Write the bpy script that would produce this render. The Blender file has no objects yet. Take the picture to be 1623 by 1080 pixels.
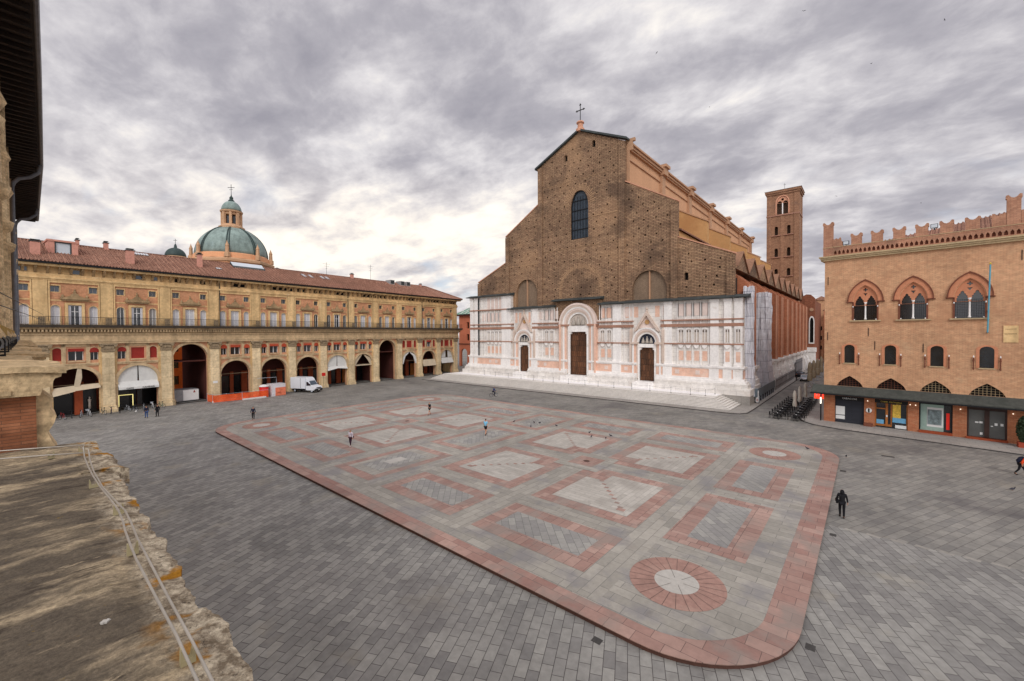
import bpy, math, random
from mathutils import Vector, Matrix, geometry
PI = math.pi
random.seed(7)
SC = bpy.context.scene
COL = SC.collection

# ---------------------------------------------------------------- camera
cam = bpy.data.cameras.new('camera'); cam_o = bpy.data.objects.new('camera', cam); COL.objects.link(cam_o)
cam.sensor_width = 36.0; cam.lens = 14.64; cam.clip_start = 0.05; cam.clip_end = 5000
yaw, pit, rol = math.radians(40.5), math.radians(1.02), math.radians(0.29)
f0 = Vector((-math.sin(yaw), math.cos(yaw), 0)); rt = Vector((math.cos(yaw), math.sin(yaw), 0)); up = Vector((0, 0, 1))
fw = f0 * math.cos(pit) - up * math.sin(pit); uu = up * math.cos(pit) + f0 * math.sin(pit)
Rr = rt * math.cos(rol) - uu * math.sin(rol); Uu = uu * math.cos(rol) + rt * math.sin(rol)
m = Matrix((Rr, Uu, -fw)).transposed().to_4x4(); m.translation = Vector((0, 0, 11.5))
cam_o.matrix_world = m
SC.camera = cam_o

# ---------------------------------------------------------------- exposure
SC.view_settings.view_transform = 'Standard'; SC.view_settings.look = 'None'
SC.view_settings.exposure = 0.12; SC.view_settings.gamma = 1.0
try: SC.view_settings.use_curve_mapping = False
except Exception: pass

# ---------------------------------------------------------------- sky
SUN_EL, SUN_AZ = math.radians(36), math.radians(138)   # azimuth measured from +Y clockwise
W = bpy.data.worlds.new('World'); SC.world = W; W.use_nodes = True
nt = W.node_tree; N = nt.nodes; L = nt.links; N.clear()
def nn(t, **k):
    n = N.new(t)
    for a, b in k.items(): setattr(n, a, b)
    return n
def vm(op, a, b=None):
    n = nn('ShaderNodeVectorMath', operation=op)
    for i, v in enumerate((a, b)):
        if v is None: continue
        if isinstance(v, (tuple, list)): n.inputs[i].default_value = v
        else: L.new(v, n.inputs[i])
    return n
def mm(op, a, b=None, c=None, clamp=False):
    n = nn('ShaderNodeMath', operation=op, use_clamp=clamp)
    for i, v in enumerate((a, b, c)):
        if v is None: continue
        if isinstance(v, (int, float)): n.inputs[i].default_value = v
        else: L.new(v, n.inputs[i])
    return n.outputs[0]
def ramp(x, pts):
    r = nn('ShaderNodeValToRGB'); e = r.color_ramp.elements
    while len(e) < len(pts): e.new(0.5)
    for q, (p, c) in zip(e, pts): q.position = p; q.color = (*c, 1)
    L.new(x, r.inputs[0]); return r.outputs[0]
def wmix(f, a, b, bt='MIX'):
    n = nn('ShaderNodeMix', data_type='RGBA', blend_type=bt)
    if isinstance(f, (int, float)): n.inputs[0].default_value = f
    else: L.new(f, n.inputs[0])
    for i, v in ((6, a), (7, b)):
        if isinstance(v, tuple): n.inputs[i].default_value = (*v, 1)
        else: L.new(v, n.inputs[i])
    return n.outputs[2]
tc = nn('ShaderNodeTexCoord')
nrm = vm('NORMALIZE', tc.outputs['Generated']).outputs[0]
sp = nn('ShaderNodeSeparateXYZ'); L.new(nrm, sp.inputs[0])
zz = mm('MAXIMUM', sp.outputs[2], 0.0)
den = mm('ADD', zz, 0.26)
cx = mm('DIVIDE', sp.outputs[0], den); cy = mm('DIVIDE', sp.outputs[1], den)
cb = nn('ShaderNodeCombineXYZ'); L.new(cx, cb.inputs[0]); L.new(cy, cb.inputs[1])
mp = nn('ShaderNodeMapping'); mp.inputs['Rotation'].default_value = (0, 0, math.radians(-28)); mp.inputs['Scale'].default_value = (1.0, 1.3, 1)
mp.inputs['Location'].default_value = (8.3, 4.1, 0)
L.new(cb.outputs[0], mp.inputs[0])
def noise(vec, s, d, r, dist=0.0):
    n = nn('ShaderNodeTexNoise'); n.inputs['Scale'].default_value = s; n.inputs['Detail'].default_value = d
    n.inputs['Roughness'].default_value = r; n.inputs['Distortion'].default_value = dist
    L.new(vec, n.inputs['Vector']); return n.outputs[0]
n1 = noise(mp.outputs[0], 1.7, 6, 0.52, 0.1)
n2 = noise(mp.outputs[0], 5.2, 8, 0.6, 0.2)
n3 = noise(mp.outputs[0], 0.6, 2, 0.5, 0.0)
s_ = mm('ADD', mm('MULTIPLY', n1, 0.44), mm('ADD', mm('MULTIPLY', n2, 0.36), mm('ADD', mm('MULTIPLY', n3, 0.12), 0.04)))
# bright opening low in the sky between the arcade palace and the church
Ld = Vector((-0.84, 0.53, 0.17)).normalized()
dt = vm('DOT_PRODUCT', nrm, tuple(Ld)).outputs['Value']
band = mm('SUBTRACT', 1.0, mm('DIVIDE', mm('ABSOLUTE', mm('SUBTRACT', zz, 0.20)), 0.17), clamp=True)
glow = mm('MULTIPLY', mm('POWER', mm('MAXIMUM', dt, 0.0), 7.0), mm('SMOOTH_MIN', band, 0.8, 0.3))
low = mm('SUBTRACT', 1.0, mm('MULTIPLY', zz, 2.2), clamp=True)
s2 = mm('ADD', s_, mm('ADD', mm('MULTIPLY', glow, 0.14), mm('MULTIPLY', low, 0.03)))
cloud = ramp(s2, [(0.38, (0.33, 0.32, 0.365)), (0.46, (0.43, 0.415, 0.455)), (0.515, (0.565, 0.545, 0.575)), (0.565, (0.72, 0.695, 0.71)), (0.66, (1.06, 1.0, 0.92))])
sky = nn('ShaderNodeTexSky', sky_type='NISHITA'); sky.sun_disc = False
sky.sun_elevation = SUN_EL; sky.sun_rotation = SUN_AZ
skc = vm('SCALE', sky.outputs[0]); skc.inputs['Scale'].default_value = 0.085
# a few thin openings where the blue shows
bl = mm('MULTIPLY', mm('SUBTRACT', noise(mp.outputs[0], 1.9, 4, 0.5, 0.3), 0.60), 8.0, clamp=True)
bl = mm('MULTIPLY', bl, mm('MULTIPLY', mm('SUBTRACT', 0.34, zz), 6.0, clamp=True))
cloud = wmix(mm('MULTIPLY', glow, 0.5), cloud, vm('MULTIPLY', cloud, (1.10, 1.02, 0.90)).outputs[0])
col = wmix(mm('MULTIPLY', bl, 0.75), cloud, wmix(0.45, skc.outputs[0], (0.75, 0.80, 0.92)))
# sky made brighter overhead and behind the viewer, out of frame, to light facades
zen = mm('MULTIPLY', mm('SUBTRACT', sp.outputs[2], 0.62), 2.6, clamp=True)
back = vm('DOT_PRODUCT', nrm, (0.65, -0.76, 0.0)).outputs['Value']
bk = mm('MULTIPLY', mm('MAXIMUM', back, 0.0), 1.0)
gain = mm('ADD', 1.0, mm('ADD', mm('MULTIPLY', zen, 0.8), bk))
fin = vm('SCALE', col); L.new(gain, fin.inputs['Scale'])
bg = nn('ShaderNodeBackground'); bg.inputs['Strength'].default_value = 1.0
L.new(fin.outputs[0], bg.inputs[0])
wo = nn('ShaderNodeOutputWorld'); L.new(bg.outputs[0], wo.inputs[0])

# ---------------------------------------------------------------- soft sun added behind the viewer to light the facades
sl = bpy.data.lights.new('sun', 'SUN'); sl.energy = 1.0; sl.angle = math.radians(22); sl.color = (1.0, 0.96, 0.90)
so = bpy.data.objects.new('sun', sl); COL.objects.link(so)
sd = Vector((math.sin(SUN_AZ) * math.cos(SUN_EL), math.cos(SUN_AZ) * math.cos(SUN_EL), math.sin(SUN_EL)))
so.rotation_euler = sd.to_track_quat('Z', 'Y').to_euler(); so.location = (0, 0, 120)

# ================================================================ helpers
def lin(r, g, b):
    return tuple(((c / 255) / 12.92 if c / 255 <= 0.04045 else ((c / 255 + 0.055) / 1.055) ** 2.4) for c in (r, g, b))

def mat(name, rgb, rough=0.8, var=0.18, vs=0.35, fine=0.10, fs=6.0, bump=0.0, bs=12.0, brick=None, plane='xz',
        stain=None, metal=0.0, emit=None, spec=0.3, alpha=None, streak=None, patch=None):
    """procedural material: base colour, large and fine noise, optional masonry, streaks and stains"""
    m = bpy.data.materials.new(name); m.use_nodes = True
    t = m.node_tree; n = t.nodes; l = t.links
    b = n['Principled BSDF']
    b.inputs['Roughness'].default_value = rough; b.inputs['Metallic'].default_value = metal
    b.inputs['Specular IOR Level'].default_value = spec
    base = lin(*rgb)
    co = n.new('ShaderNodeTexCoord').outputs['Object']
    def NZ(vec, s, d=4, r=0.55):
        q = n.new('ShaderNodeTexNoise'); q.inputs['Scale'].default_value = s; q.inputs['Detail'].default_value = d
        q.inputs['Roughness'].default_value = r; l.new(vec, q.inputs['Vector']); return q.outputs[0]
    def MX(f, a, c, bt='MIX'):
        q = n.new('ShaderNodeMix'); q.data_type = 'RGBA'; q.blend_type = bt
        for i, v in ((0, f), (6, a), (7, c)):
            if isinstance(v, (int, float)): q.inputs[i].default_value = v
            elif isinstance(v, tuple): q.inputs[i].default_value = (*v, 1)
            else: l.new(v, q.inputs[i])
        return q.outputs[2]
    def MR(x, a, c, d=0.0, e=1.0):
        q = n.new('ShaderNodeMapRange'); l.new(x, q.inputs[0])
        for i, v in zip((1, 2, 3, 4), (a, c, d, e)): q.inputs[i].default_value = v
        return q.outputs[0]
    def SC_(x, lo, hi):   # noise -> grey multiplier
        q = MR(x, 0.32, 0.68, lo, hi); return q
    cur = None; h = None
    if brick:
        bw, bh, mo, mc, c2 = brick[:5]; rot = brick[5] if len(brick) > 5 else 0
        if plane == 'xz':
            s = n.new('ShaderNodeSeparateXYZ'); l.new(co, s.inputs[0])
            a = n.new('ShaderNodeMath'); a.operation = 'ADD'; l.new(s.outputs[0], a.inputs[0]); l.new(s.outputs[1], a.inputs[1])
            c = n.new('ShaderNodeCombineXYZ'); l.new(a.outputs[0], c.inputs[0]); l.new(s.outputs[2], c.inputs[1]); v = c.outputs[0]
        else: v = co
        mpn = n.new('ShaderNodeMapping'); mpn.inputs['Rotation'].default_value = (0, 0, rot); l.new(v, mpn.inputs[0])
        k = n.new('ShaderNodeTexBrick'); l.new(mpn.outputs[0], k.inputs['Vector'])
        k.inputs['Scale'].default_value = 1; k.inputs['Brick Width'].default_value = bw; k.inputs['Row Height'].default_value = bh
        k.inputs['Mortar Size'].default_value = mo; k.inputs['Mortar Smooth'].default_value = 0.3
        k.inputs['Color1'].default_value = (*base, 1); k.inputs['Color2'].default_value = (*lin(*c2), 1); k.inputs['Mortar'].default_value = (*lin(*mc), 1)
        cur = k.outputs[0]; h = k.outputs[1]
    if cur is None:
        rgbn = n.new('ShaderNodeRGB'); rgbn.outputs[0].default_value = (*base, 1); cur = rgbn.outputs[0]
    def mul(cur, fac):
        q = n.new('ShaderNodeVectorMath'); q.operation = 'SCALE'; l.new(cur, q.inputs[0]); l.new(fac, q.inputs['Scale']); return q.outputs[0]
    if var: cur = mul(cur, SC_(NZ(co, vs, 5, 0.6), 1 - var, 1 + var))
    if fine: cur = mul(cur, SC_(NZ(co, fs, 4, 0.6), 1 - fine, 1 + fine))
    if patch:   # irregular patches of another colour: (rgb, scale, threshold, amount)
        for (pc, ps, pt, pa) in patch:
            f = MR(NZ(co, ps, 6, 0.6), pt, pt + 0.12, 0, pa); cur = MX(f, cur, lin(*pc))
    if streak:  # long vertical or horizontal weathering: (scale vec, lo, hi)
        q = n.new('ShaderNodeMapping'); q.inputs['Scale'].default_value = streak[0]; l.new(co, q.inputs[0])
        cur = mul(cur, SC_(NZ(q.outputs[0], 1.0, 5, 0.6), streak[1], streak[2]))
    l.new(cur, b.inputs['Base Color'])
    if bump:
        bm_ = n.new('ShaderNodeBump'); bm_.inputs['Strength'].default_value = bump; bm_.inputs['Distance'].default_value = 0.03
        nz = NZ(co, bs, 6, 0.65)
        if h is not None:
            q = n.new('ShaderNodeMath'); q.operation = 'SUBTRACT'; l.new(nz, q.inputs[0]); l.new(h, q.inputs[1]); nz = q.outputs[0]
        l.new(nz, bm_.inputs['Height']); l.new(bm_.outputs[0], b.inputs['Normal'])
    if emit:
        b.inputs['Emission Color'].default_value = (*lin(*emit[0]), 1); b.inputs['Emission Strength'].default_value = emit[1]
    if alpha is not None: b.inputs['Alpha'].default_value = alpha
    return m

def tag(o, label=None, cat=None, group=None, kind=None):
    if label: o['label'] = label
    if cat: o['category'] = cat
    if group: o['group'] = group
    if kind: o['kind'] = kind
    return o

def thing(name, label, cat, loc=(0, 0, 0), rz=0.0, group=None):
    o = bpy.data.objects.new(name, None); COL.objects.link(o); o.location = loc; o.rotation_euler = (0, 0, rz); o.empty_display_size = 0.3
    return tag(o, label, cat, group)

def inside(p, lp):
    c = False; n = len(lp)
    for i in range(n):
        (x0, y0), (x1, y1) = lp[i], lp[(i + 1) % n]
        if (y0 > p[1]) != (y1 > p[1]) and p[0] < (x1 - x0) * (p[1] - y0) / (y1 - y0) + x0: c = not c
    return c
def cdt(loops):
    """constrained triangulation of an outline with many openings"""
    V = [Vector((p[0], p[1])) for lp in loops for p in lp]; E = []; k = 0
    for lp in loops: E += [(k + i, k + (i + 1) % len(lp)) for i in range(len(lp))]; k += len(lp)
    vo, eo, fo, ov, oe, of = geometry.delaunay_2d_cdt(V, E, [], 0, 1e-5)
    bb = [(min(p[0] for p in lp), max(p[0] for p in lp), min(p[1] for p in lp), max(p[1] for p in lp)) for lp in loops]
    out = []
    for f in fo:
        c = ((vo[f[0]][0] + vo[f[1]][0] + vo[f[2]][0]) / 3, (vo[f[0]][1] + vo[f[1]][1] + vo[f[2]][1]) / 3)
        if not inside(c, loops[0]): continue
        if any(b[0] <= c[0] <= b[1] and b[2] <= c[1] <= b[3] and inside(c, lp) for b, lp in zip(bb[1:], loops[1:])): continue
        out.append(tuple(ov[i][0] for i in f if ov[i]))
    return [f for f in out if len(f) == 3]
def pieces(mb):
    """one builder per eight-vertex box of a larger builder"""
    for k in range(0, len(mb.v), 8):
        q = MB(); q.v = mb.v[k:k + 8]; q.f = [tuple(i - k for i in f) for f in mb.f if k <= f[0] < k + 8]; yield q
class MB:
    def __init__(s): s.v = []; s.f = []
    def add(s, vs, fs):
        k = len(s.v); s.v += [tuple(p) for p in vs]; s.f += [tuple(i + k for i in f) for f in fs]; return s
    def box(s, x0, x1, y0, y1, z0, z1):
        return s.add([(x0, y0, z0), (x1, y0, z0), (x1, y1, z0), (x0, y1, z0), (x0, y0, z1), (x1, y0, z1), (x1, y1, z1), (x0, y1, z1)],
                     [(3, 2, 1, 0), (4, 5, 6, 7), (0, 1, 5, 4), (1, 2, 6, 5), (2, 3, 7, 6), (3, 0, 4, 7)])
    def prism(s, poly, a, b, ax='y'):
        n = len(poly)
        P = {'y': lambda p, t: (p[0], t, p[1]), 'z': lambda p, t: (p[0], p[1], t), 'x': lambda p, t: (t, p[0], p[1])}[ax]
        return s.add([P(p, a) for p in poly] + [P(p, b) for p in poly],
                     [tuple(range(n)), tuple(range(2 * n - 1, n - 1, -1))] + [(i, i + n, (i + 1) % n + n, (i + 1) % n) for i in range(n)])
    def wall(s, outer, holes, y0, y1, back=False):
        """sheet in the xz plane with openings; reveals run from y0 to y1"""
        loops = [outer] + list(holes)
        pts = [Vector((p[0], p[1], 0)) for lp in loops for p in lp]
        if len(holes) > 24:
            tr = cdt(loops)
        else:
            tr = geometry.tessellate_polygon([[Vector((p[0], p[1], 0)) for p in lp] for lp in loops])
        s.add([(p.x, y0, p.y) for p in pts], tr)
        if back: s.add([(p.x, y1, p.y) for p in pts], tr)
        for lp in loops:
            n = len(lp)
            s.add([(p[0], y0, p[1]) for p in lp] + [(p[0], y1, p[1]) for p in lp], [(i, (i + 1) % n, (i + 1) % n + n, i + n) for i in range(n)])
        return s
    def ring(s, outer, inner, y0, y1):
        """band between two open paths with the same number of points (archivolts)"""
        n = len(outer)
        V = [(p[0], y0, p[1]) for p in outer] + [(p[0], y0, p[1]) for p in inner] + [(p[0], y1, p[1]) for p in outer] + [(p[0], y1, p[1]) for p in inner]
        F = []
        for i in range(n - 1):
            F += [(i, i + 1, n + i + 1, n + i), (i, 2 * n + i, 2 * n + i + 1, i + 1), (n + i, n + i + 1, 3 * n + i + 1, 3 * n + i)]
        F += [(0, n, 3 * n, 2 * n), (n - 1, 2 * n - 1, 4 * n - 1, 3 * n - 1)]
        return s.add(V, F)
    def tube(s, path, r, n=6, cap=True):
        P = [Vector(p) for p in path]; R = r if isinstance(r, (list, tuple)) else [r] * len(P)
        k = len(s.v); ref = Vector((0, 0, 1))
        for i, p in enumerate(P):
            d = (P[min(i + 1, len(P) - 1)] - P[max(i - 1, 0)]).normalized()
            a = d.cross(ref)
            if a.length < 0.05: a = d.cross(Vector((1, 0, 0)))
            a.normalize(); b = d.cross(a)
            for j in range(n):
                t = 2 * PI * j / n; q = p + (a * math.cos(t) + b * math.sin(t)) * R[i]; s.v.append(tuple(q))
        for i in range(len(P) - 1):
            for j in range(n): s.f.append((k + i * n + j, k + i * n + (j + 1) % n, k + (i + 1) * n + (j + 1) % n, k + (i + 1) * n + j))
        if cap: s.f.append(tuple(range(k, k + n))); e = k + (len(P) - 1) * n; s.f.append(tuple(range(e + n - 1, e - 1, -1)))
        return s
    def lathe(s, prof, n=24, c=(0, 0, 0), a0=0.0):
        k = len(s.v)
        for r, z in prof:
            for j in range(n):
                t = a0 + 2 * PI * j / n; s.v.append((c[0] + r * math.cos(t), c[1] + r * math.sin(t), c[2] + z))
        for i in range(len(prof) - 1):
            for j in range(n): s.f.append((k + i * n + j, k + i * n + (j + 1) % n, k + (i + 1) * n + (j + 1) % n, k + (i + 1) * n + j))
        s.f.append(tuple(range(k + n - 1, k - 1, -1))); e = k + (len(prof) - 1) * n; s.f.append(tuple(range(e, e + n)))
        return s
    def build(s, name, m, parent=None, smooth=False, off=(0, 0, 0)):
        me = bpy.data.meshes.new(name)
        me.from_pydata([(a - off[0], b - off[1], c - off[2]) for a, b, c in s.v] if off != (0, 0, 0) else s.v, [], s.f)
        if smooth:
            me.polygons.foreach_set('use_smooth', [True] * len(me.polygons))
        me.materials.append(m)
        o = bpy.data.objects.new(name, me); COL.objects.link(o)
        if off != (0, 0, 0): o.location = off
        if parent: o.parent = parent
        return o

def copy_tree(o, parent=None):
    c = o.copy(); COL.objects.link(c)
    if parent is not None: c.parent = parent
    for ch in list(o.children): copy_tree(ch, c)
    return c

def arc(cx_, cz_, r, a0=PI, a1=0.0, n=16, rz=None):
    rz = rz or r
    return [(cx_ + r * math.cos(a0 + (a1 - a0) * i / n), cz_ + rz * math.sin(a0 + (a1 - a0) * i / n)) for i in range(n + 1)]
def archhole(cx_, w, z0, zs, ztop=None, n=14):
    """round headed opening"""
    r = w / 2; rz = (ztop - zs) if ztop else r
    return [(cx_ - r, z0)] + arc(cx_, zs, r, PI, 0, n, rz) + [(cx_ + r, z0)]
def pointed(cx_, w, z0, zs, zt, n=8):
    """pointed (gothic) headed opening"""
    h = w / 2; L_ = []
    for i in range(n + 1):
        t = i / n; L_.append((cx_ - h * math.cos(t * PI / 2) ** 0.9, zs + (zt - zs) * math.sin(t * PI / 2) ** 1.12))
    Rr_ = [(2 * cx_ - x, z) for x, z in reversed(L_[:-1])]
    return [(cx_ - h, z0)] + L_ + Rr_ + [(cx_ + h, z0)]
def gothic(cx_, w, z0, zs, zt, n=9):
    a = w / 2; h = zt - zs; R = (a * a + h * h) / (2 * a); c = cx_ - a + R; e = math.atan2(h, cx_ - c)
    L_ = [(c + R * math.cos(PI + (e - PI) * i / n), zs + R * math.sin(PI + (e - PI) * i / n)) for i in range(n + 1)]
    return [(cx_ - a, z0)] + L_ + [(2 * cx_ - x, z) for x, z in reversed(L_[:-1])] + [(cx_ + a, z0)]
def rect(x0, x1, z0, z1): return [(x0, z0), (x0, z1), (x1, z1), (x1, z0)]
ORD = ['first', 'second', 'third', 'fourth', 'fifth', 'sixth', 'seventh', 'eighth', 'ninth', 'tenth', 'eleventh', 'twelfth', 'thirteenth', 'fourteenth', 'fifteenth', 'sixteenth', 'seventeenth', 'eighteenth', 'nineteenth', 'twentieth']

# ================================================================ materials
GREY = (128, 125, 122)
M = dict(
 paveA=mat('paving_near', (124, 122, 119), .75, .22, .16, .12, 3.0, .25, 8, brick=(.78, .41, .014, (76, 72, 70), (152, 150, 144), math.radians(65)), plane='xy', patch=[((156, 148, 130), .3, .58, .4), ((84, 80, 80), .16, .54, .5), ((92, 88, 86), .9, .60, .4), ((70, 66, 66), 5, .70, .5)]),
 paveB=mat('paving_far', (118, 116, 112), .75, .20, .16, .12, 3.0, .25, 8, brick=(1.0, .46, .014, (84, 80, 77), (140, 137, 130), math.radians(-65)), plane='xy', patch=[((152, 144, 128), .3, .58, .35), ((86, 82, 84), .14, .54, .5), ((92, 88, 86), .8, .60, .4), ((70, 66, 66), 5, .70, .5)]),
 road=mat('lane_asphalt', (128, 125, 124), .8, .14, .3, .1, 4, .2, 9),
 pinkS=mat('pink_granite', (150, 116, 106), .65, .2, .13, .08, 4, .12, 9, brick=(1.1, .62, .012, (104, 84, 78), (172, 142, 130)), plane='xy', patch=[((140, 130, 122), .35, .49, .7), ((112, 100, 94), 1.1, .60, .4), ((88, 78, 74), 6, .70, .5)]),
 pinkF=mat('pink_granite_frame', (150, 118, 108), .65, .2, .13, .08, 4, .12, 9, brick=(.55, 1.05, .012, (96, 80, 74), (172, 144, 132)), plane='xy', patch=[((142, 132, 124), .4, .49, .65), ((112, 102, 96), 1.1, .60, .4), ((88, 80, 76), 6, .70, .5)]),
 pinkV=mat('pink_granite_cross', (150, 118, 108), .65, .2, .13, .08, 4, .12, 9, brick=(.55, 1.05, .014, (96, 80, 74), (172, 144, 132), PI / 2), plane='xy', patch=[((142, 132, 124), .4, .49, .65), ((112, 102, 96), 1.1, .60, .4), ((88, 80, 76), 6, .70, .5)]),
 blueG=mat('blue_grey_stone', (122, 121, 124), .65, .12, .3, .08, 4, .1, 9, brick=(1.3, .9, .012, (90, 88, 88), (132, 130, 134)), plane='xy'),
 joint=mat('dark_joint', (84, 74, 68), .9, .1, 1, .1),
 whiteX=mat('white_slabs_across', (168, 163, 154), .6, .14, .13, .08, 4, .1, 9, brick=(1.2, .36, .011, (132, 128, 121), (184, 179, 170)), plane='xy', patch=[((146, 140, 132), .5, .54, .5), ((120, 114, 108), 1.6, .62, .4)]),
 whiteY=mat('white_slabs_along', (168, 163, 154), .6, .14, .13, .08, 4, .1, 9, brick=(1.2, .36, .011, (132, 128, 121), (184, 179, 170), PI / 2), plane='xy', patch=[((146, 140, 132), .5, .54, .5), ((120, 114, 108), 1.6, .62, .4)]),
 greyS=mat('grey_granite', (146, 142, 133), .65, .2, .13, .08, 4, .12, 9, brick=(1.5, .53, .012, (106, 104, 100), (166, 161, 151)), plane='xy', patch=[((124, 122, 126), .4, .52, .55), ((146, 138, 128), .7, .60, .4), ((104, 100, 98), 1.3, .62, .4), ((84, 80, 78), 6, .70, .5)]),
 greyV=mat('grey_granite_cross', (146, 142, 133), .65, .2, .13, .08, 4, .12, 9, brick=(1.5, .53, .012, (106, 104, 100), (166, 161, 151), PI / 2), plane='xy', patch=[((124, 122, 126), .4, .52, .55), ((146, 138, 128), .7, .60, .4), ((104, 100, 98), 1.3, .62, .4), ((84, 80, 78), 6, .70, .5)]),
 diag=mat('grey_herringbone', (138, 136, 133), .65, .16, .13, .08, 4, .12, 9, brick=(.95, .42, .012, (98, 97, 96), (160, 158, 151), PI / 4), plane='xy'),
 whiteS=mat('white_slabs', (168, 163, 154), .6, .14, .13, .08, 4, .1, 9, brick=(1.2, .45, .010, (138, 134, 128), (182, 177, 168), PI / 4), plane='xy', patch=[((158, 150, 144), .5, .60, .4)]),
 disc=mat('white_disc', (182, 178, 170), .6, .08, .3, .08, 4),
 kerb=mat('kerb_brown', (84, 58, 50), .8, .2, .5, .1, 4),
 sagr=mat('grey_steps_stone', (224, 220, 214), .7, .08, .2, .06, 3, .1, 9, brick=(1.6, .34, .012, (164, 158, 152), (224, 220, 213)), plane='xy', patch=[((196, 192, 188), .35, .60, .4)]),
 plinW=mat('white_terrace', (246, 244, 243), .6, .06, .3, .05, 4, 0, 9, brick=(1.5, .7, .010, (214, 212, 210), (250, 248, 247)), plane='xy'),
 pavm=mat('pavement_stone', (150, 145, 139), .75, .12, .2, .1, 4, .1, 9, brick=(1.3, .8, .014, (110, 106, 102), (162, 157, 150)), plane='xy'),
 mark=mat('marker_stone', (150, 146, 138), .7, .12, .8, .12, 4), cover=mat('drain_iron', (66, 64, 62), .7, .1, 2, .2, 9),
 iron=mat('dark_iron', (38, 38, 40), .5, .1, .5, 0, metal=.4),
 black=mat('black_plastic', (24, 24, 26), .5, .1, .5, 0),
 glass=mat('dark_glass', (34, 40, 46), .1, .35, 1.2, .1, 4, spec=.9),
 glassB=mat('sky_lit_glass', (70, 84, 98), .08, .2, .8, 0, spec=.8),
 void=mat('unlit_dark', (14, 12, 12), .9, 0, 1, 0),  # near-black colour standing for the shade inside rooms, holes and gaps
 white=mat('white_paint', (232, 232, 230), .45, .05, 1, .03),
 lead=mat('lead_sheet', (62, 68, 68), .6, .25, .6, .15, 5, .1, 10, patch=[((88, 96, 94), .8, .55, .6)]),
)
# ================================================================ ground
def struct(name, mb, m, kind='structure', **k):
    o = mb.build(name, m, **k); o['kind'] = kind; return o
struct('ground', MB().add([(-700, -400, 0), (700, -400, 0), (700, 30.85, 0), (-700, 30.85, 0)], [(0, 1, 2, 3)]), M['paveA'])
struct('ground', MB().add([(-700, 30.85, 0), (700, 30.85, 0), (700, 900, 0), (-700, 900, 0)], [(0, 1, 2, 3)]), M['paveB'])
# white marker stones between the two directions of paving
mk = MB()
x = -1.0
while x < 14:
    w = random.uniform(.62, .8); y = 30.85 + random.uniform(-.03, .03)
    mk.add([(x, y - .05, .004), (x + w * .85, y - .22, .004), (x + w, y + .02, .004), (x + .12, y + .2, .004)], [(0, 1, 2, 3)]); x += w + .28
x = -88
while x < -63.5:
    mk.add([(x, 30.8 + (x + 88) * .06 , .004), (x + .75, 30.8 + (x + 88) * .06, .004), (x + .75, 30.98 + (x + 88) * .06, .004), (x, 30.98 + (x + 88) * .06, .004)], [(0, 1, 2, 3)]); x += 1.0
struct('paving_marker_stones', mk, M['mark'])

# raised paved platform in the middle of the square
PX0, PX1, PY0, PY1, PR = -61.9, -1.85, 14.35, 50.9, 4.6
def rrect(x0, x1, y0, y1, r, n=14):
    P = []
    for cx_, cy_, a in ((x1 - r, y0 + r, -PI / 2), (x1 - r, y1 - r, 0), (x0 + r, y1 - r, PI / 2), (x0 + r, y0 + r, PI)):
        P += [(cx_ + r * math.cos(a + PI / 2 * i / n), cy_ + r * math.sin(a + PI / 2 * i / n)) for i in range(n + 1)]
    return P
H = 0.2
struct('platform_kerb', MB().prism(rrect(PX0, PX1, PY0, PY1, PR), 0.0, H - .03, 'z'), M['kerb'])
struct('raised_pavement', MB().prism(rrect(PX0 - .04, PX1 + .04, PY0 - .04, PY1 + .04, PR), H - .03, H, 'z'), M['pinkS'])
lay = [H]
class Layer:
    def __init__(s, dz): s.z = H + dz; s.b = {}
    def poly(s, mk_, P):
        mb = s.b.setdefault(mk_, MB()); mb.add([(p[0], p[1], s.z) for p in P], [tuple(range(len(P)))])
    def rect(s, mk_, x0, x1, y0, y1): s.poly(mk_, [(x0, y0), (x1, y0), (x1, y1), (x0, y1)])
    def disc(s, mk_, c, r, n=40): s.poly(mk_, [(c[0] + r * math.cos(2 * PI * i / n), c[1] + r * math.sin(2 * PI * i / n)) for i in range(n)])
    def done(s, nm):
        for k, mb in s.b.items(): struct(nm, mb, M[k])
M['pinkF2'] = mat('roundel_pink', (160, 126, 114), .65, .16, .5, .1, 4, .12, 9, patch=[((176, 146, 132), .9, .55, .5)])
l1, l2, l3, l4, l5 = [Layer(v_) for v_ in (.004, .008, .012, .015, .022)]; l2b = Layer(.010); l3b = Layer(.026); l4b = Layer(.018); l5b = Layer(.030); l6 = Layer(.034)
l1.poly('greyS', rrect(PX0 + 1.15, PX1 - 1.15, PY0 + .95, PY1 - .95, PR - 1.0))
CX = -31.9; CYm = 31.9
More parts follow.
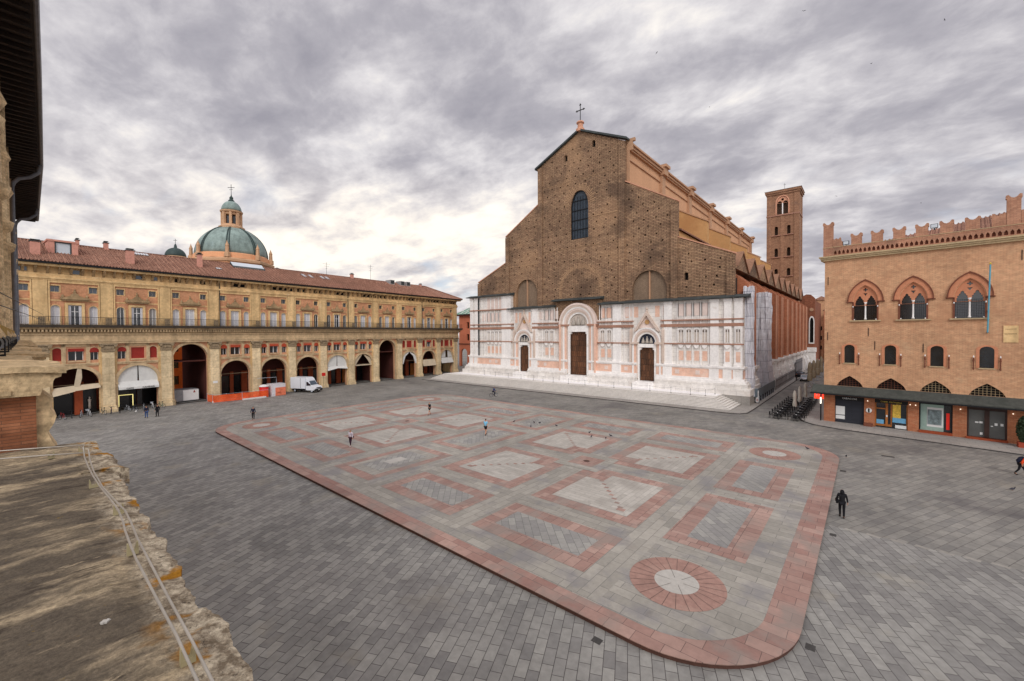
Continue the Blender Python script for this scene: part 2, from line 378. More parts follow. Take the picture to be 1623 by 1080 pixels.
for sgn in (1, -1):
    X = lambda v: v if sgn > 0 else 2 * CX - v
    def FR(a, b, c, d):   # pink frame, stones laid across each side
        a, b = min(X(a), X(b)), max(X(a), X(b))
        l3.rect('pinkF', a, b, c, c + 1.05); l3.rect('pinkF', a, b, d - 1.05, d); l3.rect('pinkV', a, a + 1.05, c + 1.05, d - 1.05); l3.rect('pinkV', b - 1.05, b, c + 1.05, d - 1.05)
    def R(layer, mk_, a, b, c, d): layer.rect(mk_, min(X(a), X(b)), max(X(a), X(b)), c, d)
    # cross bands of stone laid the other way
    R(l2, 'greyV', -10.1, -8.55, 15.4, 49.9)
    R(l2, 'greyV', -29.1, -27.5, 15.4, 49.9)
    R(l2, 'greyV', -19.65, -17.75, 16.0, 49.2)
    # corner roundels
    for cy_ in (19.0, 45.0):
        l3.disc('pinkF2', (X(-6.5), cy_), 2.05); l4.disc('disc', (X(-6.5), cy_), .95)
        for q in range(24):
            t = 2 * PI * q / 24 + .05; r0, r1, w = .95, 2.05, .008
            if q % 4 == 0: r0 = .3
            l5.poly('joint', [(X(-6.5) + r * math.cos(t) - s_ * w * math.sin(t), cy_ + r * math.sin(t) + s_ * w * math.cos(t)) for r, s_ in ((r0, -1), (r1, -1), (r1, 1), (r0, 1))])
    # outer column of diagonal panels
    for (y0, y1) in ((22.6, 30.9), (32.4, 40.9)):
        FR(-8.5, -4.45, y0, y1); R(l4, 'diag', -7.5, -5.5, y0 + 1.0, y1 - 1.0)
    # the four white squares with a notch towards the centre, and the panels above and below
    for (xa, xb) in ((-17.75, -10.1), (-27.4, -19.65)):
        for (ya, yb) in ((22.7, 30.95), (32.85, 41.1)):
            FR(xa, xb, ya, yb)
            a, b, c, d = xa + 1.05, xb - 1.05, ya + 1.1, yb - 1.05
            R(l4, 'whiteX', a, b, c, d)
            inner = (a if xa == -17.75 else b, d if ya < 30 else c); outer = (b if xa == -17.75 else a, c if ya < 30 else d)
            third = (outer[0], inner[1])
            l4b.poly('whiteY', [(X(p[0]), p[1]) for p in (inner, outer, third)])
            for q in range(3, 11):
                u = q / 12; px_, py_ = inner[0] + (outer[0] - inner[0]) * u, inner[1] + (outer[1] - inner[1]) * u
                R(l5, 'pinkS', px_ - .17, px_ + .17, py_ - .12, py_ + .12)
            sx, sy = (-1 if xa == -17.75 else 1), (1 if ya < 30 else -1)
            R(l5, 'pinkF', outer[0] + sx * .45, outer[0] + sx * 1.0, outer[1] + sy * .5, outer[1] + sy * .9)
            nx = (a, a + 1.5) if xa == -17.75 else (b - 1.5, b)
            ny = (d - 1.4, d) if ya < 30 else (c, c + 1.4)
            R(l5, 'pinkF', nx[0], nx[1], ny[0], ny[1])
        for (ya, yb) in ((16.95, 21.1), (42.65, 46.8)):
            FR(xa, xb, ya, yb); R(l4, 'diag', xa + 1.0, xb - .95, ya + 1.05, yb - 1.0)
    l3b.poly('greyS', [(X(-18.7) + dx, CYm + dy) for dx, dy in ((-2.1, -2.1), (2.1, -2.1), (2.1, 2.1), (-2.1, 2.1))])
    l5b.poly('pinkF', [(X(-18.7) + dx, CYm + dy) for dx, dy in ((-1.2, -1.2), (1.2, -1.2), (1.2, 1.2), (-1.2, 1.2))])
    l6.disc('kerb', (X(-18.7), CYm), .28, 16)
l3.z = H + .012
# the middle column
for (y0, y1) in ((17.0, 25.6), (27.3, 36.7), (38.4, 46.8)):
    l3.rect('pinkF', CX - 2.8, CX + 2.8, y0, y1); l4.rect('greyV', CX - 2.0, CX + 2.0, y0 + .9, y1 - .9)
    ym = (y0 + y1) / 2
    l5.rect('diag', CX - 1.3, CX + 1.3, y0 + 1.8, y1 - 1.8)
l6.rect('disc', CX - .55, CX + .55, 20.4, 22.2)
for l in (l1, l2, l2b, l3, l4, l4b, l5, l3b, l5b, l6): l.done('pavement_inlay')

M['kerbG'] = mat('dark_kerb', (76, 72, 70), .8, .15, .6, .1)
# terrace and steps in front of the church
struct('pavement_kerb', MB().prism([(-84.5, 64.25), (-15.2, 64.2), (-13.5, 64.62), (-12.75, 65.95), (-12.65, 70), (-12.5, 240), (-20, 240), (-20, 82), (-84.5, 82)], 0, .10, 'z'), M['kerbG'])
struct('pavement', MB().prism([(-84.4, 64.35), (-15.2, 64.3), (-13.6, 64.7), (-12.85, 66.0), (-12.75, 70), (-12.6, 240), (-20, 240), (-20, 82), (-84.4, 82)], 0, .13, 'z'), M['pavm'])
M['riser'] = mat('step_riser_shade', (200, 195, 188), .8, .12, .6, .1, 3)  # risers darker than the treads, their shade put into the colour
st = MB(); rs_ = MB(); ns = 8
for i in range(ns):
    d = .40 * i; z0 = .13 + .17 * i
    st.box(-83.4 + d, -15.0 - d * .95, 66.0 + d * .72, 81.5, z0 + .115, z0 + .17)
    rs_.box(-83.4 + d + .05, -15.05 - d * .95, 66.05 + d * .72, 81.5, z0 + .002, z0 + .113)
struct('church_steps', st, M['sagr']); struct('church_step_risers', rs_, M['riser'])
TZ = .13 + .17 * ns
struct('church_terrace', MB().box(-79.6, -17.9, 70.3, 75.5, TZ, TZ + .05), M['plinW'])
struct('terrace_wall', MB().box(-19, -13.75, 72.55, 76.9, .13, TZ - .004).box(-80.0, -76, 72.55, 77.3, .13, TZ - .004), M['pavm'])
struct('lane_kerb', MB().prism([(-6.6, 65.6), (-6.2, 64.35), (-5.05, 62.9), (-2.55, 61.8), (11.0, 59.5), (40, 54.4), (40, 62), (-4.2, 67.5), (-.5, 240), (-6.1, 240)], 0, .09, 'z'), M['kerbG'])
struct('lane_pavement', MB().prism([(-6.5, 65.6), (-6.1, 64.4), (-5.0, 63.0), (-2.5, 61.9), (11.0, 59.6), (40, 54.5), (40, 62), (-4.2, 67.5), (0, 240), (-6.0, 240)], 0, .12, 'z'), M['pavm'])
# manholes and drain covers
for i, (x, y, w, d, lb) in enumerate(((1.5, 51.3, .9, .45, 'dark rectangular drain cover in the paving before the crenellated palace'), (-1.45, 43.6, .4, .5, 'small dark drain cover beside the far end of the platform edge'),
      (-1.4, 29.5, .3, .36, 'small dark drain cover beside the platform kerb near the walking figure'), (-1.5, 18.4, .3, .36, 'small dark drain cover beside the rounded near corner of the platform'),
      (-7.6, 13.7, .36, .3, 'small dark drain cover under the near kerb of the platform'))):
    tag(MB().box(x - w / 2, x + w / 2, y - d / 2, y + d / 2, .002, .008).build('drain_cover', M['cover']), lb, 'drain cover', 'drain covers')
# ================================================================ church
M.update(
 brk=mat('weathered_brick', (152, 120, 95), .95, .18, .09, .24, 1.6, .6, 3.0, brick=(.95, .26, .045, (84, 66, 52), (174, 142, 112)), streak=((.05, .05, .9), .84, 1.12), patch=[((74, 60, 52), .12, .52, .6), ((176, 140, 106), .09, .54, .5), ((84, 68, 58), .6, .60, .5), ((158, 124, 98), .9, .64, .4)]),
 brkL=mat('pale_brick', (166, 134, 104), .95, .15, .5, .2, 3, .4, 4),
 infill=mat('infill_brick', (138, 118, 98), .95, .12, .3, .15, 3, .3, 4, brick=(.6, .18, .02, (98, 82, 70), (138, 118, 98))),
 marb=mat('white_marble', (224, 219, 212), .55, .08, .25, .09, 2.2, .06, 6, brick=(1.9, .72, .016, (172, 165, 156), (236, 232, 226)), patch=[((208, 192, 178), .35, .58, .5), ((176, 172, 168), .6, .62, .4)], streak=((.9, .9, .1), .88, 1.06)),
 marbP=mat('white_marble_plain', (244, 241, 237), .5, .05, .4, .08, 3, .05, 8, patch=[((198, 186, 170), .6, .60, .5)], streak=((1.2, 1.2, .15), .90, 1.05)),
 pinkM=mat('pink_marble', (232, 192, 170), .5, .10, .6, .08, 3, .05, 8, patch=[((220, 166, 140), .9, .56, .5), ((236, 214, 200), .5, .58, .6)]),
 pinkP=mat('pale_pink_marble', (230, 212, 202), .5, .08, .6, .06, 3, 0, 8),
 redM=mat('red_marble_band', (168, 126, 106), .6, .12, .5, .1, 3),
 jamb=mat('carved_jamb', (212, 194, 180), .7, .08, .6, .16, 7, .5, 9),
 nicD=mat('niche_dark', (104, 94, 88), .8, .1, 1, .1),
 nich=mat('niche_shadow_stone', (200, 189, 178), .7, .1, .8, .12, 7),
 door=mat('old_oak_door', (86, 58, 40), .6, .2, .5, .2, 4, .4, 5, brick=(.5, 1.1, .03, (44, 28, 20), (112, 74, 50)), streak=((3, 3, .3), .75, 1.2)),
 lun=mat('dark_lunette', (44, 48, 62), .7, .2, 1, .1, 5),
 stat=mat('grey_statue_stone', (176, 168, 158), .8, .15, 2, .15, 6),
 plasN=mat('salmon_plaster', (204, 158, 122), .9, .07, .12, .05, 2, 0, 8, streak=((.25, .25, .04), .93, 1.06)),
 plasY=mat('yellow_plaster', (196, 154, 104), .9, .10, .12, .06, 2, 0, 8, patch=[((176, 126, 80), .15, .56, .5)]),
 corn=mat('plaster_cornice', (184, 146, 116), .9, .08, .3, .08, 3),
 tile=mat('terracotta_tiles', (156, 112, 92), .95, .15, .25, .20, 3, .6, 5, brick=(.45, .28, .05, (108, 76, 64), (184, 140, 118)), patch=[((124, 98, 86), .3, .58, .5)], plane='xy'),
 redB=mat('red_brick', (136, 82, 60), .95, .13, .2, .15, 3, .3, 5, brick=(.5, .16, .02, (108, 72, 58), (160, 102, 76)), streak=((1.2, 1.2, .08), .82, 1.12), patch=[((120, 72, 54), .2, .58, .4)]),
 redO=mat('orange_brick', (172, 106, 76), .95, .13, .2, .15, 3, .3, 5, brick=(.5, .16, .02, (140, 92, 70), (190, 122, 90)), streak=((1.2, 1.2, .08), .8, 1.12)),
 gabR=mat('gable_tiles', (146, 110, 88), .95, .18, .4, .22, 4, .5, 5),
 dkp=mat('downpipe_gap_shade', (48, 38, 34), .7, .1, .5, .1),
 redE=mat('orange_brick_edge', (204, 152, 124), .9, .1, .4, .12, 4),
 wrap=mat('debris_netting', (206, 206, 212), .6, .08, .5, .08, 3, .8, 1.6, brick=(2.4, 2.0, .05, (160, 162, 172), (218, 218, 224)), streak=((2.0, 2.0, .12), .84, 1.1)),
 hoard=mat('hoarding_grey', (150, 150, 152), .7, .12, .5, .1, 3, .2, 5, patch=[((110, 112, 108), .6, .6, .5)]),
 hoardB=mat('hoarding_blue_grey', (104, 116, 124), .5, .12, .5, .05, 3),
)
CR = thing('basilica', 'huge gabled church, rough brown brick above a white and pink marble front', 'church', (-45.5, 75, 0))
def cp(name, mb, mk_, smooth=False, parent=None):
    o = mb.build(name, M[mk_] if isinstance(mk_, str) else mk_, parent or CR, smooth)
    if parent is None: o.location = (45.5, 0, 0)
    return o
# --- brick front
outl = [(-75, 1.4), (-75, 24.2), (-65.8, 28.1), (-65.6, 34.4), (-56.1, 40.0), (-55.95, 48.1), (-45.4, 53.0), (-35.5, 48.1), (-35.5, 40.2), (-25.6, 34.5), (-25.6, 28.2), (-16.5, 24.2), (-16.5, 1.4)]
bigw = pointed(-45.55, 4.2, 31.0, 37.6, 41.0)
smw = [archhole(-48.8, .75, 47.7, 48.7, n=6), archhole(-42.2, .75, 48.8, 49.9, n=6), archhole(-24.1, .7, 20.6, 21.6, n=6)]
holes = [bigw] + smw
def topz(x):
    P = outl[1:-1]
    for (a, b), (c, d) in zip(P, P[1:]):
        if a <= x <= c and c > a: return b + (d - b) * (x - a) / (c - a)
    return 0
rng = random.Random(3)
z = 19.4; row = 0
while z < 51:
    x = -74 + (row % 2) * 1.1
    while x < -17.2:
        hx = x + rng.uniform(-.22, .22); hz = z + rng.uniform(-.08, .08); x += 2.15 + rng.uniform(-.2, .2)
        if topz(hx) - hz < .9 or abs(hx + 45.55) < 2.9 and 30 < hz < 42: continue
        if any(abs(hx - q) < .9 for q in (-55.5, -36.1, -26.1, -65.1)): continue
        if abs(hx + 59.5) < 3.9 and hz < 24.6 or abs(hx + 30.7) < 4.1 and hz < 23.8: continue
        if 4.2 < math.hypot(hx + 45.4, hz - 20.6) < 5.9 and hz < 26.5: continue
        if any(abs(hx - q) < .9 and abs(hz - w) < 1.4 for q, w in ((-48.8, 48.5), (-42.2, 49.6), (-24.1, 21.3))): continue
        if rng.random() < .06: continue
        s = rng.uniform(.13, .17)
        holes.append(rect(hx - s, hx + s, hz - s, hz + s))
    z += 1.45; row += 1
for cx_, w_, zs, zt in ((-59.5, 6.1, 20.6, 23.7), (-30.7, 6.5, 19.6, 22.9)): holes.append(pointed(cx_, w_, 16.4, zs, zt))
cp('brick_front', MB().wall(outl, holes, 0, .8), 'brk')
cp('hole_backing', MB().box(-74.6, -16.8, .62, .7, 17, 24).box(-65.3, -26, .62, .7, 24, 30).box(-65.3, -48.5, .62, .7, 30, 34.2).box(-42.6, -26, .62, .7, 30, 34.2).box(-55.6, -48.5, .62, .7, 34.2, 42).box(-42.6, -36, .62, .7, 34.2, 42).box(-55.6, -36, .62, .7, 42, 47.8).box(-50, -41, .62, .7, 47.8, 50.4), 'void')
mb = MB()
for a, b, t in ((-56.0, -54.9, 48.1), (-36.6, -35.42, 48.2), (-26.65, -25.5, 34.4), (-65.7, -64.6, 34.3), (-17.6, -16.42, 24.3), (-75.1, -74.0, 24.2)):
    mb = MB().box(a, b, -.38, .02, 17.1, t - .25); cp('buttress_strip', mb, 'brk')
# pale brick arches in the masonry
mb = MB()
for i in range(27):
    t = PI * (i + .5) / 27; r0, r1 = 2.55, 3.5 + .35 * (i % 2)
    cx_, cz_ = -45.55, 37.9
    p = lambda r, a: (cx_ + r * math.cos(a), cz_ + r * 1.18 * math.sin(a))
    mb.prism([p(r0, t - .034), p(r1, t - .028), p(r1, t + .028), p(r0, t + .034)], -.03, .01)
for i in range(46):
    t = PI * (i + .5) / 46; r0, r1 = 4.45 + .1 * ((i * 5) % 3), 5.2 + .28 * ((i * 7) % 3)
    p = lambda r, a: (-45.4 + r * math.cos(a), 20.6 + r * .93 * math.sin(a))
    mb.prism([p(r0, t - .024), p(r1, t - .022), p(r1, t + .022), p(r0, t + .024)], -.03, .01)
for s in (-1, 1):
    for k in range(7): mb.box(-45.4 + s * 4.95 - .4 + .1 * (k % 2), -45.4 + s * 4.95 + .4, -.03, .01, 18.5 + .3 * k, 18.7 + .3 * k)
cp('relieving_arch', mb, 'brkL')
mb = MB()
for zz_, x0, x1 in ((43.2, -54.8, -37), (35.0, -42.8, -36.8), (29.2, -54.8, -36.9), (27.0, -64.5, -56.2)): mb.box(x0, x1, -.05, .01, zz_, zz_ + .13)
cp('brick_string', mb, 'brkL')
# big window
w = cp('window', MB().wall(pointed(-45.55, 4.2, 31.0, 37.6, 41.0), [pointed(-45.55, 3.9, 31.15, 37.6, 40.8)], .25, .4), 'iron')
mb = MB()
for zz_ in (32.9, 34.9, 36.9, 38.9): mb.box(-47.5, -43.6, .27, .36, zz_, zz_ + .16)
for xx in (-46.9, -46.2, -45.55, -44.9, -44.2): mb.box(xx - .03, xx + .03, .29, .35, 31.1, 39.8)
cp('glazing_bar', mb, 'iron', parent=w)
cp('pane', MB().prism(pointed(-45.55, 4.1, 31.05, 37.6, 40.95), .42, .46), mat('leaded_glass', (52, 62, 72), .3, .25, 1.2, .15, 8, .4, 9), parent=w)
# blind arches
for cx_, w_, zs, zt in ((-59.5, 6.1, 20.6, 23.7), (-30.7, 6.5, 19.6, 22.9)):
    b = cp('blind_arch', MB().prism(pointed(cx_, w_ + .2, 16.3, zs, zt + .1), .42, .5), 'infill')
    cp('arch_ring', MB().ring(pointed(cx_, w_ + .8, 17, zs, zt + .5), pointed(cx_, w_, 17, zs, zt), -.14, .02), 'brk', parent=b)
    cp('mullion', MB().box(cx_ - .12, cx_ + .12, .1, .45, 16.6, zt), 'corn', parent=b)
# copings
def slope(mb, x0, z0, x1, z1, y0, y1, th): return mb.prism([(x0, z0), (x1, z1), (x1, z1 + th), (x0, z0 + th)], y0, y1)
mb = MB(); slope(mb, -56.7, 47.75, -45.4, 53.0, -.55, 1.0, .38); slope(mb, -45.4, 53.0, -34.9, 48.15, -.55, 1.0, .38)
cp('gable_coping', mb, 'lead')
mb = MB()
for x0, z0, x1, z1 in ((-65.9, 34.3, -56.1, 40.05), (-35.4, 40.3, -25.4, 34.5), (-75.2, 24.2, -65.8, 28.15), (-25.6, 28.25, -16.3, 24.2)): slope(mb, x0, z0, x1, z1, -.12, .9, .22)
cp('aisle_coping', mb, 'redE')
cr = cp('cross_pedestal', MB().lathe([(.95, 52.9), (.9, 53.5), (.6, 53.7), (.55, 54.5), (.85, 54.7), (.7, 55.0), (.25, 55.2)], 8, (-45.4, .2, 0)), 'redE')
mb = MB().tube([(-45.4, .2, 55.1), (-45.4, .2, 58.4)], .08).box(-46.15, -44.65, .14, .26, 57.3, 57.45)
for dx, dz in ((-.85, 57.37), (.85, 57.37), (0, 58.5)):
    for a in range(3):
        t = a * 2 * PI / 3 + (PI / 2 if dx == 0 else (PI if dx < 0 else 0)); mb.lathe([(.02, -.1), (.11, -.05), (.11, .05), (.02, .1)], 8, (-45.4 + dx + .13 * math.cos(t), .2, dz + .13 * math.sin(t)))
cp('cross', mb, 'iron', parent=cr)
# --- marble front
PIL = [(-77.2, -76.1), (-75.6, -74.5), (-66.4, -63.6), (-57.3, -55.7), (-37.5, -35.8), (-27.6, -26.2), (-19.9, -18.6), (-17.8, -16.7), (-16.3, -15.1)]
DOORS = [(-59.55, 2.55, 2.75, 8.75), (-45.3, 4.0, 2.8, 11.7), (-30.75, 2.8, 2.6, 8.75)]
# recessed openings for the doors
holes = [rect(c - w / 2, c + w / 2, z0, z1) for c, w, z0, z1 in DOORS]
cp('marble_wall', MB().wall([(-77.2, TZ), (-77.2, 20.4), (-63.6, 20.4), (-63.6, 17.0), (-51.3, 17.0), (-51.3, 14), (-40.2, 14), (-40.2, 17.0), (-15.1, 17.0), (-15.1, TZ)], holes, -.7, -.02).box(-77.2, -75.0, -.02, 2.2, TZ, 20.4).box(-16.5, -15.1, -.02, 1.6, TZ, 17.0), 'marb')
cp('portal_backing', MB().box(-51.3, -40.2, -.55, -.02, 14, 18.2), 'brk')
for a, b in PIL:
    t = 20.3 if b < -63 else 16.95
    cp('pilaster', MB().box(a, b, -1.02, -.69, 5.9, t).box(a - .08, b + .08, -1.1, -.69, t - .5, t - .02).box(a - .06, b + .06, -1.14, -.69, 5.9, 6.3), 'marbP')
for a in (-74.45,): cp('downpipe', MB().box(a, a + .28, -.9, -.7, 5.9, 20.3), 'iron')
SEG = [(-77.35, -62.7), (-57.2, -49.9), (-40.9, -33.4), (-28.2, -14.95)]
for z0, z1, mk_, pr_ in ((9.40, 9.62, 'redM', 1.12), (12.45, 12.95, 'redM', 1.1), (13.5, 13.72, 'redM', 1.14)):
    for a, b in SEG: cp('marble_band', MB().box(a, b, -pr_, -.6, z0, z1), mk_)
cp('marble_band', MB().box(-77.35, -63.5, -1.14, -.6, 17.05, 17.3), 'redM')
PS = [(-77.3, -61.3), (-57.9, -47.9), (-42.7, -32.6), (-28.9, -15.0)]
for prof, mk_ in (((5.62, 5.92, 1.5), 'marbP'), ((5.4, 5.62, 1.32), 'marbP'), ((3.95, 5.4, 1.2), 'pinkM'), ((3.55, 3.95, 1.5), 'marbP'), ((3.2, 3.55, 1.85), 'marbP'), ((2.5, 3.2, 2.1), 'marb'), ((TZ, 2.5, 2.5), 'marb')):
    for a, b in PS:
        e = prof[2] - 1.2
        mb = MB().box(a - (e if a < -77 else 0), b + (e if b > -16 else 0), -prof[2], (2.4 if a < -77 else (1.8 if b > -16 else -.6)) if (a < -77 or b > -16) else -.6, prof[0], prof[1])
        cp('plinth', mb, mk_)
mb = MB()
for a, b in PIL: mb.box(a - .1, b + .1, -1.32, -1.0, 3.95, 5.4)
for q in pieces(mb): cp('plinth_block', q, 'marbP')
for c in (-70, -68, -53.5, -38.8, -25.2, -21.8, -30.7 + 4.2, -30.7 - 4.0, -59.5 + 4, -59.5 - 3.6, -17.2, -15.7):
    q = MB().prism([(c + (.30 + .16 * abs(math.sin(2 * t * PI / 16))) * math.cos(t * PI / 16), 4.68 + (.30 + .16 * abs(math.sin(2 * t * PI / 16))) * math.sin(t * PI / 16)) for t in range(32)], -1.26, -1.15)
    cp('quatrefoil', q, 'pinkP')
# inlaid panels and niches
NX = {'L': (-70.9, -69.6, -68.3, -67.0), 'ML': (-53.4, -52.0), 'MR': (-39.8, -38.4), 'R': (-24.7, -23.4, -22.1, -20.8), 'C': (-17.25, -15.7)}
pk, pp, fr, nk = MB(), MB(), MB(), MB()
for key, xs in NX.items():
    y = -1.03 if key == 'C' else -.71
    w = .62 if key == 'C' else .78
    for x in xs:
        pk.box(x - w / 2, x + w / 2, y - .03, y + .05, 6.65, 8.3)
        if key != 'C':
            pp.box(x - w / 2 - .05, x + w / 2 + .05, y - .03, y + .05, 14.35, 16.4)
            for s in (-1, 1): fr.box(x + s * (w / 2 + .1) - .04, x + s * (w / 2 + .1) + .04, y - .07, y + .05, 14.25, 16.5)
        if key == 'L':
            pp.box(x - w / 2 - .05, x + w / 2 + .05, y - .03, y + .05, 17.5, 20.0)
        # niche
        n_ = MB().ring([(x - w / 2 - .12, 9.7), (x - w / 2 - .12, 12.2), (x, 12.35), (x + w / 2 + .12, 12.2), (x + w / 2 + .12, 9.7)], [(x - w / 2, 9.8), (x - w / 2, 11.9), (x, 12.05), (x + w / 2, 11.9), (x + w / 2, 9.8)], y - .16, y + .02)
        n_.box(x - .05, x + .05, y - .14, y, 9.75, 11.95)
        n_.prism([(x - .5, 9.38), (x + .5, 9.38), (x + .28, 8.9), (x, 8.72), (x - .28, 8.9)], y - .3, y)
        o = cp('niche', n_, 'marbP')
        cp('niche_opening', MB().box(x - w / 2 + .05, x - .1, y - .05, y + .01, 11.5, 11.82).box(x + .1, x + w / 2 - .05, y - .05, y + .01, 11.5, 11.82), 'nicD', parent=o)
        cp('niche_back', MB().box(x - w / 2, x + w / 2, y - .03, y + .01, 9.8, 11.9), 'nich', parent=o)
for x0, x1 in ((-73.4, -71.8), (-62.9 + .1, -62.2), (-55.4, -54.4), (-51.1, -50.4), (-40.0 - .15, -37.6), (-35.5, -33.6), (-28.1, -27.8)):
    pp.box(x0, x1, -.732, -.68, 14.5, 16.2)
for x in (-62.0, -61.2, -58.0, -57.7): pass
for x in (-34.6, -32.9, -28.9): pk.box(x - .4, x + .4, -.73, -.68, 14.3, 16.3)
for x in (-62.1, -57.0 + .1, -60.9, -58.1): pk.box(x - .35, x + .35, -.73, -.68, 13.85, 16.2)
pk.box(-39.9, -37.9, -.75, -.68, 14.4, 16.3)
for q in pieces(pk): cp('pink_panel', q, 'pinkM')
for q in pieces(pp): cp('pale_panel', q, 'pinkP'); cp('panel_frame', fr, 'marbP')
for zr0, zr1, xs_ in ((5.95, 16.9, [-25.35, -24.05, -22.75, -21.45, -20.15, -35.3, -34.2, -33.5, -28.0, -40.5, -39.1, -37.75, -57.5 + 2.9, -52.7, -51.35, -50.6, -62.6, -57.4 - .3]), (5.95, 20.2, [-73.3, -72.3, -71.5, -70.25, -68.95, -67.65, -66.6])):
    for x in xs_: cp('rib_moulding', MB().box(x - .07, x + .07, -.84, -.69, zr0, zr1), 'marbP')
# lead roofs over the marble
for a, b, zt in ((-78.0, -63.2, 20.4), (-64.4, -51.0, 17.0), (-51.8, -39.9, 18.2), (-40.6, -14.2, 17.0)):
    cp('lead_roof', MB().prism([(-1.75, zt + .02), (-1.75, zt + .16), (.0, zt + .62), (.0, zt + .02)], a, b, 'x').prism([(0, zt + .02), (0, zt + .62), (1.6, zt + .5), (1.6, zt + .02)], a if a < -77 else b - 1.6, (a + 1.6) if a < -77 else b, 'x') if (a < -77 or b > -15) else MB().prism([(-1.6, zt + .02), (-1.6, zt + .16), (.0, zt + .62), (.0, zt + .02)], a, b, 'x'), 'lead')
# doors
for i, (c, w, z0, z1) in enumerate(DOORS):
    main = i == 1
    d = cp('door', MB().prism([(c - w / 2, z0), (c - w / 2, z1 - .5), (c - w / 2 + .25, z1 - .45), (c - w / 2 + .3, z1), (c + w / 2 - .3, z1), (c + w / 2 - .25, z1 - .45), (c + w / 2, z1 - .5), (c + w / 2, z0)], -.5, -.4), 'door')
    cp('door_ledge', MB().box(c - .04, c + .04, -.56, -.49, z0, z1 - .1).box(c - w / 2, c + w / 2, -.57, -.5, z0 + 1.3, z0 + 1.42).box(c - w / 2, c + w / 2, -.57, -.5, (z0 + z1) / 2, (z0 + z1) / 2 + .1), 'door', parent=d)
    cp('door_step', MB().box(c - w / 2 - (1.2 if main else .6), c + w / 2 + (1.2 if main else .6), -2.9, -.4, TZ, z0 - .15).box(c - w / 2 - .3, c + w / 2 + .3, -2.3, -.4, z0 - .15, z0), 'marbP')
    if main: zs, r, R2 = 13.25, 2.15, 4.35
    elif i == 0: zs, r, R2 = 9.7, 1.45, 2.65
    else: zs, r, R2 = 9.7, 1.55, 2.7
    wj = .42 if main else .32
    cp('door_frame', MB().box(c - w / 2 - wj, c - w / 2, -1.05, -.4, z0, z1 + .1).box(c + w / 2, c + w / 2 + wj, -1.05, -.4, z0, z1 + .1).box(c - w / 2 - wj, c + w / 2 + wj, -1.1, -.4, z1, zs - .3).prism([(c - w / 2, z1), (c - w / 2, z1 - .5), (c - w / 2 + .3, z1 - .4), (c - w / 2 + .35, z1)], -.9, -.45).prism([(c + w / 2, z1), (c + w / 2, z1 - .5), (c + w / 2 - .3, z1 - .4), (c + w / 2 - .35, z1)], -.9, -.45), 'marbP')
    # stepped jambs and archivolts
    n = 5 if main else 3; xa = w / 2 + wj; xb = R2
    for k in range(n):
        a = xa + (xb - xa) * k / n; b = xa + (xb - xa) * (k + 1) / n; dy = -.78 - .14 * k
        mk_ = ('jamb', 'pinkM', 'marbP')[k % 3]
        cp('jamb', MB().box(c - b, c - a, dy - .25, -.6, 3.0, zs).box(c + a, c + b, dy - .25, -.6, 3.0, zs), mk_)
    for k in range(n + 1):
        a = r + (R2 - r) * k / (n + 1); b = r + (R2 - r) * (k + 1) / (n + 1); dy = -.8 - .12 * k
        cp('archivolt', MB().ring(arc(c, zs, b, n=22), arc(c, zs, a, n=22), dy - .22, -.5), ('marbP', 'jamb', 'pinkP')[k % 3])
    cp('impost', MB().box(c - R2 - .25, c - xa + .1, -1.55, -.6, zs - .35, zs).box(c + xa - .1, c + R2 + .25, -1.55, -.6, zs - .35, zs), 'redM' if main else 'jamb')
    lu = cp('lunette', MB().prism(arc(c, zs - .28, r + .02, n=18, rz=r + .28), -.72, -.6), 'nich' if main else 'lun')
    sc_ = 1.45 if main else .95
    for dx, hh in ((0, 1.0), (-.62, .82), (.62, .82)):
        b_ = c + dx * sc_ * 1.25; z_ = zs - .2
        cp('statue', MB().lathe([(.32 * sc_, 0), (.36 * sc_, .25 * sc_), (.22 * sc_, .6 * sc_), (.26 * sc_, .85 * hh * sc_), (.1 * sc_, 1.0 * hh * sc_), (.14 * sc_, 1.12 * hh * sc_), (.13 * sc_, 1.26 * hh * sc_), (.03 * sc_, 1.36 * hh * sc_)], 10, (b_, -.85, z_)), 'stat', True, parent=lu)
    if not main:
        za = 16.1 if i == 0 else 15.4; hw = 2.25; zf = 11.7
        g = cp('portal_gable', MB().ring([(c - hw - .15, zf), (c, za), (c + hw + .15, zf)], [(c - hw + .22, zf), (c, za - .75), (c + hw - .22, zf)], -1.35, -.7), 'jamb')
        cp('gable_field', MB().prism([(c - 1.7, 12.3), (c, za - .8), (c + 1.7, 12.3)], -.78, -.69), 'pinkP', parent=g)
        cp('gable_boss', MB().prism([(c + .42 * math.cos(t * PI / 6), za - 2.0 + .42 * math.sin(t * PI / 6)) for t in range(12)], -.95, -.7), 'plasY', parent=g)
        cp('finial', MB().lathe([(.12, 0), (.2, .15), (.1, .3), (.25, .55), (.08, .8), (.02, 1.1)], 8, (c, -1.0, za - .1)), 'jamb', parent=g)
        for s in (-1, 1):
            cp('pinnacle', MB().box(c + s * (R2 + .32) - .22, c + s * (R2 + .32) + .22, -1.3, -.7, 6, 11.9).lathe([(.3, 11.9), (.12, 12.3), (.02, 13.1)], 4, (c + s * (R2 + .32), -1.0, 0), PI / 4), 'jamb')
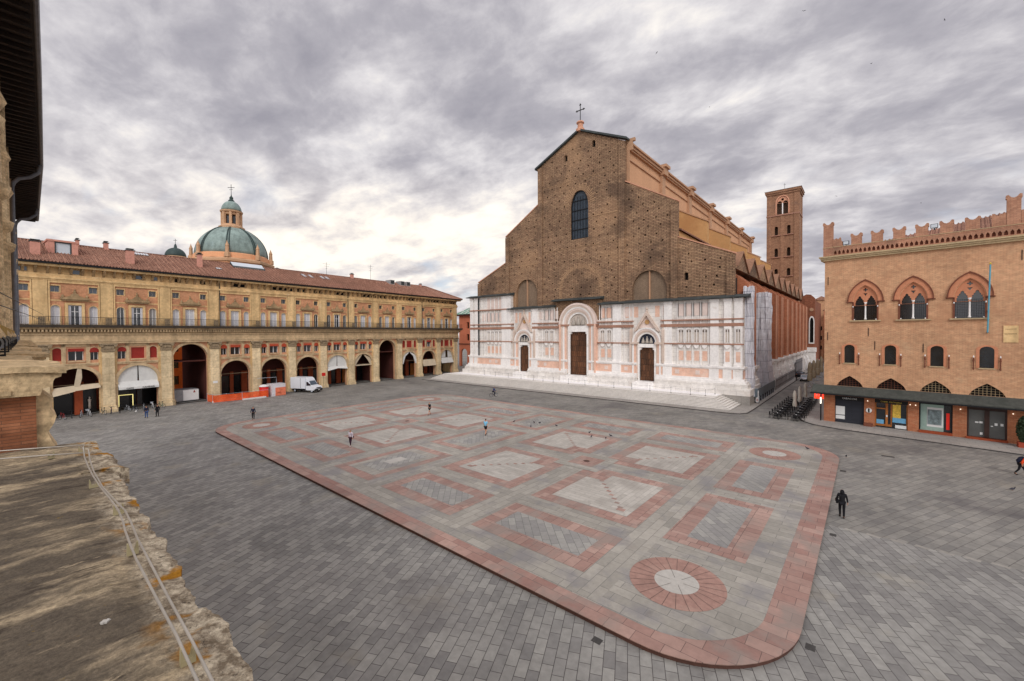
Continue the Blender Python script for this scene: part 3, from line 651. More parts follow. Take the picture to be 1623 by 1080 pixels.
# low railing posts with a rope along the terrace are separate things below
# --- nave, aisles, chapels
LEN = 112
cp('nave_wall', MB().box(-55.9, -35.55, .8, LEN, 20, 47.3), 'plasN')
cp('nave_roof', MB().prism([(-56.6, 47.6), (-45.4, 52.6), (-34.8, 47.6)], 1.0, LEN, 'y'), 'tile')
mb = MB()
for y0, y1, xx, z0, z1 in ((.85, LEN, -35.3, 44.9, 45.15), (.85, LEN, -35.05, 46.7, 47.0), (.85, LEN, -34.8, 47.0, 47.5), (.85, LEN, -34.5, 47.5, 47.85)): mb.box(-35.6, xx, y0, y1, z0, z1)
cp('nave_cornice', mb, 'corn')
for k in range(7):
    y = 18.45 * k
    a = .82 if k == 0 else y - .9
    cp('nave_pilaster', MB().box(-35.6, -34.9, a, y + .9, 34, 46.4).box(-35.6, -34.3, a - (.0 if k == 0 else .2), y + 1.1, 46.4, 48.0).box(-35.8, -33.9, a - (.0 if k == 0 else .4), y + 1.3, 48.0, 48.6), 'corn')
for sg in (0, 1):
    X = (lambda v: v) if sg == 0 else (lambda v: -91.0 - v)
    cp('aisle_wall', MB().prism([(X(-35.6), 33.8), (X(-25.7), 29.6), (X(-25.7), 15), (X(-35.6), 15)], .8, LEN, 'y'), 'plasY')
    cp('aisle_roof', MB().prism([(X(-35.5), 33.9), (X(-25.2), 29.6), (X(-25.2), 29.85), (X(-35.5), 34.2)], .82, LEN, 'y'), 'tile')
    for k in range(1, 6):
        y = 18.45 * k
        cp('cross_wall', MB().prism([(X(-35.4), 40.2), (X(-25.6), 34.55), (X(-25.6), 20), (X(-35.4), 20)], y - .45, y + .45, 'y'), 'plasY')
        cp('cross_wall_coping', MB().prism([(X(-35.4), 40.2), (X(-25.35), 34.5), (X(-25.35), 34.75), (X(-35.4), 40.5)], y - .6, y + .6, 'y'), 'corn')
BAY = 9.22
cp('chapel_wall', MB().box(-25.6, -18.4, .8, 90, 1, 21.9).box(-74.9, -65.6, .8, 90, 1, 21.9), 'redB')
for k in range(10):
    y0 = BAY * k + .1; ym = y0 + BAY / 2
    g = cp('chapel_gable', MB().prism([(y0, 21.8), (ym, 25.0), (y0 + BAY, 21.8)], -16.75, -16.35, 'x'), 'brk')
    cp('gable_roof', MB().prism([(max(y0 - .1, .85), 21.95 + (.5 if k == 0 else 0)), (ym, 25.25), (y0 + BAY + .1, 21.95), (y0 + BAY + .1, 21.75), (ym, 25.0), (max(y0 - .1, .85), 21.75 + (.5 if k == 0 else 0))], -25.6, -16.1, 'x'), 'gabR', parent=g)
    if k: 
        cp('chapel_window', MB().prism([(ym - 1.3, 8)] + [(ym + 1.3 * math.cos(PI - t * PI / 8), 15 + 2.4 * math.sin(t * PI / 8)) for t in range(9)] + [(ym + 1.3, 8)], -18.45, -18.35, 'x'), 'void', parent=g)
for y in (2.9, 5.9, 16.3, 21.1, 29.1, 36.5, 45, 53, 61, 69, 77, 85):
    y = y - .4
    b = cp('chapel_buttress', MB().prism([(-18.45, 5.7), (-14.55, 5.7), (-14.55, 19.2), (-17.0, 21.3), (-18.45, 21.3)], y - .85, y + .85, 'y'), 'redO')
    cp('buttress_edge', MB().box(-14.75, -14.52, y - .88, y - .62, 5.7, 19.2).box(-14.75, -14.52, y + .62, y + .88, 5.7, 19.2), 'redE', parent=b)
    cp('downpipe', MB().tube([(-16.6, y - .98, 2.0), (-16.6, y - .98, 20.4)], .16, 6).tube([(-15.1, y + 1.0, 5.0), (-15.1, y + 1.0, 19.4)], .12, 6), 'dkp', parent=b)  # tubes also stand in for the dark shaded gaps between buttresses
    q = MB()
    for z0, z1, e in ((5.3, 5.75, .5), (4.9, 5.3, .3), (3.9, 4.9, .1), (3.5, 3.9, .3), (2.6, 3.5, .5), (.1, 2.6, .65)): q.box(-18.4, -14.55 + e, y - .85 - e, y + .85 + e, z0, z1)
    cp('buttress_plinth', q, 'marbP', parent=b)
mb = MB()
for z0, z1, e in ((5.3, 5.7, .3), (4.0, 5.3, .1), (2.5, 4.0, .45), (.1, 2.5, .7)): mb.box(-18.7, -18.4 + e, .8, 90, z0, z1)
cp('flank_plinth', mb, 'marb')
# great side chapel closing the view down the lane
t_ = cp('transept_wall', MB().wall([(-16.9, 0), (-16.9, 22.6), (-15.2, 23.6), (-14.0, 23.4), (-12.9, 22.2), (-12.9, 0)], [pointed(-13.75, 1.25, 7.9, 14.6, 16.2)], 90, 90.6).box(-16.9, -12.9, 90.6, 112, 0, 21.5), 'redB')
cp('transept_window', MB().wall(pointed(-13.75, 1.5, 7.6, 14.7, 16.5), [pointed(-13.75, .95, 7.95, 14.6, 16.0)], 89.9, 90.2), 'marbP')
cp('transept_pane', MB().box(-14.4, -13.1, 90.25, 90.3, 7.9, 16.2), 'void')
cp('transept_plinth', MB().box(-17, -12.6, 89.6, 90, 0, 5.0).box(-17, -12.4, 89.3, 90, 5.0, 6.4), 'marbP')
cp('oculus', MB().prism([(-13.8 + .55 * math.cos(t * PI / 8), 18.6 + .55 * math.sin(t * PI / 8)) for t in range(16)], 89.9, 90.1, 'y'), 'corn')

# ---------------------------------------------------------------- netting round the first buttresses
def netting(label, x0, x1, y0, y1, z0, z1, seed, flare):
    r_ = random.Random(seed); nz, per = 26, []
    pts = []
    for i in range(13): pts.append((x0 + (x1 - x0) * i / 12, y0))
    for i in range(1, 13): pts.append((x1, y0 + (y1 - y0) * i / 12))
    for i in range(1, 13): pts.append((x1 - (x1 - x0) * i / 12, y1))
    v, f = [], []; n = len(pts)
    ph = [r_.uniform(0, 6) for _ in range(n)]
    for k in range(nz + 1):
        t = k / nz; zz_ = z0 + (z1 - z0) * t
        for i, (px, py) in enumerate(pts):
            a = .09 * math.sin(ph[i] + t * 9) + .07 * r_.uniform(-1, 1) + flare * max(0, .32 - t) * 3
            b = .09 * math.cos(ph[i] * 1.7 + t * 7) + .07 * r_.uniform(-1, 1)
            v.append((px + a * (1 if i > 6 else .3), py + (b - (flare * max(0, .32 - t) * 2.2 if i < 13 else 0)), zz_ + .12 * math.sin(ph[i] * 2) * t))
    for k in range(nz):
        for i in range(n - 1): f.append((k * n + i, k * n + i + 1, (k + 1) * n + i + 1, (k + 1) * n + i))
    f.append(tuple(nz * n + i for i in range(n)))
    o = MB().add([(a - x1, b - y0, c) for a, b, c in v], f).build('scaffold_netting', M['wrap'])
    o.location = (x1, y0, 0)
    return tag(o, label, 'netting', 'netting round the church buttresses')
netting('white debris netting wrapped round the first buttress behind the marble corner', -15.3, -14.0, 75.6, 76.7, 1.2, 18.8, 4, .3)
netting('second column of white debris netting, further down the side lane, with a lumpy skirt', -17.2, -14.1, 89.4, 93.6, 1.2, 18.8, 9, .5)
# ================================================================ bell tower
M['towB'] = mat('tower_brick', (150, 112, 88), .95, .14, .12, .16, 2, .3, 4, brick=(1.0, .3, .03, (118, 90, 72), (170, 130, 102)), streak=((.5, .5, .05), .84, 1.1), patch=[((112, 92, 80), .12, .54, .6)])
M['towD'] = mat('tower_inside', (84, 66, 54), .9, .1, .5, .1)
BT = thing('bell_tower', 'tall square brick bell tower with arched belfry window standing behind the church', 'bell tower', (-25.2, 190, 0))
def tp(name, mb, mk_, parent=None):
    o = mb.build(name, M[mk_], parent or BT)
    if parent is None: o.location = (25.2, 0, 0)
    return o
th = []
belf = archhole(-25.25, 3.7, 56.8, 61.3, 63.6)
for xx in (-27.25, -23.2):
    for z0, z1 in ((48.9, 52.3), (40.5, 43.8), (33.0, 35.9)): th.append(archhole(xx, 1.15, z0, z1 - .6, n=8))
tp('tower_wall', MB().wall(rect(-30.3, -20.0, 0, 64.6), [belf] + th, 0, 1.2).box(-30.3, -29.3, 1.2, 9.2, 0, 64.6).box(-21.2, -20.0, 1.2, 9.2, 0, 64.6).box(-29.3, -21.2, 8.2, 9.2, 0, 64.6), 'towB')
tp('tower_core', MB().box(-29.2, -21.3, 1.6, 1.8, 20, 63), 'towD')
mb = MB()
for a, b in ((-30.45, -28.9), (-21.5, -19.85)): mb.box(a, b, -.22, .02, 25, 64.2)
mb.box(-25.9, -24.5, -.15, .02, 25, 56).box(-19.98, -19.8, 0, 1.4, 25, 64.2).box(-19.98, -19.8, 7.8, 9.3, 25, 64.2)
tp('corner_strip', mb, 'towB')
tp('belfry_string', MB().box(-30.6, -19.7, -.35, 9.4, 56.2, 56.6), 'redM')
tp('tower_cornice', MB().box(-30.7, -19.6, -.4, 9.6, 64.4, 65.1).box(-31.0, -19.3, -.7, 9.9, 65.1, 66.0), 'towB')
tp('tower_roof', MB().add([(-31.2, -.9, 66.0), (-19.1, -.9, 66.0), (-19.1, 10.1, 66.0), (-31.2, 10.1, 66.0), (-25.2, 4.6, 67.6)], [(0, 1, 4), (1, 2, 4), (2, 3, 4), (3, 0, 4), (3, 2, 1, 0)]), 'tile')
b_ = tp('belfry_window', MB().ring(archhole(-25.25, 4.6, 56.8, 61.3, 64.0), archhole(-25.25, 3.7, 56.8, 61.3, 63.6), -.18, .2), 'redE')
tp('belfry_mullion', MB().box(-25.42, -25.08, .1, .45, 56.8, 61.0), 'marbP', parent=b_)
tp('tracery', MB().wall(arc(-25.25, 61.0, 1.85, n=14, rz=2.6), [[(-25.25 + .45 * math.cos(t * PI / 6), 62.4 + .45 * math.sin(t * PI / 6)) for t in range(12)], arc(-26.2, 60.98 + .1, .72, n=8), arc(-24.3, 60.98 + .1, .72, n=8)], .15, .4), 'redE', parent=b_)
for xx in (-27.25, -23.2):
    for z0 in (48.9, 40.5, 33.0): tp('window_sill', MB().box(xx - 1.6, xx + 1.6, -.5, .3, z0 - .4, z0 - .1), 'redM')
tp('cross', MB().tube([(-25.2, 4.6, 67.4), (-25.2, 4.6, 69.8)], .05).box(-25.6, -24.8, 4.57, 4.63, 69.1, 69.2), 'iron')

# ================================================================ arcade palace
M.update(
 och=mat('ochre_sandstone', (224, 190, 138), .9, .18, .25, .14, 3, .15, 5, streak=((1.1, 1.1, .12), .76, 1.12), patch=[((192, 154, 106), .45, .56, .55), ((226, 206, 172), .5, .60, .45), ((150, 128, 98), 1.4, .66, .4)]),
 ochL=mat('beige_sandstone', (204, 178, 140), .9, .16, .3, .16, 3, .15, 5, streak=((1.2, 1.2, .14), .74, 1.12), patch=[((176, 150, 116), .5, .56, .5), ((140, 120, 96), 1.4, .64, .4)]),
 slab=mat('dark_slab_edge', (66, 58, 50), .9, .2, .6, .15),
 ochD=mat('ochre_cornice', (172, 146, 110), .9, .18, .3, .14, 3, .2, 5, streak=((1.6, 1.6, .2), .64, 1.1)),
 pil=mat('pilaster_stone', (212, 190, 152), .9, .18, .3, .16, 3, .15, 5, brick=(2.4, 1.15, .015, (178, 154, 116), (230, 208, 168)), streak=((.9, .9, .1), .84, 1.08), patch=[((170, 152, 122), .5, .60, .4)]),
 stuc=mat('salmon_stucco', (206, 154, 120), .9, .14, .3, .08, 3, 0, 5, patch=[((184, 136, 108), .5, .60, .5)]),
 ppan=mat('brown_pink_panel', (196, 142, 106), .9, .16, .4, .14, 3, .1, 5, brick=(.5, .14, .012, (170, 122, 92), (210, 156, 118))),
 redbl=mat('red_blind', (150, 48, 40), .8, .12, .8, .08, 4),
 orabl=mat('orange_red_blind', (176, 74, 48), .8, .12, .8, .08, 4),
 shut=mat('white_shutter', (216, 218, 224), .6, .05, 1, .03, 3, .3, 5, brick=(3.0, .09, .02, (176, 178, 186), (222, 224, 230))),
 shutG=mat('grey_shutter', (168, 166, 164), .6, .06, 1, .03, 3, .3, 5, brick=(3.0, .09, .02, (134, 132, 132), (176, 174, 172))),
 awn=mat('white_awning_cloth', (214, 214, 210), .8, .06, .8, .05, 3, .3, 2),
 awnC=mat('cream_awning_cloth', (200, 184, 158), .85, .08, 1.0, .06, 3, .5, 2),
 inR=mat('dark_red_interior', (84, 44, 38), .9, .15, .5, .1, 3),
 orang=mat('orange_interior', (206, 110, 54), .9, .1, .5, .1, 3),
 orgP=mat('orange_pier', (158, 76, 46), .85, .1, .5, .1, 3),
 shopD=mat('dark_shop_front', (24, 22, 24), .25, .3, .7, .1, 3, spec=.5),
 wood=mat('warm_wood', (168, 104, 50), .6, .15, .6, .15, 5, streak=((3, 3, .4), .8, 1.15)),
 cap=mat('carved_capital', (150, 132, 106), .9, .15, 2, .3, 7, .8, 8),
 lampY=mat('lit_gold_frame', (236, 220, 140), .5, 0, 1, 0, emit=((240, 224, 150), .8)),
 chimP=mat('pink_chimney', (206, 150, 132), .9, .1, .5, .1, 4),
 sklt=mat('skylight_glass', (200, 208, 214), .1, .05, 1, 0, spec=.8),
)
BA = math.radians(95)
BP = thing('arcaded_palace', 'long ochre palace with giant pilasters, arcades and white shuttered balcony windows', 'palace', (-88.9, 40, 0), BA)
def bp(name, mb, mk_, parent=None, smooth=False): return mb.build(name, M[mk_], parent or BP, smooth)
PB = [-52.2, -45.4, -38.7, -32.1, -25.25, -18.5, -11.75, -5.05, 1.6, 8.3, 14.85, 22.0, 28.8, 35.7, 42.6]
SE, EE = -56.0, 43.4
bays = list(zip(PB, PB[1:]))
BIG = (4, 10)
def bayc(i): return (bays[i][0] + bays[i][1]) / 2, bays[i][1] - bays[i][0]
# lower wall with arches and mezzanine windows
holes = []; upper = []
for i in range(len(bays)):
    c, w = bayc(i)
    if i in BIG: holes.append(archhole(c, 5.0 if i == 4 else 5.0, 0, 7.45, n=20))
    else:
        holes.append(archhole(c, 4.85, 0, 4.38, n=18))
        holes += [archhole(c - 1.85, .95, 7.9, 9.25, n=8), rect(c - .78, c + .78, 7.9, 9.6), archhole(c + 1.85, .95, 7.9, 9.25, n=8)]
    upper += [archhole(c - 1.9, .92, 13.0, 15.25, n=8), rect(c - .68, c + .68, 13.0, 15.75), archhole(c + 1.9, .92, 13.0, 15.25, n=8)]
    upper += [rect(c - 2.35, c - 1.45, 17.55, 18.4), rect(c + 1.45, c + 2.35, 17.55, 18.4)]
bp('lower_wall', MB().wall(rect(SE, EE, 0, 10.3), holes, 0, .9), 'stuc')
bp('upper_wall', MB().wall(rect(SE, EE, 12.9, 19.2), upper, 0, .5), 'och')
bp('end_wall', MB().box(EE - .6, EE - .002, .9, 14, 0, 19.2).box(SE + .01, SE + .6, .9, 14, 0, 19.2).box(SE, bays[4][0] + .5, 13.4, 14, 0, 19.2).box(bays[4][1] - .5, bays[10][0] + .5, 13.4, 14, 0, 19.2).box(bays[10][1] - .5, EE, 13.4, 14, 0, 19.2).box(bays[4][0] + .5, bays[4][1] - .5, 13.4, 14, 9.9, 19.2).box(bays[10][0] + .5, bays[10][1] - .5, 13.4, 14, 9.9, 19.2), 'och')
bp('frieze_wall', MB().box(SE, EE, .05, .6, 19.2, 21.2), 'och')
# pilasters with bases and capitals
for k, p in enumerate(PB):
    q = bp('giant_pilaster', MB().box(p - .68, p + .68, -.42, .1, .95, 9.0), 'pil')
    bp('pilaster_base', MB().box(p - .9, p + .9, -.68, .1, 0, .55).box(p - .8, p + .8, -.56, .1, .55, .95), 'pil', q)
    cpb = MB()
    for r_ in range(2):
        for j in range(5 - r_):
            xx = p - .62 + (j + .5 * r_) * .31; z0 = 9.05 + r_ * .42
            cpb.prism([(xx - .13, z0), (xx + .13, z0), (xx + .17, z0 + .4), (xx, z0 + .52), (xx - .17, z0 + .4)], -.56 - .08 * r_, -.3)
    for s in (-1, 1): cpb.prism([(p + s * .74 + .2 * math.cos(t * PI / 4), 9.9 + .17 * math.sin(t * PI / 4)) for t in range(8)], -.78, -.3)
    cpb.box(p - .7, p + .7, -.45, .1, 9.0, 10.05).box(p - .98, p + .98, -.78, .1, 10.02, 10.27)
    bp('capital', cpb, 'cap', q)
    bp('side_strip', MB().box(p - 1.0, p - .68, -.14, .05, 0, 10.27).box(p + .68, p + 1.0, -.14, .05, 0, 10.27), 'och', q)
    bp('upper_pilaster', MB().box(p - .68, p + .68, -.26, .05, 13.0, 19.1).box(p - .78, p + .78, -.34, .05, 13.0, 13.5), 'och')
# mouldings across the bays
for i in range(len(bays)):
    mb, m2 = MB(), MB()
    c, w = bayc(i); a, b = bays[i][0] + 1.0, bays[i][1] - 1.0
    if i in BIG:
        R0, zs = 2.5, 7.45
    else:
        R0, zs = 2.425, 4.38
        mb.box(a, b, -.2, .02, 7.1, 7.32).box(a, b, -.28, .02, 7.32, 7.5)
        for x in (-1.22, 1.22): mb.box(c + x - .22, c + x + .22, -.1, .02, 7.5, 10.27)
        mb.box(c - 1.44, c + 1.44, -.1, .02, 9.85, 10.27)
        mb.box(c - .9, c + .9, -.16, .02, 7.66, 7.85)
        for s in (-1.85, 1.85): mb.ring(archhole(c + s, 1.25, 7.75, 9.25, n=8), archhole(c + s, .95, 7.9, 9.25, n=8), -.07, .02)
    bp('archivolt', MB().ring(arc(c, zs, R0 + .42, n=22), arc(c, zs, R0 - .02, n=22), -.2, .3).box(c - R0 - .42, c - R0 + .02, -.2, .3, .0, zs - .3).box(c + R0 - .02, c + R0 + .42, -.2, .3, 0, zs - .3).box(c - R0 - .5, c - R0 + .06, -.28, .4, zs - .3, zs).box(c + R0 - .06, c + R0 + .5, -.28, .4, zs - .3, zs), 'ochL')
    # upper storey
    up = [archhole(c - 1.9, 1.08, 12.95, 15.25, n=8), rect(c - 1.05, c + 1.05, 12.95, 16.0), archhole(c + 1.9, 1.08, 12.95, 15.25, n=8), rect(c - 2.42, c - 1.38, 17.45, 18.5), rect(c + 1.38, c + 2.42, 17.45, 18.5)]
    bp('panel', MB().wall(rect(a - .22, b + .22, 12.9, 18.95), up, -.05, .02), 'ppan')
    m2.box(a + .1, b - .1, -.09, 0, 16.25, 16.45) if False else None
    m2.ring([(a - .26, 13), (a - .26, 19.1), (b + .26, 19.1), (b + .26, 13)], [(a - .10, 13), (a - .10, 18.8), (b + .10, 18.8), (b + .10, 13)], -.24, .02)
    m2.box(a - .13, c - 1.3, -.1, .0, 16.3, 16.48).box(c + 1.3, b + .13, -.1, .0, 16.3, 16.48)
    for s in (-1.9, 1.9):
        m2.ring(archhole(c + s, 1.12, 13.0, 15.25, n=8), archhole(c + s, .92, 13.0, 15.25, n=8), -.12, .02)
        m2.ring([(c + s - .55, 17.42), (c + s - .55, 18.54), (c + s + .55, 18.54), (c + s + .55, 17.42)], [(c + s - .45, 17.5), (c + s - .45, 18.42), (c + s + .45, 18.42), (c + s + .45, 17.5)], -.1, .02)
    m2.ring([(c - .98, 13), (c - .98, 16.1), (c + .98, 16.1), (c + .98, 13)], [(c - .68, 13), (c - .68, 15.8), (c + .68, 15.8), (c + .68, 13)], -.16, .02)
    if mb.v: bp('moulding', mb, 'ochL')
    bp('window_surround', m2, 'och')
    bp('window_pediment', MB().box(c - 1.45, c + 1.45, -.55, .02, 16.55, 16.8).box(c - 1.3, c + 1.3, -.4, .02, 16.35, 16.55).prism([(c - 1.2, 16.8), (c - .5, 17.05), (c - .3, 17.35), (c, 17.5), (c + .3, 17.35), (c + .5, 17.05), (c + 1.2, 16.8)], -.3, .02).lathe([(.13, 0), (.2, .2), (.05, .35), (.1, .5), (.02, .6)], 6, (c, -.15, 17.45)).lathe([(.14, 0), (.18, .2), (.03, .45)], 6, (c - 1.2, -.3, 16.8)).lathe([(.14, 0), (.18, .2), (.03, .45)], 6, (c + 1.2, -.3, 16.8)), 'ochD')

# entablature and balcony
bp('architrave', MB().box(SE, EE + .3, -.5, .3, 10.27, 10.55).box(SE, EE + .3, -.58, .3, 10.55, 10.85), 'ochL')
bp('frieze', MB().box(SE, EE + .25, -.45, .3, 10.85, 11.55).box(SE, EE + .3, -.6, .3, 11.55, 11.8), 'ochL')
mb = MB(); x = SE
while x < EE: mb.box(x, x + .19, -1.0, -.55, 12.0, 12.32); x += .36
bp('dentils', mb, 'ochL')
bp('balcony_slab', MB().box(SE, EE + .9, -.72, .3, 11.8, 12.0).box(SE, EE + 1.0, -.62, .3, 12.0, 12.34).box(SE, EE + 1.1, -1.15, .3, 12.34, 12.6), 'ochD')
bp('balcony_edge', MB().box(SE, EE + 1.3, -1.35, .3, 12.6, 12.98), 'slab')
mb = MB(); x = SE
while x < EE + 1.1: mb.box(x, x + .022, -1.24, -1.218, 13, 14.05); x += .16
mb.box(SE, EE + 1.1, -1.26, -1.2, 14.05, 14.1).box(SE, EE + 1.1, -1.25, -1.21, 13.1, 13.13)
bp('balcony_railing', mb, 'iron')
for p in PB: bp('railing_panel', MB().box(p - .35, p + .35, -1.2, -1.17, 13.0, 14.0), 'cap')
# top entablature
bp('upper_architrave', MB().box(SE, EE + .15, -.3, .3, 19.1, 19.3).box(SE, EE + .15, -.42, .3, 19.3, 19.55).box(SE, EE + .1, -.2, .3, 19.55, 20.0), 'och')
mb = MB(); x = SE; k = 0
while x < EE: mb.prism([(-.02, 20.0), (-.3, 20.35), (-.75, 20.75), (-.75, 20.95), (.1, 20.95), (.1, 20.0)], x, x + .26, 'x'); x += 1.12; k += 1
bp('eave_brackets', mb, 'ochD')
bp('eave_cornice', MB().box(SE, EE + .9, -.98, .3, 20.95, 21.25), 'och')
bp('gutter', MB().box(SE, EE + 1.2, -1.3, .3, 21.28, 21.5), 'iron')
bp('roof', MB().add([(SE, -1.4, 21.52), (EE + 1.3, -1.4, 21.52), (EE + 1.3, 15, 21.52), (SE, 15, 21.52), (SE, 6.8, 25.3), (37.4, 6.8, 25.3)], [(0, 1, 5, 4), (1, 2, 5), (2, 3, 4, 5), (3, 0, 4), (3, 2, 1, 0)]), 'tile')
mb = MB(); x = SE
while x < 36: mb.tube([(x, -1.42, 21.57), (x, 6.7, 25.32)], .075, 4, False); x += .34
bp('tile_ridges', mb, 'tile')
bp('ridge_tiles', MB().tube([(SE, 6.8, 25.35), (37.4, 6.8, 25.35), (EE + 1.3, -1.4, 21.6)], .14, 6), 'tile')
# windows: one of each kind, then copies
def win_sq(m_glass='glass'):
    w = MB().ring([(-.78, 0), (-.78, 1.7), (.78, 1.7), (.78, 0)], [(-.7, .08), (-.7, 1.62), (.7, 1.62), (.7, .08)], .3, .38).box(-.045, .045, .29, .39, 0, 1.7).build('mezzanine_window', M['white'], BP)
    MB().box(-.76, .76, .4, .43, .02, 1.68).build('pane', M[m_glass], w); return w
def win_ar():
    w = MB().ring(archhole(0, .93, 0, 1.35, n=6), archhole(0, .8, .08, 1.35, n=6), .3, .38).box(-.035, .035, .29, .39, 0, 1.75).build('mezzanine_window', M['white'], BP)
    MB().box(-.46, .46, .4, .43, .02, 1.8).build('pane', M['glass'], w); return w
def fr_ar(shut):
    w = MB().ring(archhole(0, .9, 0, 2.25, n=8), archhole(0, .76, .06, 2.25, n=8), .14, .24).box(-.03, .03, .13, .24, 0, 2.6).build('french_window', M['white'], BP)
    if shut: MB().prism(archhole(0, .84, .03, 2.25, n=8), .17, .21).build('shutter', M[shut], w)
    else: MB().prism(archhole(0, .84, .03, 2.25, n=8), .2, .23).build('pane', M['glass'], w)
    return w
def fr_sq(shut):
    w = MB().ring([(-.67, 0), (-.67, 2.74), (.67, 2.74), (.67, 0)], [(-.58, .06), (-.58, 2.66), (.58, 2.66), (.58, .06)], .14, .24).box(-.04, .04, .13, .24, 0, 2.7).box(-.6, .6, .14, .22, 1.8, 1.87).build('french_window', M['white'], BP)
    if shut: MB().box(-.6, .6, .17, .21, .03, 2.7).build('shutter', M[shut], w)
    else:
        MB().box(-.6, .6, .22, .25, .03, 2.7).build('pane', M['glass'], w)
        MB().box(-.67, -.38, .02, .06, .03, 2.7).box(.38, .67, .02, .06, .03, 2.7).build('open_shutter', M['shut'], w)
    return w
def small_w(g):
    w = MB().ring([(-.45, 0), (-.45, .85), (.45, .85), (.45, 0)], [(-.38, .06), (-.38, .79), (.38, .79), (.38, .06)], .22, .3).box(-.03, .03, .21, .3, 0, .85).build('attic_window', M['shutG'], BP)
    MB().box(-.43, .43, .31, .34, .02, .83).build('pane', M[g], w); return w
def fz_w(g):
    w = MB().ring([(-.42, 0), (-.42, .62), (.42, .62), (.42, 0)], [(-.36, .05), (-.36, .57), (.36, .57), (.36, .05)], -.02, .06).build('frieze_window', M['ochD'], BP)
    MB().box(-.4, .4, .01, .04, .02, .6).build('pane', M[g], w); return w
proto = {}
def put(key, fn, x, z, y=0):
    if key not in proto: proto[key] = o = fn()
    else: o = copy_tree(proto[key], BP)
    o.location = (x, y, z); return o
def blind(x, z, w, h, mk_, arch, full):
    zt = z + h
    if full: P = archhole(x, w, z, z + h - w / 2, n=8) if arch else rect(x - w / 2, x + w / 2, z, zt)
    else: P = ([(x - w / 2, z + h * .62)] + arc(x, z + h - w / 2, w / 2, n=8) + [(x + w / 2, z + h * .62)]) if arch else rect(x - w / 2, x + w / 2, z + h * .76, zt)
    MB().prism(P, (.1 if full else -.16), .2).build('window_blind', M[mk_], BP)
cfg = {2: 'ooo', 3: 'FHH', 5: 'hHh'}
shuts = {0: ('shut',) * 3, 1: ('shut', None, 'shut'), 2: ('shut', 'shut', 'shut'), 3: (None, None, 'shutG'), 4: ('shut', 'shut', 'shut'), 5: ('shut', 'shut', 'shut'), 6: ('shut', 'shut', 'shut'), 7: ('shut', 'shut', None), 8: (None, None, None), 9: ('shut', 'shut', None), 10: (None, 'shut', None), 11: ('shut', None, 'shut'), 12: ('shut', None, 'shut'), 13: ('shut', None, 'shut')}
shuts[2] = ('shut', None, 'shut'); shuts[9] = (None, 'shut', 'shut')
for i in range(1, len(bays)):
    c, w = bayc(i); sh = shuts[i]
    for s, x in ((0, -1.9), (1, 0), (2, 1.9)):
        if s == 1: put('fs' + str(sh[s]), lambda: fr_sq(sh[1]), c + x, 13.02)
        else: put('fa' + str(sh[s]), lambda: fr_ar(sh[s]), c + x, 13.02)
    for s in (-1.9, 1.9): put('sm' + ('B' if i in (1, 2, 5, 6, 8) else ''), lambda: small_w('glassB' if i in (1, 2, 5, 6, 8) else 'glass'), c + s, 17.55)
    if i not in BIG:
        put('msq', win_sq, c, 7.9); put('mar', win_ar, c - 1.85, 7.9); put('mar', win_ar, c + 1.85, 7.9)
        bm = 'redbl' if i in (2, 3, 11, 12, 13) else 'orabl'
        fl = {2: (1, 0, 0), 3: (0, 1, 1), 11: (1, 1, 1), 12: (1, 0, 1), 13: (1, 1, 1)}.get(i, (0, 0, 0))
        blind(c - 1.85, 7.9, .95, 1.82, bm, True, fl[0]); blind(c, 7.9, 1.56, 1.7, bm, False, fl[1]); blind(c + 1.85, 7.9, .95, 1.82, bm, True, fl[2])
rr = random.Random(5)
for i in range(1, len(bays)):
    c, w = bayc(i)
    for x in {0: (0,), 1: (-1.6, 1.9), 2: (0.2,), 0: (.3, 2.2)}.get(i % 3, (0,)):
        put('fz' + ('B' if i < 4 else ''), lambda: fz_w('glassB' if i < 4 else 'void'), c + x, 20.15)
        if i > 4: put('fz', lambda: fz_w('void'), c + x + 1.12, 20.15)
# downpipes
for p in (-18.5 + .9, 8.3 - .75, 28.8 + .85): bp('downpipe', MB().tube([(p, -.34, 13), (p, -.34, 20.9)], .07), 'iron')
# arcade behind
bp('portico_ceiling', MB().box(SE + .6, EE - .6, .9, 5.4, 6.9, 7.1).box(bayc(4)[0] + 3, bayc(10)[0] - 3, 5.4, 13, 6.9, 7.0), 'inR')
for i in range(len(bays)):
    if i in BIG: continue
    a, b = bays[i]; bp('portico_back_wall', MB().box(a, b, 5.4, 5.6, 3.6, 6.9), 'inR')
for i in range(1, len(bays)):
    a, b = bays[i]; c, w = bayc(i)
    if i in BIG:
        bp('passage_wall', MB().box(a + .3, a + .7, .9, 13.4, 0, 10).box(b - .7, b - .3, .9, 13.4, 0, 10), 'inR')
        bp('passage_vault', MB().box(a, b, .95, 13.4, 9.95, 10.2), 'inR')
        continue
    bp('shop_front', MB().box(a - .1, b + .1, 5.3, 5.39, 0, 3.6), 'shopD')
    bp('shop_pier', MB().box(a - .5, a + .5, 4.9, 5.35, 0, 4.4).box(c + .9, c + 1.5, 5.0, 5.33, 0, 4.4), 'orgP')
    bp('tie_rod', MB().tube([(c - 2.5, .6, 4.4), (c + 2.5, .6, 4.4)], .035), 'cap')
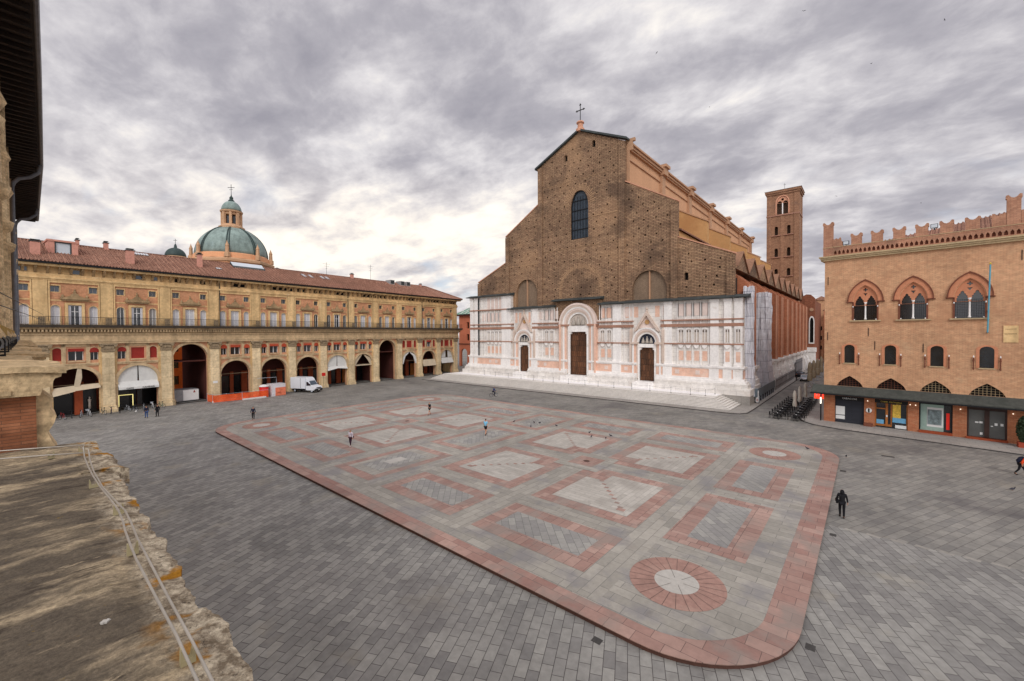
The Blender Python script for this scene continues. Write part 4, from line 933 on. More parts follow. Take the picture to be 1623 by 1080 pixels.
# warm shops in the right hand bays
for i, mk_ in ((9, 'wood'), (11, 'wood'), (12, 'wood'), (13, 'inR')):
    c, w = bayc(i); bp('shop_door', MB().box(c - 2.2, c - .9, 5.0, 5.2, 0, 3.2).box(c + .2, c + 1.4, 5.0, 5.2, 0, 3.2), mk_)
c = bayc(3)[0]
bp('shop_window', MB().box(c - 2.1, c - .9, 1.2, 1.35, .3, 3.0).box(c + .1, c + .7, 1.3, 1.4, .5, 2.9), 'shopD')
g = bp('lit_display_frame', MB().ring([(c - 2.2, .5), (c - 2.2, 2.3), (c - .5, 2.3), (c - .5, .5)], [(c - 2.12, .58), (c - 2.12, 2.22), (c - .58, 2.22), (c - .58, .58)], .7, .8), 'lampY')
c = bayc(2)[0]
bp('shop_pier', MB().box(c - .1, c + .75, 1.0, 1.6, 0, 4.1), 'orgP')
bp('shop_window', MB().box(c - 2.3, c + 2.3, 1.8, 1.9, 0, 3.9), 'shopD')
mq = bp('mannequin', MB().lathe([(.12, 0), (.16, .5), (.13, .9), (.2, 1.25), (.22, 1.4), (.06, 1.5), (.1, 1.6), (.1, 1.75), (.02, 1.82)], 10, (c + 1.5, 1.5, .6)), 'stat', None, True)
# awnings
def awning(i, mk_, parts):
    c = bayc(i)[0]; mb = MB()
    for P, y0, y1 in parts(c): mb.prism(P, y0, y1)
    return bp('awning', mb, mk_)
def full_aw(c, r=2.4, zs=4.38, zb=3.4):
    # lunette cloth split down the middle, and a valance
    L_ = [(c - .06, 6.6), (c - .1, zs)] + [(c - r, zs)] + arc(c, zs, r, PI, PI / 2 + .03, 10)
    R_ = [(c + .06, 6.6), (c + .1, zs)] + [(c + r, zs)] + arc(c, zs, r, 0, PI / 2 - .03, 10)
    return [(L_, .1, .14), (R_, .1, .14)]
awning(3, 'awn', lambda c: full_aw(c)); c = bayc(3)[0]
va = MB(); va.add([(c - 2.4, .12, 4.4), (c + 2.4, .12, 4.4), (c + 2.4, -.5, 3.55), (c - 2.4, -.5, 3.55), (c - 2.4, -.52, 3.2), (c + 2.4, -.52, 3.2)], [(0, 1, 2, 3), (3, 2, 5, 4)]); bp('awning_valance', va, 'awn')
awning(8, 'awn', lambda c: full_aw(c)); c = bayc(8)[0]
va = MB(); va.add([(c - 2.4, .12, 4.4), (c + 2.4, .12, 4.4), (c + 2.4, -.35, 3.7), (c, -.3, 3.95), (c - 2.4, -.35, 3.5)], [(0, 1, 2, 3, 4)]); bp('awning_valance', va, 'awn')
c = bayc(2)[0]
bp('awning', MB().add([(c - 2.4, .05, 4.1), (c - .2, .0, 4.35), (c - .2, -.55, 3.55), (c - 2.4, -.55, 3.0)], [(0, 1, 2, 3)]).add([(c - .2, .05, 4.35), (c + 2.4, .0, 4.45), (c + 2.4, -.5, 3.85), (c - .2, -.5, 3.6)], [(0, 1, 2, 3)]).prism([(c + .1, 6.75), (c + .5, 6.75), (c + .55, 5.4), (c + .25, 4.0), (c - .3, 4.0), (c - .1, 5.4)], -.12, .1), 'awnC')
c = bayc(9)[0]
bp('awning', MB().prism([(c - 2.35, 4.3), (c - 2.35, 4.9), (c - 1.8, 5.9), (c - .2, 6.75), (c - .3, 6.5), (c - 1.3, 5.3), (c - 1.9, 4.3)], .1, .16).prism([(c + 2.35, 4.3), (c + 2.35, 4.9), (c + 1.8, 5.9), (c + .2, 6.75), (c + .3, 6.5), (c + 1.3, 5.3), (c + 1.9, 4.3)], .1, .16).box(c - 2.35, c + 2.35, .05, .2, 4.1, 4.35), 'awnC')
c = bayc(11)[0]
bp('awning', MB().prism([(c - 2.35, 3.6), (c - 2.6, 4.6), (c - 2.0, 5.9), (c - .1, 6.8), (c - .2, 6.5), (c - 1.3, 5.6), (c - 1.7, 4.6), (c - 2.0, 3.7)], -.05, .1).prism([(c + 2.35, 3.6), (c + 2.6, 4.6), (c + 2.0, 5.9), (c + .1, 6.8), (c + .2, 6.5), (c + 1.3, 5.6), (c + 1.7, 4.6), (c + 2.0, 3.7)], -.05, .1), 'awn')
c = bayc(12)[0]; bp('awning', MB().add([(c - 2.4, .1, 4.4), (c + 2.4, .1, 4.4), (c + 2.4, -.5, 2.7), (c - 2.4, -.5, 2.7)], [(0, 1, 2, 3)]), 'awnC')
c = bayc(13)[0]; bp('awning', MB().add([(c - 2.4, .1, 4.6), (c + 2.4, .1, 4.6), (c + 2.4, -.5, 3.1), (c - 2.4, -.5, 3.1)], [(0, 1, 2, 3)]).prism([(c - .4, 6.7), (c - .4, 4.7), (c - 2.4, 4.7)] + arc(c, 4.38, 2.4, PI - .1, PI / 2 + .2, 6), .1, .14).prism([(c + .5, 6.7), (c + .5, 4.7), (c + 2.4, 4.7)] + arc(c, 4.38, 2.4, .1, PI / 2 - .2, 6), .1, .14), 'awn')
# lettering on the valances and over the shop windows (only partly readable in the photograph)
def lettering(name, txt, size, mk_, parent, loc, rot, ext=.01):
    cu = bpy.data.curves.new(name, 'FONT'); cu.body = txt; cu.size = size; cu.extrude = ext; cu.align_x = 'CENTER'
    o = bpy.data.objects.new(name, cu); COL.objects.link(o); cu.materials.append(M[mk_]); o.parent = parent
    o.location = loc; o.rotation_euler = rot
    me = bpy.data.meshes.new_from_object(o); q = bpy.data.objects.new(name, me); COL.objects.link(q); q.parent = parent; q.location = loc; q.rotation_euler = rot
    bpy.data.objects.remove(o); return q
c = bayc(3)[0]; lettering('lettering', 'CAMPARI', .36, 'black', BP, (c + 1.1, -.545, 3.25), (PI / 2, 0, 0))
lettering('lettering', 'CAFFE', .3, 'black', BP, (c - 1.1, -.545, 3.25), (PI / 2, 0, 0))
c = bayc(2)[0]; lettering('lettering', 'RABELLA', .42, 'stat', BP, (c - 1.3, 1.74, 3.0), (PI / 2, 0, 0))
# roof furniture
def on_roof(y): return 21.52 + (y + 1.4) * (25.3 - 21.52) / 8.2
for x, y, w, h, lb in ((-42.0, 2.0, .9, 2.3, 1), (-38.9, 1.2, .9, 1.6, 0), (-29.1, 1.2, .9, 1.9, 0), (-19.4, 3.0, .6, 2.1, 0), (-30.8, 6.8, .5, .9, 1), (-34.0, 6.8, .35, .8, 1), (13.2, 6.6, .55, .9, 1), (35.0, 6.2, .3, .6, 1)):
    z = on_roof(y); ch = bp('chimney', MB().box(x - w / 2, x + w / 2, y - .4, y + .4, z - .6, z + h), 'chimP')
    bp('chimney_cap', MB().box(x - w / 2 - .1, x + w / 2 + .1, y - .5, y + .5, z + h, z + h + .1).box(x - w / 2, x + w / 2, y - .4, y + .4, z + h + .25, z + h + .33), 'lead', ch)
x = -36.0; y = 3.4; z = on_roof(2.6)
d_ = bp('dormer', MB().box(x - 1.6, x - .95, 2.2, 4.6, z - .5, z + 1.5).box(x + .75, x + 1.4, 2.2, 4.6, z - .5, z + 1.5).box(x - 1.7, x + 1.5, 2.1, 5.5, z + 1.5, z + 1.75), 'chimP')
bp('dormer_frame', MB().ring([(x - .95, z - .3), (x - .95, z + 1.5), (x + .75, z + 1.5), (x + .75, z - .3)], [(x - .8, z - .15), (x - .8, z + 1.35), (x + .6, z + 1.35), (x + .6, z - .15)], 2.25, 2.4), 'lead', d_)
bp('pane', MB().box(x - .9, x + .7, 2.4, 2.45, z - .25, z + 1.45), 'sklt', d_)
def skylight(x0, x1, y0, y1, big=False):
    e = .5 if big else .08
    s_ = bp('skylight', MB().add([(x0, y0, on_roof(y0) + .1), (x1, y0, on_roof(y0) + .1), (x1, y1, on_roof(y1) + e), (x0, y1, on_roof(y1) + e), (x0, y0, on_roof(y0) - .2), (x1, y0, on_roof(y0) - .2), (x1, y1, on_roof(y1) - .2), (x0, y1, on_roof(y1) - .2)], [(0, 1, 2, 3), (0, 4, 5, 1), (1, 5, 6, 2), (2, 6, 7, 3), (3, 7, 4, 0)]), 'lead')
    bp('pane', MB().add([(x0 + .08, y0 + .08, on_roof(y0) + .13), (x1 - .08, y0 + .08, on_roof(y0) + .13), (x1 - .08, y1 - .08, on_roof(y1) + e), (x0 + .08, y1 - .08, on_roof(y1) + e)], [(0, 1, 2, 3)]), 'sklt', s_)
skylight(-28.0, -25.6, 5.5, 6.6); skylight(-13.4, -7.6, 4.6, 6.4, True); skylight(-17.0, -16.0, 2.6, 3.3)
for x in (-.4, 1.2, 3.9, 5.0): skylight(x, x + .8, 3.4, 5.2)
for x in (24.2, 27.6, 29.6):
    z = on_roof(5.6)
    d_ = bp('roof_vent', MB().box(x - .7, x + .7, 5.0, 7.0, z - .5, z + 1.0), 'shutG'); bp('vent_louvre', MB().box(x - .5, x + .5, 4.96, 5.0, z, z + .9), 'lead', d_)
for x, h in ((18.6, 4.2), (6.6, 3.2)):
    bp('antenna', MB().tube([(x, 6.6, 25), (x, 6.6, 25 + h)], .03).tube([(x - .9, 6.6, 24.6 + h), (x + .9, 6.6, 24.6 + h)], .02).tube([(x - .6, 6.6, 24.1 + h), (x + .6, 6.6, 24.1 + h)], .02).tube([(x, 6.2, 23.6 + h), (x, 7.0, 23.6 + h)], .02), 'iron')
# pieces around the arcade
for x, y in ((bayc(4)[0] + 2.9, -.5), (bayc(4)[0] - 2.6 + .1, -.2)): bp('bollard', MB().lathe([(.24, 0), (.24, .7), (.14, .95), (.02, 1.0)], 10, (x, y - .4, 0)), 'cap')
bp('wall_plaque', MB().box(-18.5 - .35, -18.5 + .35, -.46, -.42, 3.0, 3.4), 'white')
sf = bp('street_facade', MB().wall(rect(bayc(4)[0] - 9, bayc(4)[0] + 9, 0, 12), [rect(bayc(4)[0] - 7 + 2.6 * k, bayc(4)[0] - 6.1 + 2.6 * k, z_, z_ + 1.8) for k in range(6) for z_ in (1.2, 4.6, 8.0)], 21, 21.4), 'orang')
bp('street_windows', MB().box(bayc(4)[0] - 8.8, bayc(4)[0] + 8.8, 21.35, 21.38, .5, 11), 'glass', sf)
bp('street_facade', MB().box(bayc(10)[0] - 9, bayc(10)[0] + 9, 21, 21.4, 0, 12), 'ochD')
# ================================================================ crenellated palace
M.update(
 nb=mat('buff_brick', (204, 156, 120), .95, .15, .16, .14, 2.2, .25, 5, brick=(.42, .12, .012, (172, 130, 99), (216, 172, 134)), patch=[((180, 130, 98), .2, .54, .55), ((204, 176, 142), .28, .60, .55), ((136, 104, 82), .8, .66, .4)], streak=((.25, .25, 1.6), .92, 1.06)),
 nbr=mat('orange_base_brick', (176, 108, 74), .95, .13, .2, .12, 3, .3, 5, brick=(.42, .12, .012, (144, 98, 76), (184, 126, 92))),
 merB=mat('merlon_brick', (180, 130, 104), .95, .14, .3, .14, 3, .3, 5, brick=(.42, .12, .014, (150, 112, 92), (194, 146, 118)), patch=[((130, 104, 88), .4, .60, .5)]),
 terra=mat('terracotta_trim', (204, 138, 104), .85, .08, .6, .1, 5, .2, 9),
 terraD=mat('dark_terracotta', (122, 74, 56), .85, .1, .6, .1, 5),
 stoneC=mat('cornice_stone', (188, 166, 130), .85, .12, .5, .1, 4),
 cano=mat('green_copper_canopy', (72, 74, 69), .8, .2, .8, .2, 4, .3, 6, patch=[((56, 60, 55), .8, .55, .7), ((122, 122, 110), .6, .64, .6)]),
 charc=mat('charcoal_shutter', (46, 48, 56), .6, .05, 1, .05, 3, .2, 5, brick=(6, .14, .012, (34, 36, 42), (50, 52, 60))),
 paper=mat('paper_notice', (226, 228, 226), .7, .04, 1, .03),
 blueP=mat('blue_poster', (110, 170, 206), .6, .1, 1.5, .05),
 yelP=mat('yellow_display', (206, 172, 72), .6, .25, 3, .3, 9, emit=((206, 166, 70), .1)),
 greenW=mat('pale_green_window', (140, 162, 152), .2, .15, .9, .05, spec=.6, emit=((168, 196, 184), .06)),
 greyG=mat('grey_reflecting_glass', (96, 98, 96), .12, .15, .5, 0, spec=.7),
 poster=mat('photo_poster', (120, 134, 136), .5, .4, 2.5, .3, 6),
 redP=mat('red_pillar', (200, 44, 34), .5, .05, 1, 0, emit=((210, 40, 30), .25)),
 neon=mat('red_neon', (255, 70, 40), .5, 0, 1, 0, emit=((255, 62, 34), 1.6)),
 lampW=mat('lit_lamp', (255, 250, 235), .4, 0, 1, 0, emit=((255, 246, 226), 1.6)),
 dkb=mat('dark_brown_frame', (62, 42, 36), .5, .1, 1, .1),
 pole=mat('blue_pole', (96, 168, 190), .5, .08, 2, .05),
 gold=mat('gilt', (226, 200, 90), .35, .05, 1, 0, metal=.3),
)
NP = thing('crenellated_palace', 'buff brick palace with swallow-tail battlements and three traceried gothic windows', 'palace', (-4.2, 66.3, 0), math.radians(-7))
def npp(name, mb, mk_, parent=None, smooth=False): return mb.build(name, M[mk_], parent or NP, smooth)
E2 = 30.0
SH = [(1.13, 3.97, .1, 3.45), (4.94, 7.82, .1, 3.45), (8.72, 11.33, .35, 3.65), (12.37, 15.14, .3, 3.7), (16.3, 19.2, .1, 3.6)]
ARC = [(2.57, 2.55), (6.36, 2.6), (10.0, 2.45), (13.75, 2.55), (17.7, 2.6)]
W2 = [2.52, 6.27, 10.08, 13.70, 17.5]
W3 = [3.98, 8.14, 12.45, 20.6]
holes = [rect(a, b, c, d) for a, b, c, d in SH]
def lowarc(c, w, z0=4.72, zt=6.02, n=7):
    L_ = [(c - w / 2 * (1 - t / n), z0 + (zt - z0) * (t / n) ** .62) for t in range(n + 1)]
    return L_ + [(2 * c - x, z) for x, z in reversed(L_[:-1])]
holes += [lowarc(c, w) for c, w in ARC]
def seg(c, w, z0, z1): return [(c - w / 2, z0)] + arc(c, z1 - .42, w / 2, PI, 0, 8, .42) + [(c + w / 2, z0)]
holes += [seg(c, 1.02, 7.62, 9.86) for c in W2]
holes += [gothic(c, 2.2, 12.84, 15.1, 17.0) for c in W3]
npp('front_wall', MB().wall([(0, 3.7), (0, 20.4), (E2, 20.4), (E2, 3.7)], [h for h in holes if h[0][1] > 3.9], 0, .7), 'nb')
npp('base_wall', MB().wall([(0, 0), (0, 3.7), (E2, 3.7), (E2, 0)], [rect(a, b, c, min(d, 3.6)) for a, b, c, d in SH], 0, .7), 'nbr')
npp('side_wall', MB().box(.003, .7, .7, 80, 3.7, 20.4), 'nb'); npp('side_base_wall', MB().box(.003, .7, .7, 80, 0, 3.7), 'nbr')
npp('inner_wall', MB().box(.7, E2, 2.6, 2.8, 0, 20), 'void')
npp('cornice', MB().box(-.3, E2, -.28, .4, 20.4, 20.6).box(-.42, E2, -.4, .4, 20.6, 20.78).box(-.55, E2, -.52, .4, 20.78, 20.95).box(-.5, 0, .4, 80, 20.5, 20.95), 'stoneC')
# corbel table
hs = []; x = .95
while x < E2 - .4: hs.append([(x, 21.1), (x, 21.4), (x + .13, 21.62), (x + .26, 21.4), (x + .26, 21.1)]); x += .405
npp('corbel_table', MB().wall(rect(-.15, E2, 20.95, 21.85), hs, -.2, .25), 'merB')
npp('corbel_backing', MB().box(-.1, E2, .02, .3, 20.95, 21.8), 'terraD')
npp('parapet', MB().box(-.18, E2, -.22, .42, 21.85, 22.02), 'merB')
npp('parapet_coping', MB().box(-.18, E2, -.26, .46, 22.02, 22.08), 'stoneC')
npp('side_parapet', MB().box(-.18, .3, .42, 80, 20.95, 22.05), 'merB')
def merlon(x0, x1, z0, z1, y0=-.18, y1=.4):
    w = x1 - x0; mx = (x0 + x1) / 2; d = .34
    npp('merlon', MB().prism([(x0, z0), (x0, z1 - .42), (x0 - .07, z1 - .36), (x0 - .06, z1 - .05), (x0 + .1, z1), (x0 + w * .3, z1 - .26), (mx, z1 - d), (x1 - w * .3, z1 - .26), (x1 - .1, z1), (x1 + .06, z1 - .05), (x1 + .07, z1 - .36), (x1, z1 - .42), (x1, z0)], y0, y1), 'merB')
for a, b in ((2.62, 3.58), (4.50, 5.50), (6.42, 7.42), (8.30, 9.28), (10.20, 11.18), (12.08, 13.08)): merlon(a, b, 22.05, 23.45)
merlon(-.15, .80, 22.05, 25.25); 
npp('merlon_step', MB().prism([(.82, 22.06), (.82, 23.1), (1.0, 23.0), (1.15, 23.15), (1.35, 22.98), (1.55, 23.2), (1.6, 22.8), (1.72, 22.7), (1.8, 22.06)], -.15, .38), 'merB')
merlon(14.86, 15.8, 22.05, 25.1)
npp('merlon_step', MB().prism([(13.9, 22.06), (13.9, 23.0), (13.84, 23.1), (13.9, 23.4), (14.05, 23.42), (14.2, 23.15), (14.45, 23.2), (14.65, 23.35), (14.84, 23.4), (14.84, 22.06)], -.15, .38).box(15.82, 16.9, -.15, .38, 22.06, 23.45), 'merB')
for a in (18.0, 20.0, 22.0, 24.0): merlon(a, a + 1, 22.05, 23.45)
for k in range(8): merlon(-.15, .4, 22.05, 23.4, 3 + 2.2 * k, 4 + 2.2 * k)
npp('roof', MB().add([(1.5, 1.2, 21.7), (E2, 1.2, 21.7), (E2, 10, 25.2), (15.0, 10, 25.2), (1.5, 20, 21.7)], [(0, 1, 2, 3), (0, 3, 4)]), 'tile')
mb = MB(); x = 3.2
while x < E2: mb.tube([(x, 1.15, 21.73), (x, 10, 25.25)] if x > 15 else [(x, 1.15, 21.73), (x, 1.2 + (x - 1.5) / 13.5 * 8.8, 21.75 + (x - 1.5) / 13.5 * 3.5)], .09, 4, False); x += .36
npp('tile_ridges', mb, 'tile')
# gothic windows
for c in W3:
    w = npp('gothic_window', MB().ring(gothic(c, 3.15, 15.12, 15.14, 17.6), gothic(c, 2.36, 15.12, 15.14, 17.05), -.14, .1), 'terra')
    npp('hood_mould', MB().ring(gothic(c, 3.35, 15.02, 15.14, 17.76), gothic(c, 3.15, 15.02, 15.14, 17.6), -.24, .05).box(c - 1.78, c - 1.1, -.2, .02, 15.0, 15.1).box(c + 1.1, c + 1.78, -.2, .02, 15.0, 15.1), 'terraD', w)
    def trefoil(cc):
        P = [(cc - .43, 14.4), (cc - .43, 15.0)]
        for a, b in ((-.36, 15.06), (-.38, 15.24), (-.27, 15.28), (-.26, 15.44), (-.15, 15.5), (-.12, 15.68), (0, 15.78), (.12, 15.68), (.15, 15.5), (.26, 15.44), (.27, 15.28), (.38, 15.24), (.36, 15.06)): P.append((cc + a, b))
        return P + [(cc + .43, 15.0), (cc + .43, 14.4)]
    quat = []
    for k in range(16):
        t = k * PI / 8; r = .2 if k % 4 else .24
        quat.append((c + (.1 + .13 * abs(math.cos(2 * t))) * math.cos(t), 16.5 + (.1 + .13 * abs(math.cos(2 * t))) * math.sin(t)))
    tri = [(c - .22, 16.08), (c + .22, 16.08), (c + .1, 15.95), (c, 15.74), (c - .1, 15.95)]
    shp = gothic(c, 2.3, 14.41, 15.1, 17.05)
    npp('tracery', MB().wall([(c - 1.1, 14.6), (c - 1.1, 15.1)] + shp[2:-2] + [(c + 1.1, 15.1), (c + 1.1, 14.6)], [[(a, max(b, 14.62)) for a, b in trefoil(c - .53)], [(a, max(b, 14.62)) for a, b in trefoil(c + .53)], quat, tri], .12, .3), 'terra', w)
    npp('window_column', MB().lathe([(.13, 12.9), (.13, 13.0), (.085, 13.1), (.075, 14.7), (.1, 14.8), (.16, 15.0)], 12, (c, .2, 0)), 'marbP', w, True)
    npp('jamb_column', MB().box(c - 1.22, c - 1.08, -.08, .2, 12.86, 15.05).box(c + 1.08, c + 1.22, -.08, .2, 12.86, 15.05), 'terraD', w)
    npp('column_knob', MB().lathe([(.02, 12.86), (.07, 12.9), (.02, 13.0)], 6, (c - 1.0, -.1, 0)).lathe([(.02, 12.86), (.07, 12.9), (.02, 13.0)], 6, (c + 1.0, -.1, 0)).lathe([(.02, 14.4), (.07, 14.5), (.02, 14.6)], 6, (c - 1.14, -.1, 0)).lathe([(.02, 14.4), (.07, 14.5), (.02, 14.6)], 6, (c + 1.14, -.1, 0)), 'marbP', w)
    npp('pane', MB().box(c - 1.1, c + 1.1, .5, .53, 12.84, 17.0), 'glass', w)
    gm = MB()
    for k in range(13): gm.box(c - 1.05 + k * .17, c - 1.035 + k * .17, .3, .315, 12.85, 14.9)
    for k in range(12): gm.box(c - 1.08, c + 1.08, .3, .315, 12.95 + k * .17, 12.965 + k * .17)
    npp('window_grille', gm, 'iron', w)
    npp('window_sill', MB().box(c - 1.45, c + 1.45, -.24, .3, 12.7, 12.84), 'stoneC', w)
for k, c in enumerate(W2):
    w = npp('square_window', MB().ring(seg(c, 1.5, 7.58, 10.0), seg(c, 1.02, 7.62, 9.86), -.05, .02), 'terra')
    npp('pane', MB().box(c - .5, c + .5, .34, .37, 7.62, 9.9), 'glass', w)
    npp('window_sill', MB().box(c - .58, c + .58, -.09, .3, 7.5, 7.62), 'stoneC', w)
    for s in (-1, 1): npp('torch_bracket', MB().lathe([(.03, 7.4), (.07, 7.5), (.05, 7.7), (.05, 8.3), (.08, 8.35), (.05, 8.7)], 8, (c + s * .92, -.14, 0)), 'terraD'); npp('bracket_tip', MB().lathe([(.05, 8.7), (.05, 8.85), (.02, 8.9)], 8, (c + s * .92, -.14, 0)), 'marbP')
for c, w in ARC:
    g = npp('arched_fanlight', MB().prism(lowarc(c, w), .25, .27), 'void')
    gm = MB()
    for k in range(9): xx = c - w / 2 + (k + .5) * w / 9; gm.box(xx - .012, xx + .012, .2, .22, 4.7, 4.75 + 1.2 * (1 - abs(xx - c) / (w / 2)) ** .7)
    for zz_ in (4.95, 5.2, 5.45, 5.7): hw = w / 2 * (1 - ((zz_ - 4.72) / 1.3) ** 1.6); gm.box(c - hw, c + hw, .2, .22, zz_, zz_ + .02)
    npp('grille', gm, 'terraD' if c < 9 else 'stoneC', g)
npp('canopy', MB().prism([(-1.15, 3.72), (-1.15, 3.86), (0.0, 4.72), (0.0, 4.55)], -1.15, E2, 'x').prism([(-1.15, 3.72), (-1.15, 3.86), (0, 4.72), (0, 4.55)], 0, 14, 'y'), 'cano')
npp('canopy_gutter', MB().box(-1.2, E2, -1.22, -1.1, 3.62, 3.76).box(-1.22, -1.1, -1.2, 14, 3.62, 3.76), 'iron')
for x in (1.3, 6.9, 9.4, 10.4, 13.0, 14.0): npp('canopy_lamp', MB().lathe([(.05, 0), (.06, .03), (.01, .05)], 8, (x, -.75, 3.68)), 'lampW')
for x in (4.3, 8.0, 8.45, 11.9, 15.5): npp('wall_lamp', MB().box(x - .04, x + .04, -.1, 0, 3.1, 3.16), 'lampW')
# anchors, plaque, pole
for x, z in ((.35, 17.9), (.35, 10.9), (4.9, 9.8), (9.0, 9.6), (4.3, 11.4), (15.9, 19.0)): npp('tie_anchor', MB().box(x - .03, x + .03, -.05, 0, z - .5, z + .5), 'iron')
npp('stone_plaque', MB().box(14.78, 15.76, -.08, .02, 10.3, 12.0), 'och')
lettering('plaque_lettering', 'MDCCCLX', .15, 'ochD', NP, (15.27, -.085, 11.6), (PI / 2, 0, 0)); lettering('plaque_lettering', 'SENATVS', .2, 'ochD', NP, (15.27, -.085, 11.1), (PI / 2, 0, 0))
fp = npp('flagpole', MB().tube([(13.72, -.25, 11.3), (13.82, -.95, 18.2)], .065, 8), 'pole')
npp('pole_ball', MB().lathe([(.02, -.1), (.11, 0), (.02, .12)], 10, (13.82, -.96, 18.3)), 'gold', fp)
npp('pole_bracket', MB().box(13.66, 13.78, -.3, 0, 11.3, 11.38).box(13.7, 13.8, -.5, 0, 13.5, 13.58), 'iron', fp)
for x, z in ((2.1, 22.1), (9.75, 22.7)):
    q = npp('floodlight', MB().box(x - .3, x + .3, -.1, .1, z + .1, z + .55).box(x - .05, x + .05, 0, .08, z - .1, z + .1), 'iron'); npp('lamp_glass', MB().box(x - .25, x + .25, -.13, -.1, z + .14, z + .5), 'sklt', q)
# shops
s1 = npp('shop_shutter', MB().box(1.13, 3.97, .25, .3, .1, 2.95), 'charc'); npp('sign_board', MB().box(1.13, 3.97, .12, .3, 2.95, 3.45), 'black', s1)
lettering('sign_lettering', 'TABACCHI', .3, 'paper', s1, (2.55, .11, 3.08), (PI / 2, 0, 0))
npp('notice', MB().box(1.2, 2.1, .2, .24, 1.1, 2.15).box(1.2, 2.1, .2, .24, .55, 1.0), 'paper', s1)
npp('door_sill', MB().box(1.1, 4.0, -.05, .4, .0, .1).box(4.9, 7.9, -.15, .4, 0, .1), 'marbP')
s2 = npp('shop_front', MB().ring([(4.94, .1), (4.94, 3.45), (7.82, 3.45), (7.82, .1)], [(5.06, .3), (5.06, 3.0), (7.7, 3.0), (7.7, .3)], .15, .3).box(5.9, 6.1, .16, .3, .3, 3.0).box(5.06, 6.0, .18, .28, 2.3, 2.42).box(5.9, 6.05, .14, .3, .3, 3).box(6.35, 6.45, .16, .3, .3, 3.0).box(5.06, 6.4, .18, .28, .3, .55), 'wood')
npp('pane', MB().box(5.0, 7.75, .3, .33, .2, 3.1), 'glass', s2)
npp('shop_display', MB().box(6.5, 7.2, .26, .29, 1.3, 2.9).box(6.8, 7.2, .25, .28, 2.6, 2.95), 'yelP', s2); npp('poster', MB().box(5.1, 5.75, .14, .18, .55, 1.05).box(6.5, 7.65, .22, .27, .85, 1.4), 'blueP', s2)
npp('notice', MB().box(6.75, 7.7, .12, .16, .22, .6).box(5.95, 6.08, .1, .14, 1.4, 1.65), 'paper', s2)
npp('sign_board', MB().box(4.94, 7.82, .08, .3, 3.02, 3.45), 'black', s2); lettering('sign_lettering', 'CI BAR  PIADINERIA', .21, 'gold', s2, (6.38, .07, 3.13), (PI / 2, 0, 0))
rs = npp('round_sign', MB().prism([(4.42 + .28 * math.cos(t * PI / 10), 2.0 + .28 * math.sin(t * PI / 10)) for t in range(20)], -.06, -.01), 'paper'); npp('sign_bar', MB().box(4.35, 4.49, -.08, -.06, 1.76, 2.24), 'black', rs)
npp('doorstep_box', MB().box(4.0, 4.8, -.5, -.1, .12, .5), 'terraD')
s3 = npp('display_window', MB().ring([(8.72, .35), (8.72, 3.65), (11.33, 3.65), (11.33, .35)], [(8.84, .5), (8.84, 3.35), (11.2, 3.35), (11.2, .5)], .1, .3), 'black')
npp('pane', MB().box(8.8, 10.65, .34, .36, .4, 3.4), 'greenW', s3); npp('pane', MB().box(10.65, 11.25, .34, .36, .4, 3.4), 'glass', s3)
npp('poster', MB().box(9.4, 10.5, .28, .32, 1.1, 2.75), 'poster', s3); npp('poster_frame', MB().box(9.35, 10.62, .325, .335, .85, 3.0), 'paper', s3); npp('red_panel', MB().box(10.85, 11.1, .26, .32, .7, 2.5), 'redP', s3)
npp('window_apron', MB().box(8.72, 11.33, -.1, .3, .12, .4), 'orgP')
s4 = npp('glazed_door', MB().ring([(12.37, .3), (12.37, 3.7), (15.14, 3.7), (15.14, .3)], [(12.5, .45), (12.5, 3.2), (15.0, 3.2), (15.0, .45)], .1, .3).box(13.6, 13.95, .1, .3, .4, 3.3), 'dkb')
npp('pane', MB().box(12.45, 15.05, .32, .35, .35, 3.3), 'greyG', s4); npp('notice', MB().box(12.95, 13.2, .28, .31, 1.8, 1.95).box(13.25, 13.5, .28, .31, 1.8, 2.0).box(13.3, 13.5, .28, .31, .6, .85).box(14.3, 14.5, .28, .31, 1.7, 1.95).box(14.7, 14.9, .28, .31, 1.7, 1.95).box(14.05, 14.2, .28, .31, 1.55, 1.65), 'paper', s4)
npp('door_step', MB().box(12.3, 15.2, -.2, .3, .12, .32), 'orgP')
# neon sign and corner post under the canopy, lane side
bs = npp('neon_bar_sign', MB().box(-1.5, -.3, 2.4, 2.5, 2.55, 3.45), 'neon'); lettering('sign_lettering', 'BAR', .5, 'paper', bs, (-.9, 2.37, 2.85), (PI / 2, 0, 0))
npp('corner_post', MB().box(-.32, -.2, -.3, -.18, 0.1, 3.7), 'iron'); npp('menu_light', MB().box(-.33, -.19, -.36, -.3, 2.3, 3.1), 'lampW')

# ================================================================ potted shrub by the crenellated palace
def leafy(mb, c, r, n, s, seed, squash=1.0):
    q = random.Random(seed)
    for _ in range(n):
        a, b = q.uniform(0, 2 * PI), q.uniform(-1, 1); rad = q.uniform(.55, 1.0) ** .5
        k = (1 - b * b) ** .5
        p = Vector((c[0] + r[0] * rad * k * math.cos(a), c[1] + r[1] * rad * k * math.sin(a), c[2] + r[2] * rad * b))
        u = Vector((q.gauss(0, 1), q.gauss(0, 1), q.gauss(0, 1))).normalized(); v = u.cross(Vector((q.gauss(0, 1), q.gauss(0, 1), q.gauss(0, 1)))).normalized()
        w = s * q.uniform(.6, 1.3); mb.add([p - u * w, p + v * w * .45, p + u * w, p - v * w * .45], [(0, 1, 2, 3)])
    return mb
M['leaf'] = mat('dark_leaves', (52, 66, 44), .7, .4, 3, .3, 8)
M['potR'] = mat('red_planter', (158, 70, 46), .7, .1, 1, .1)
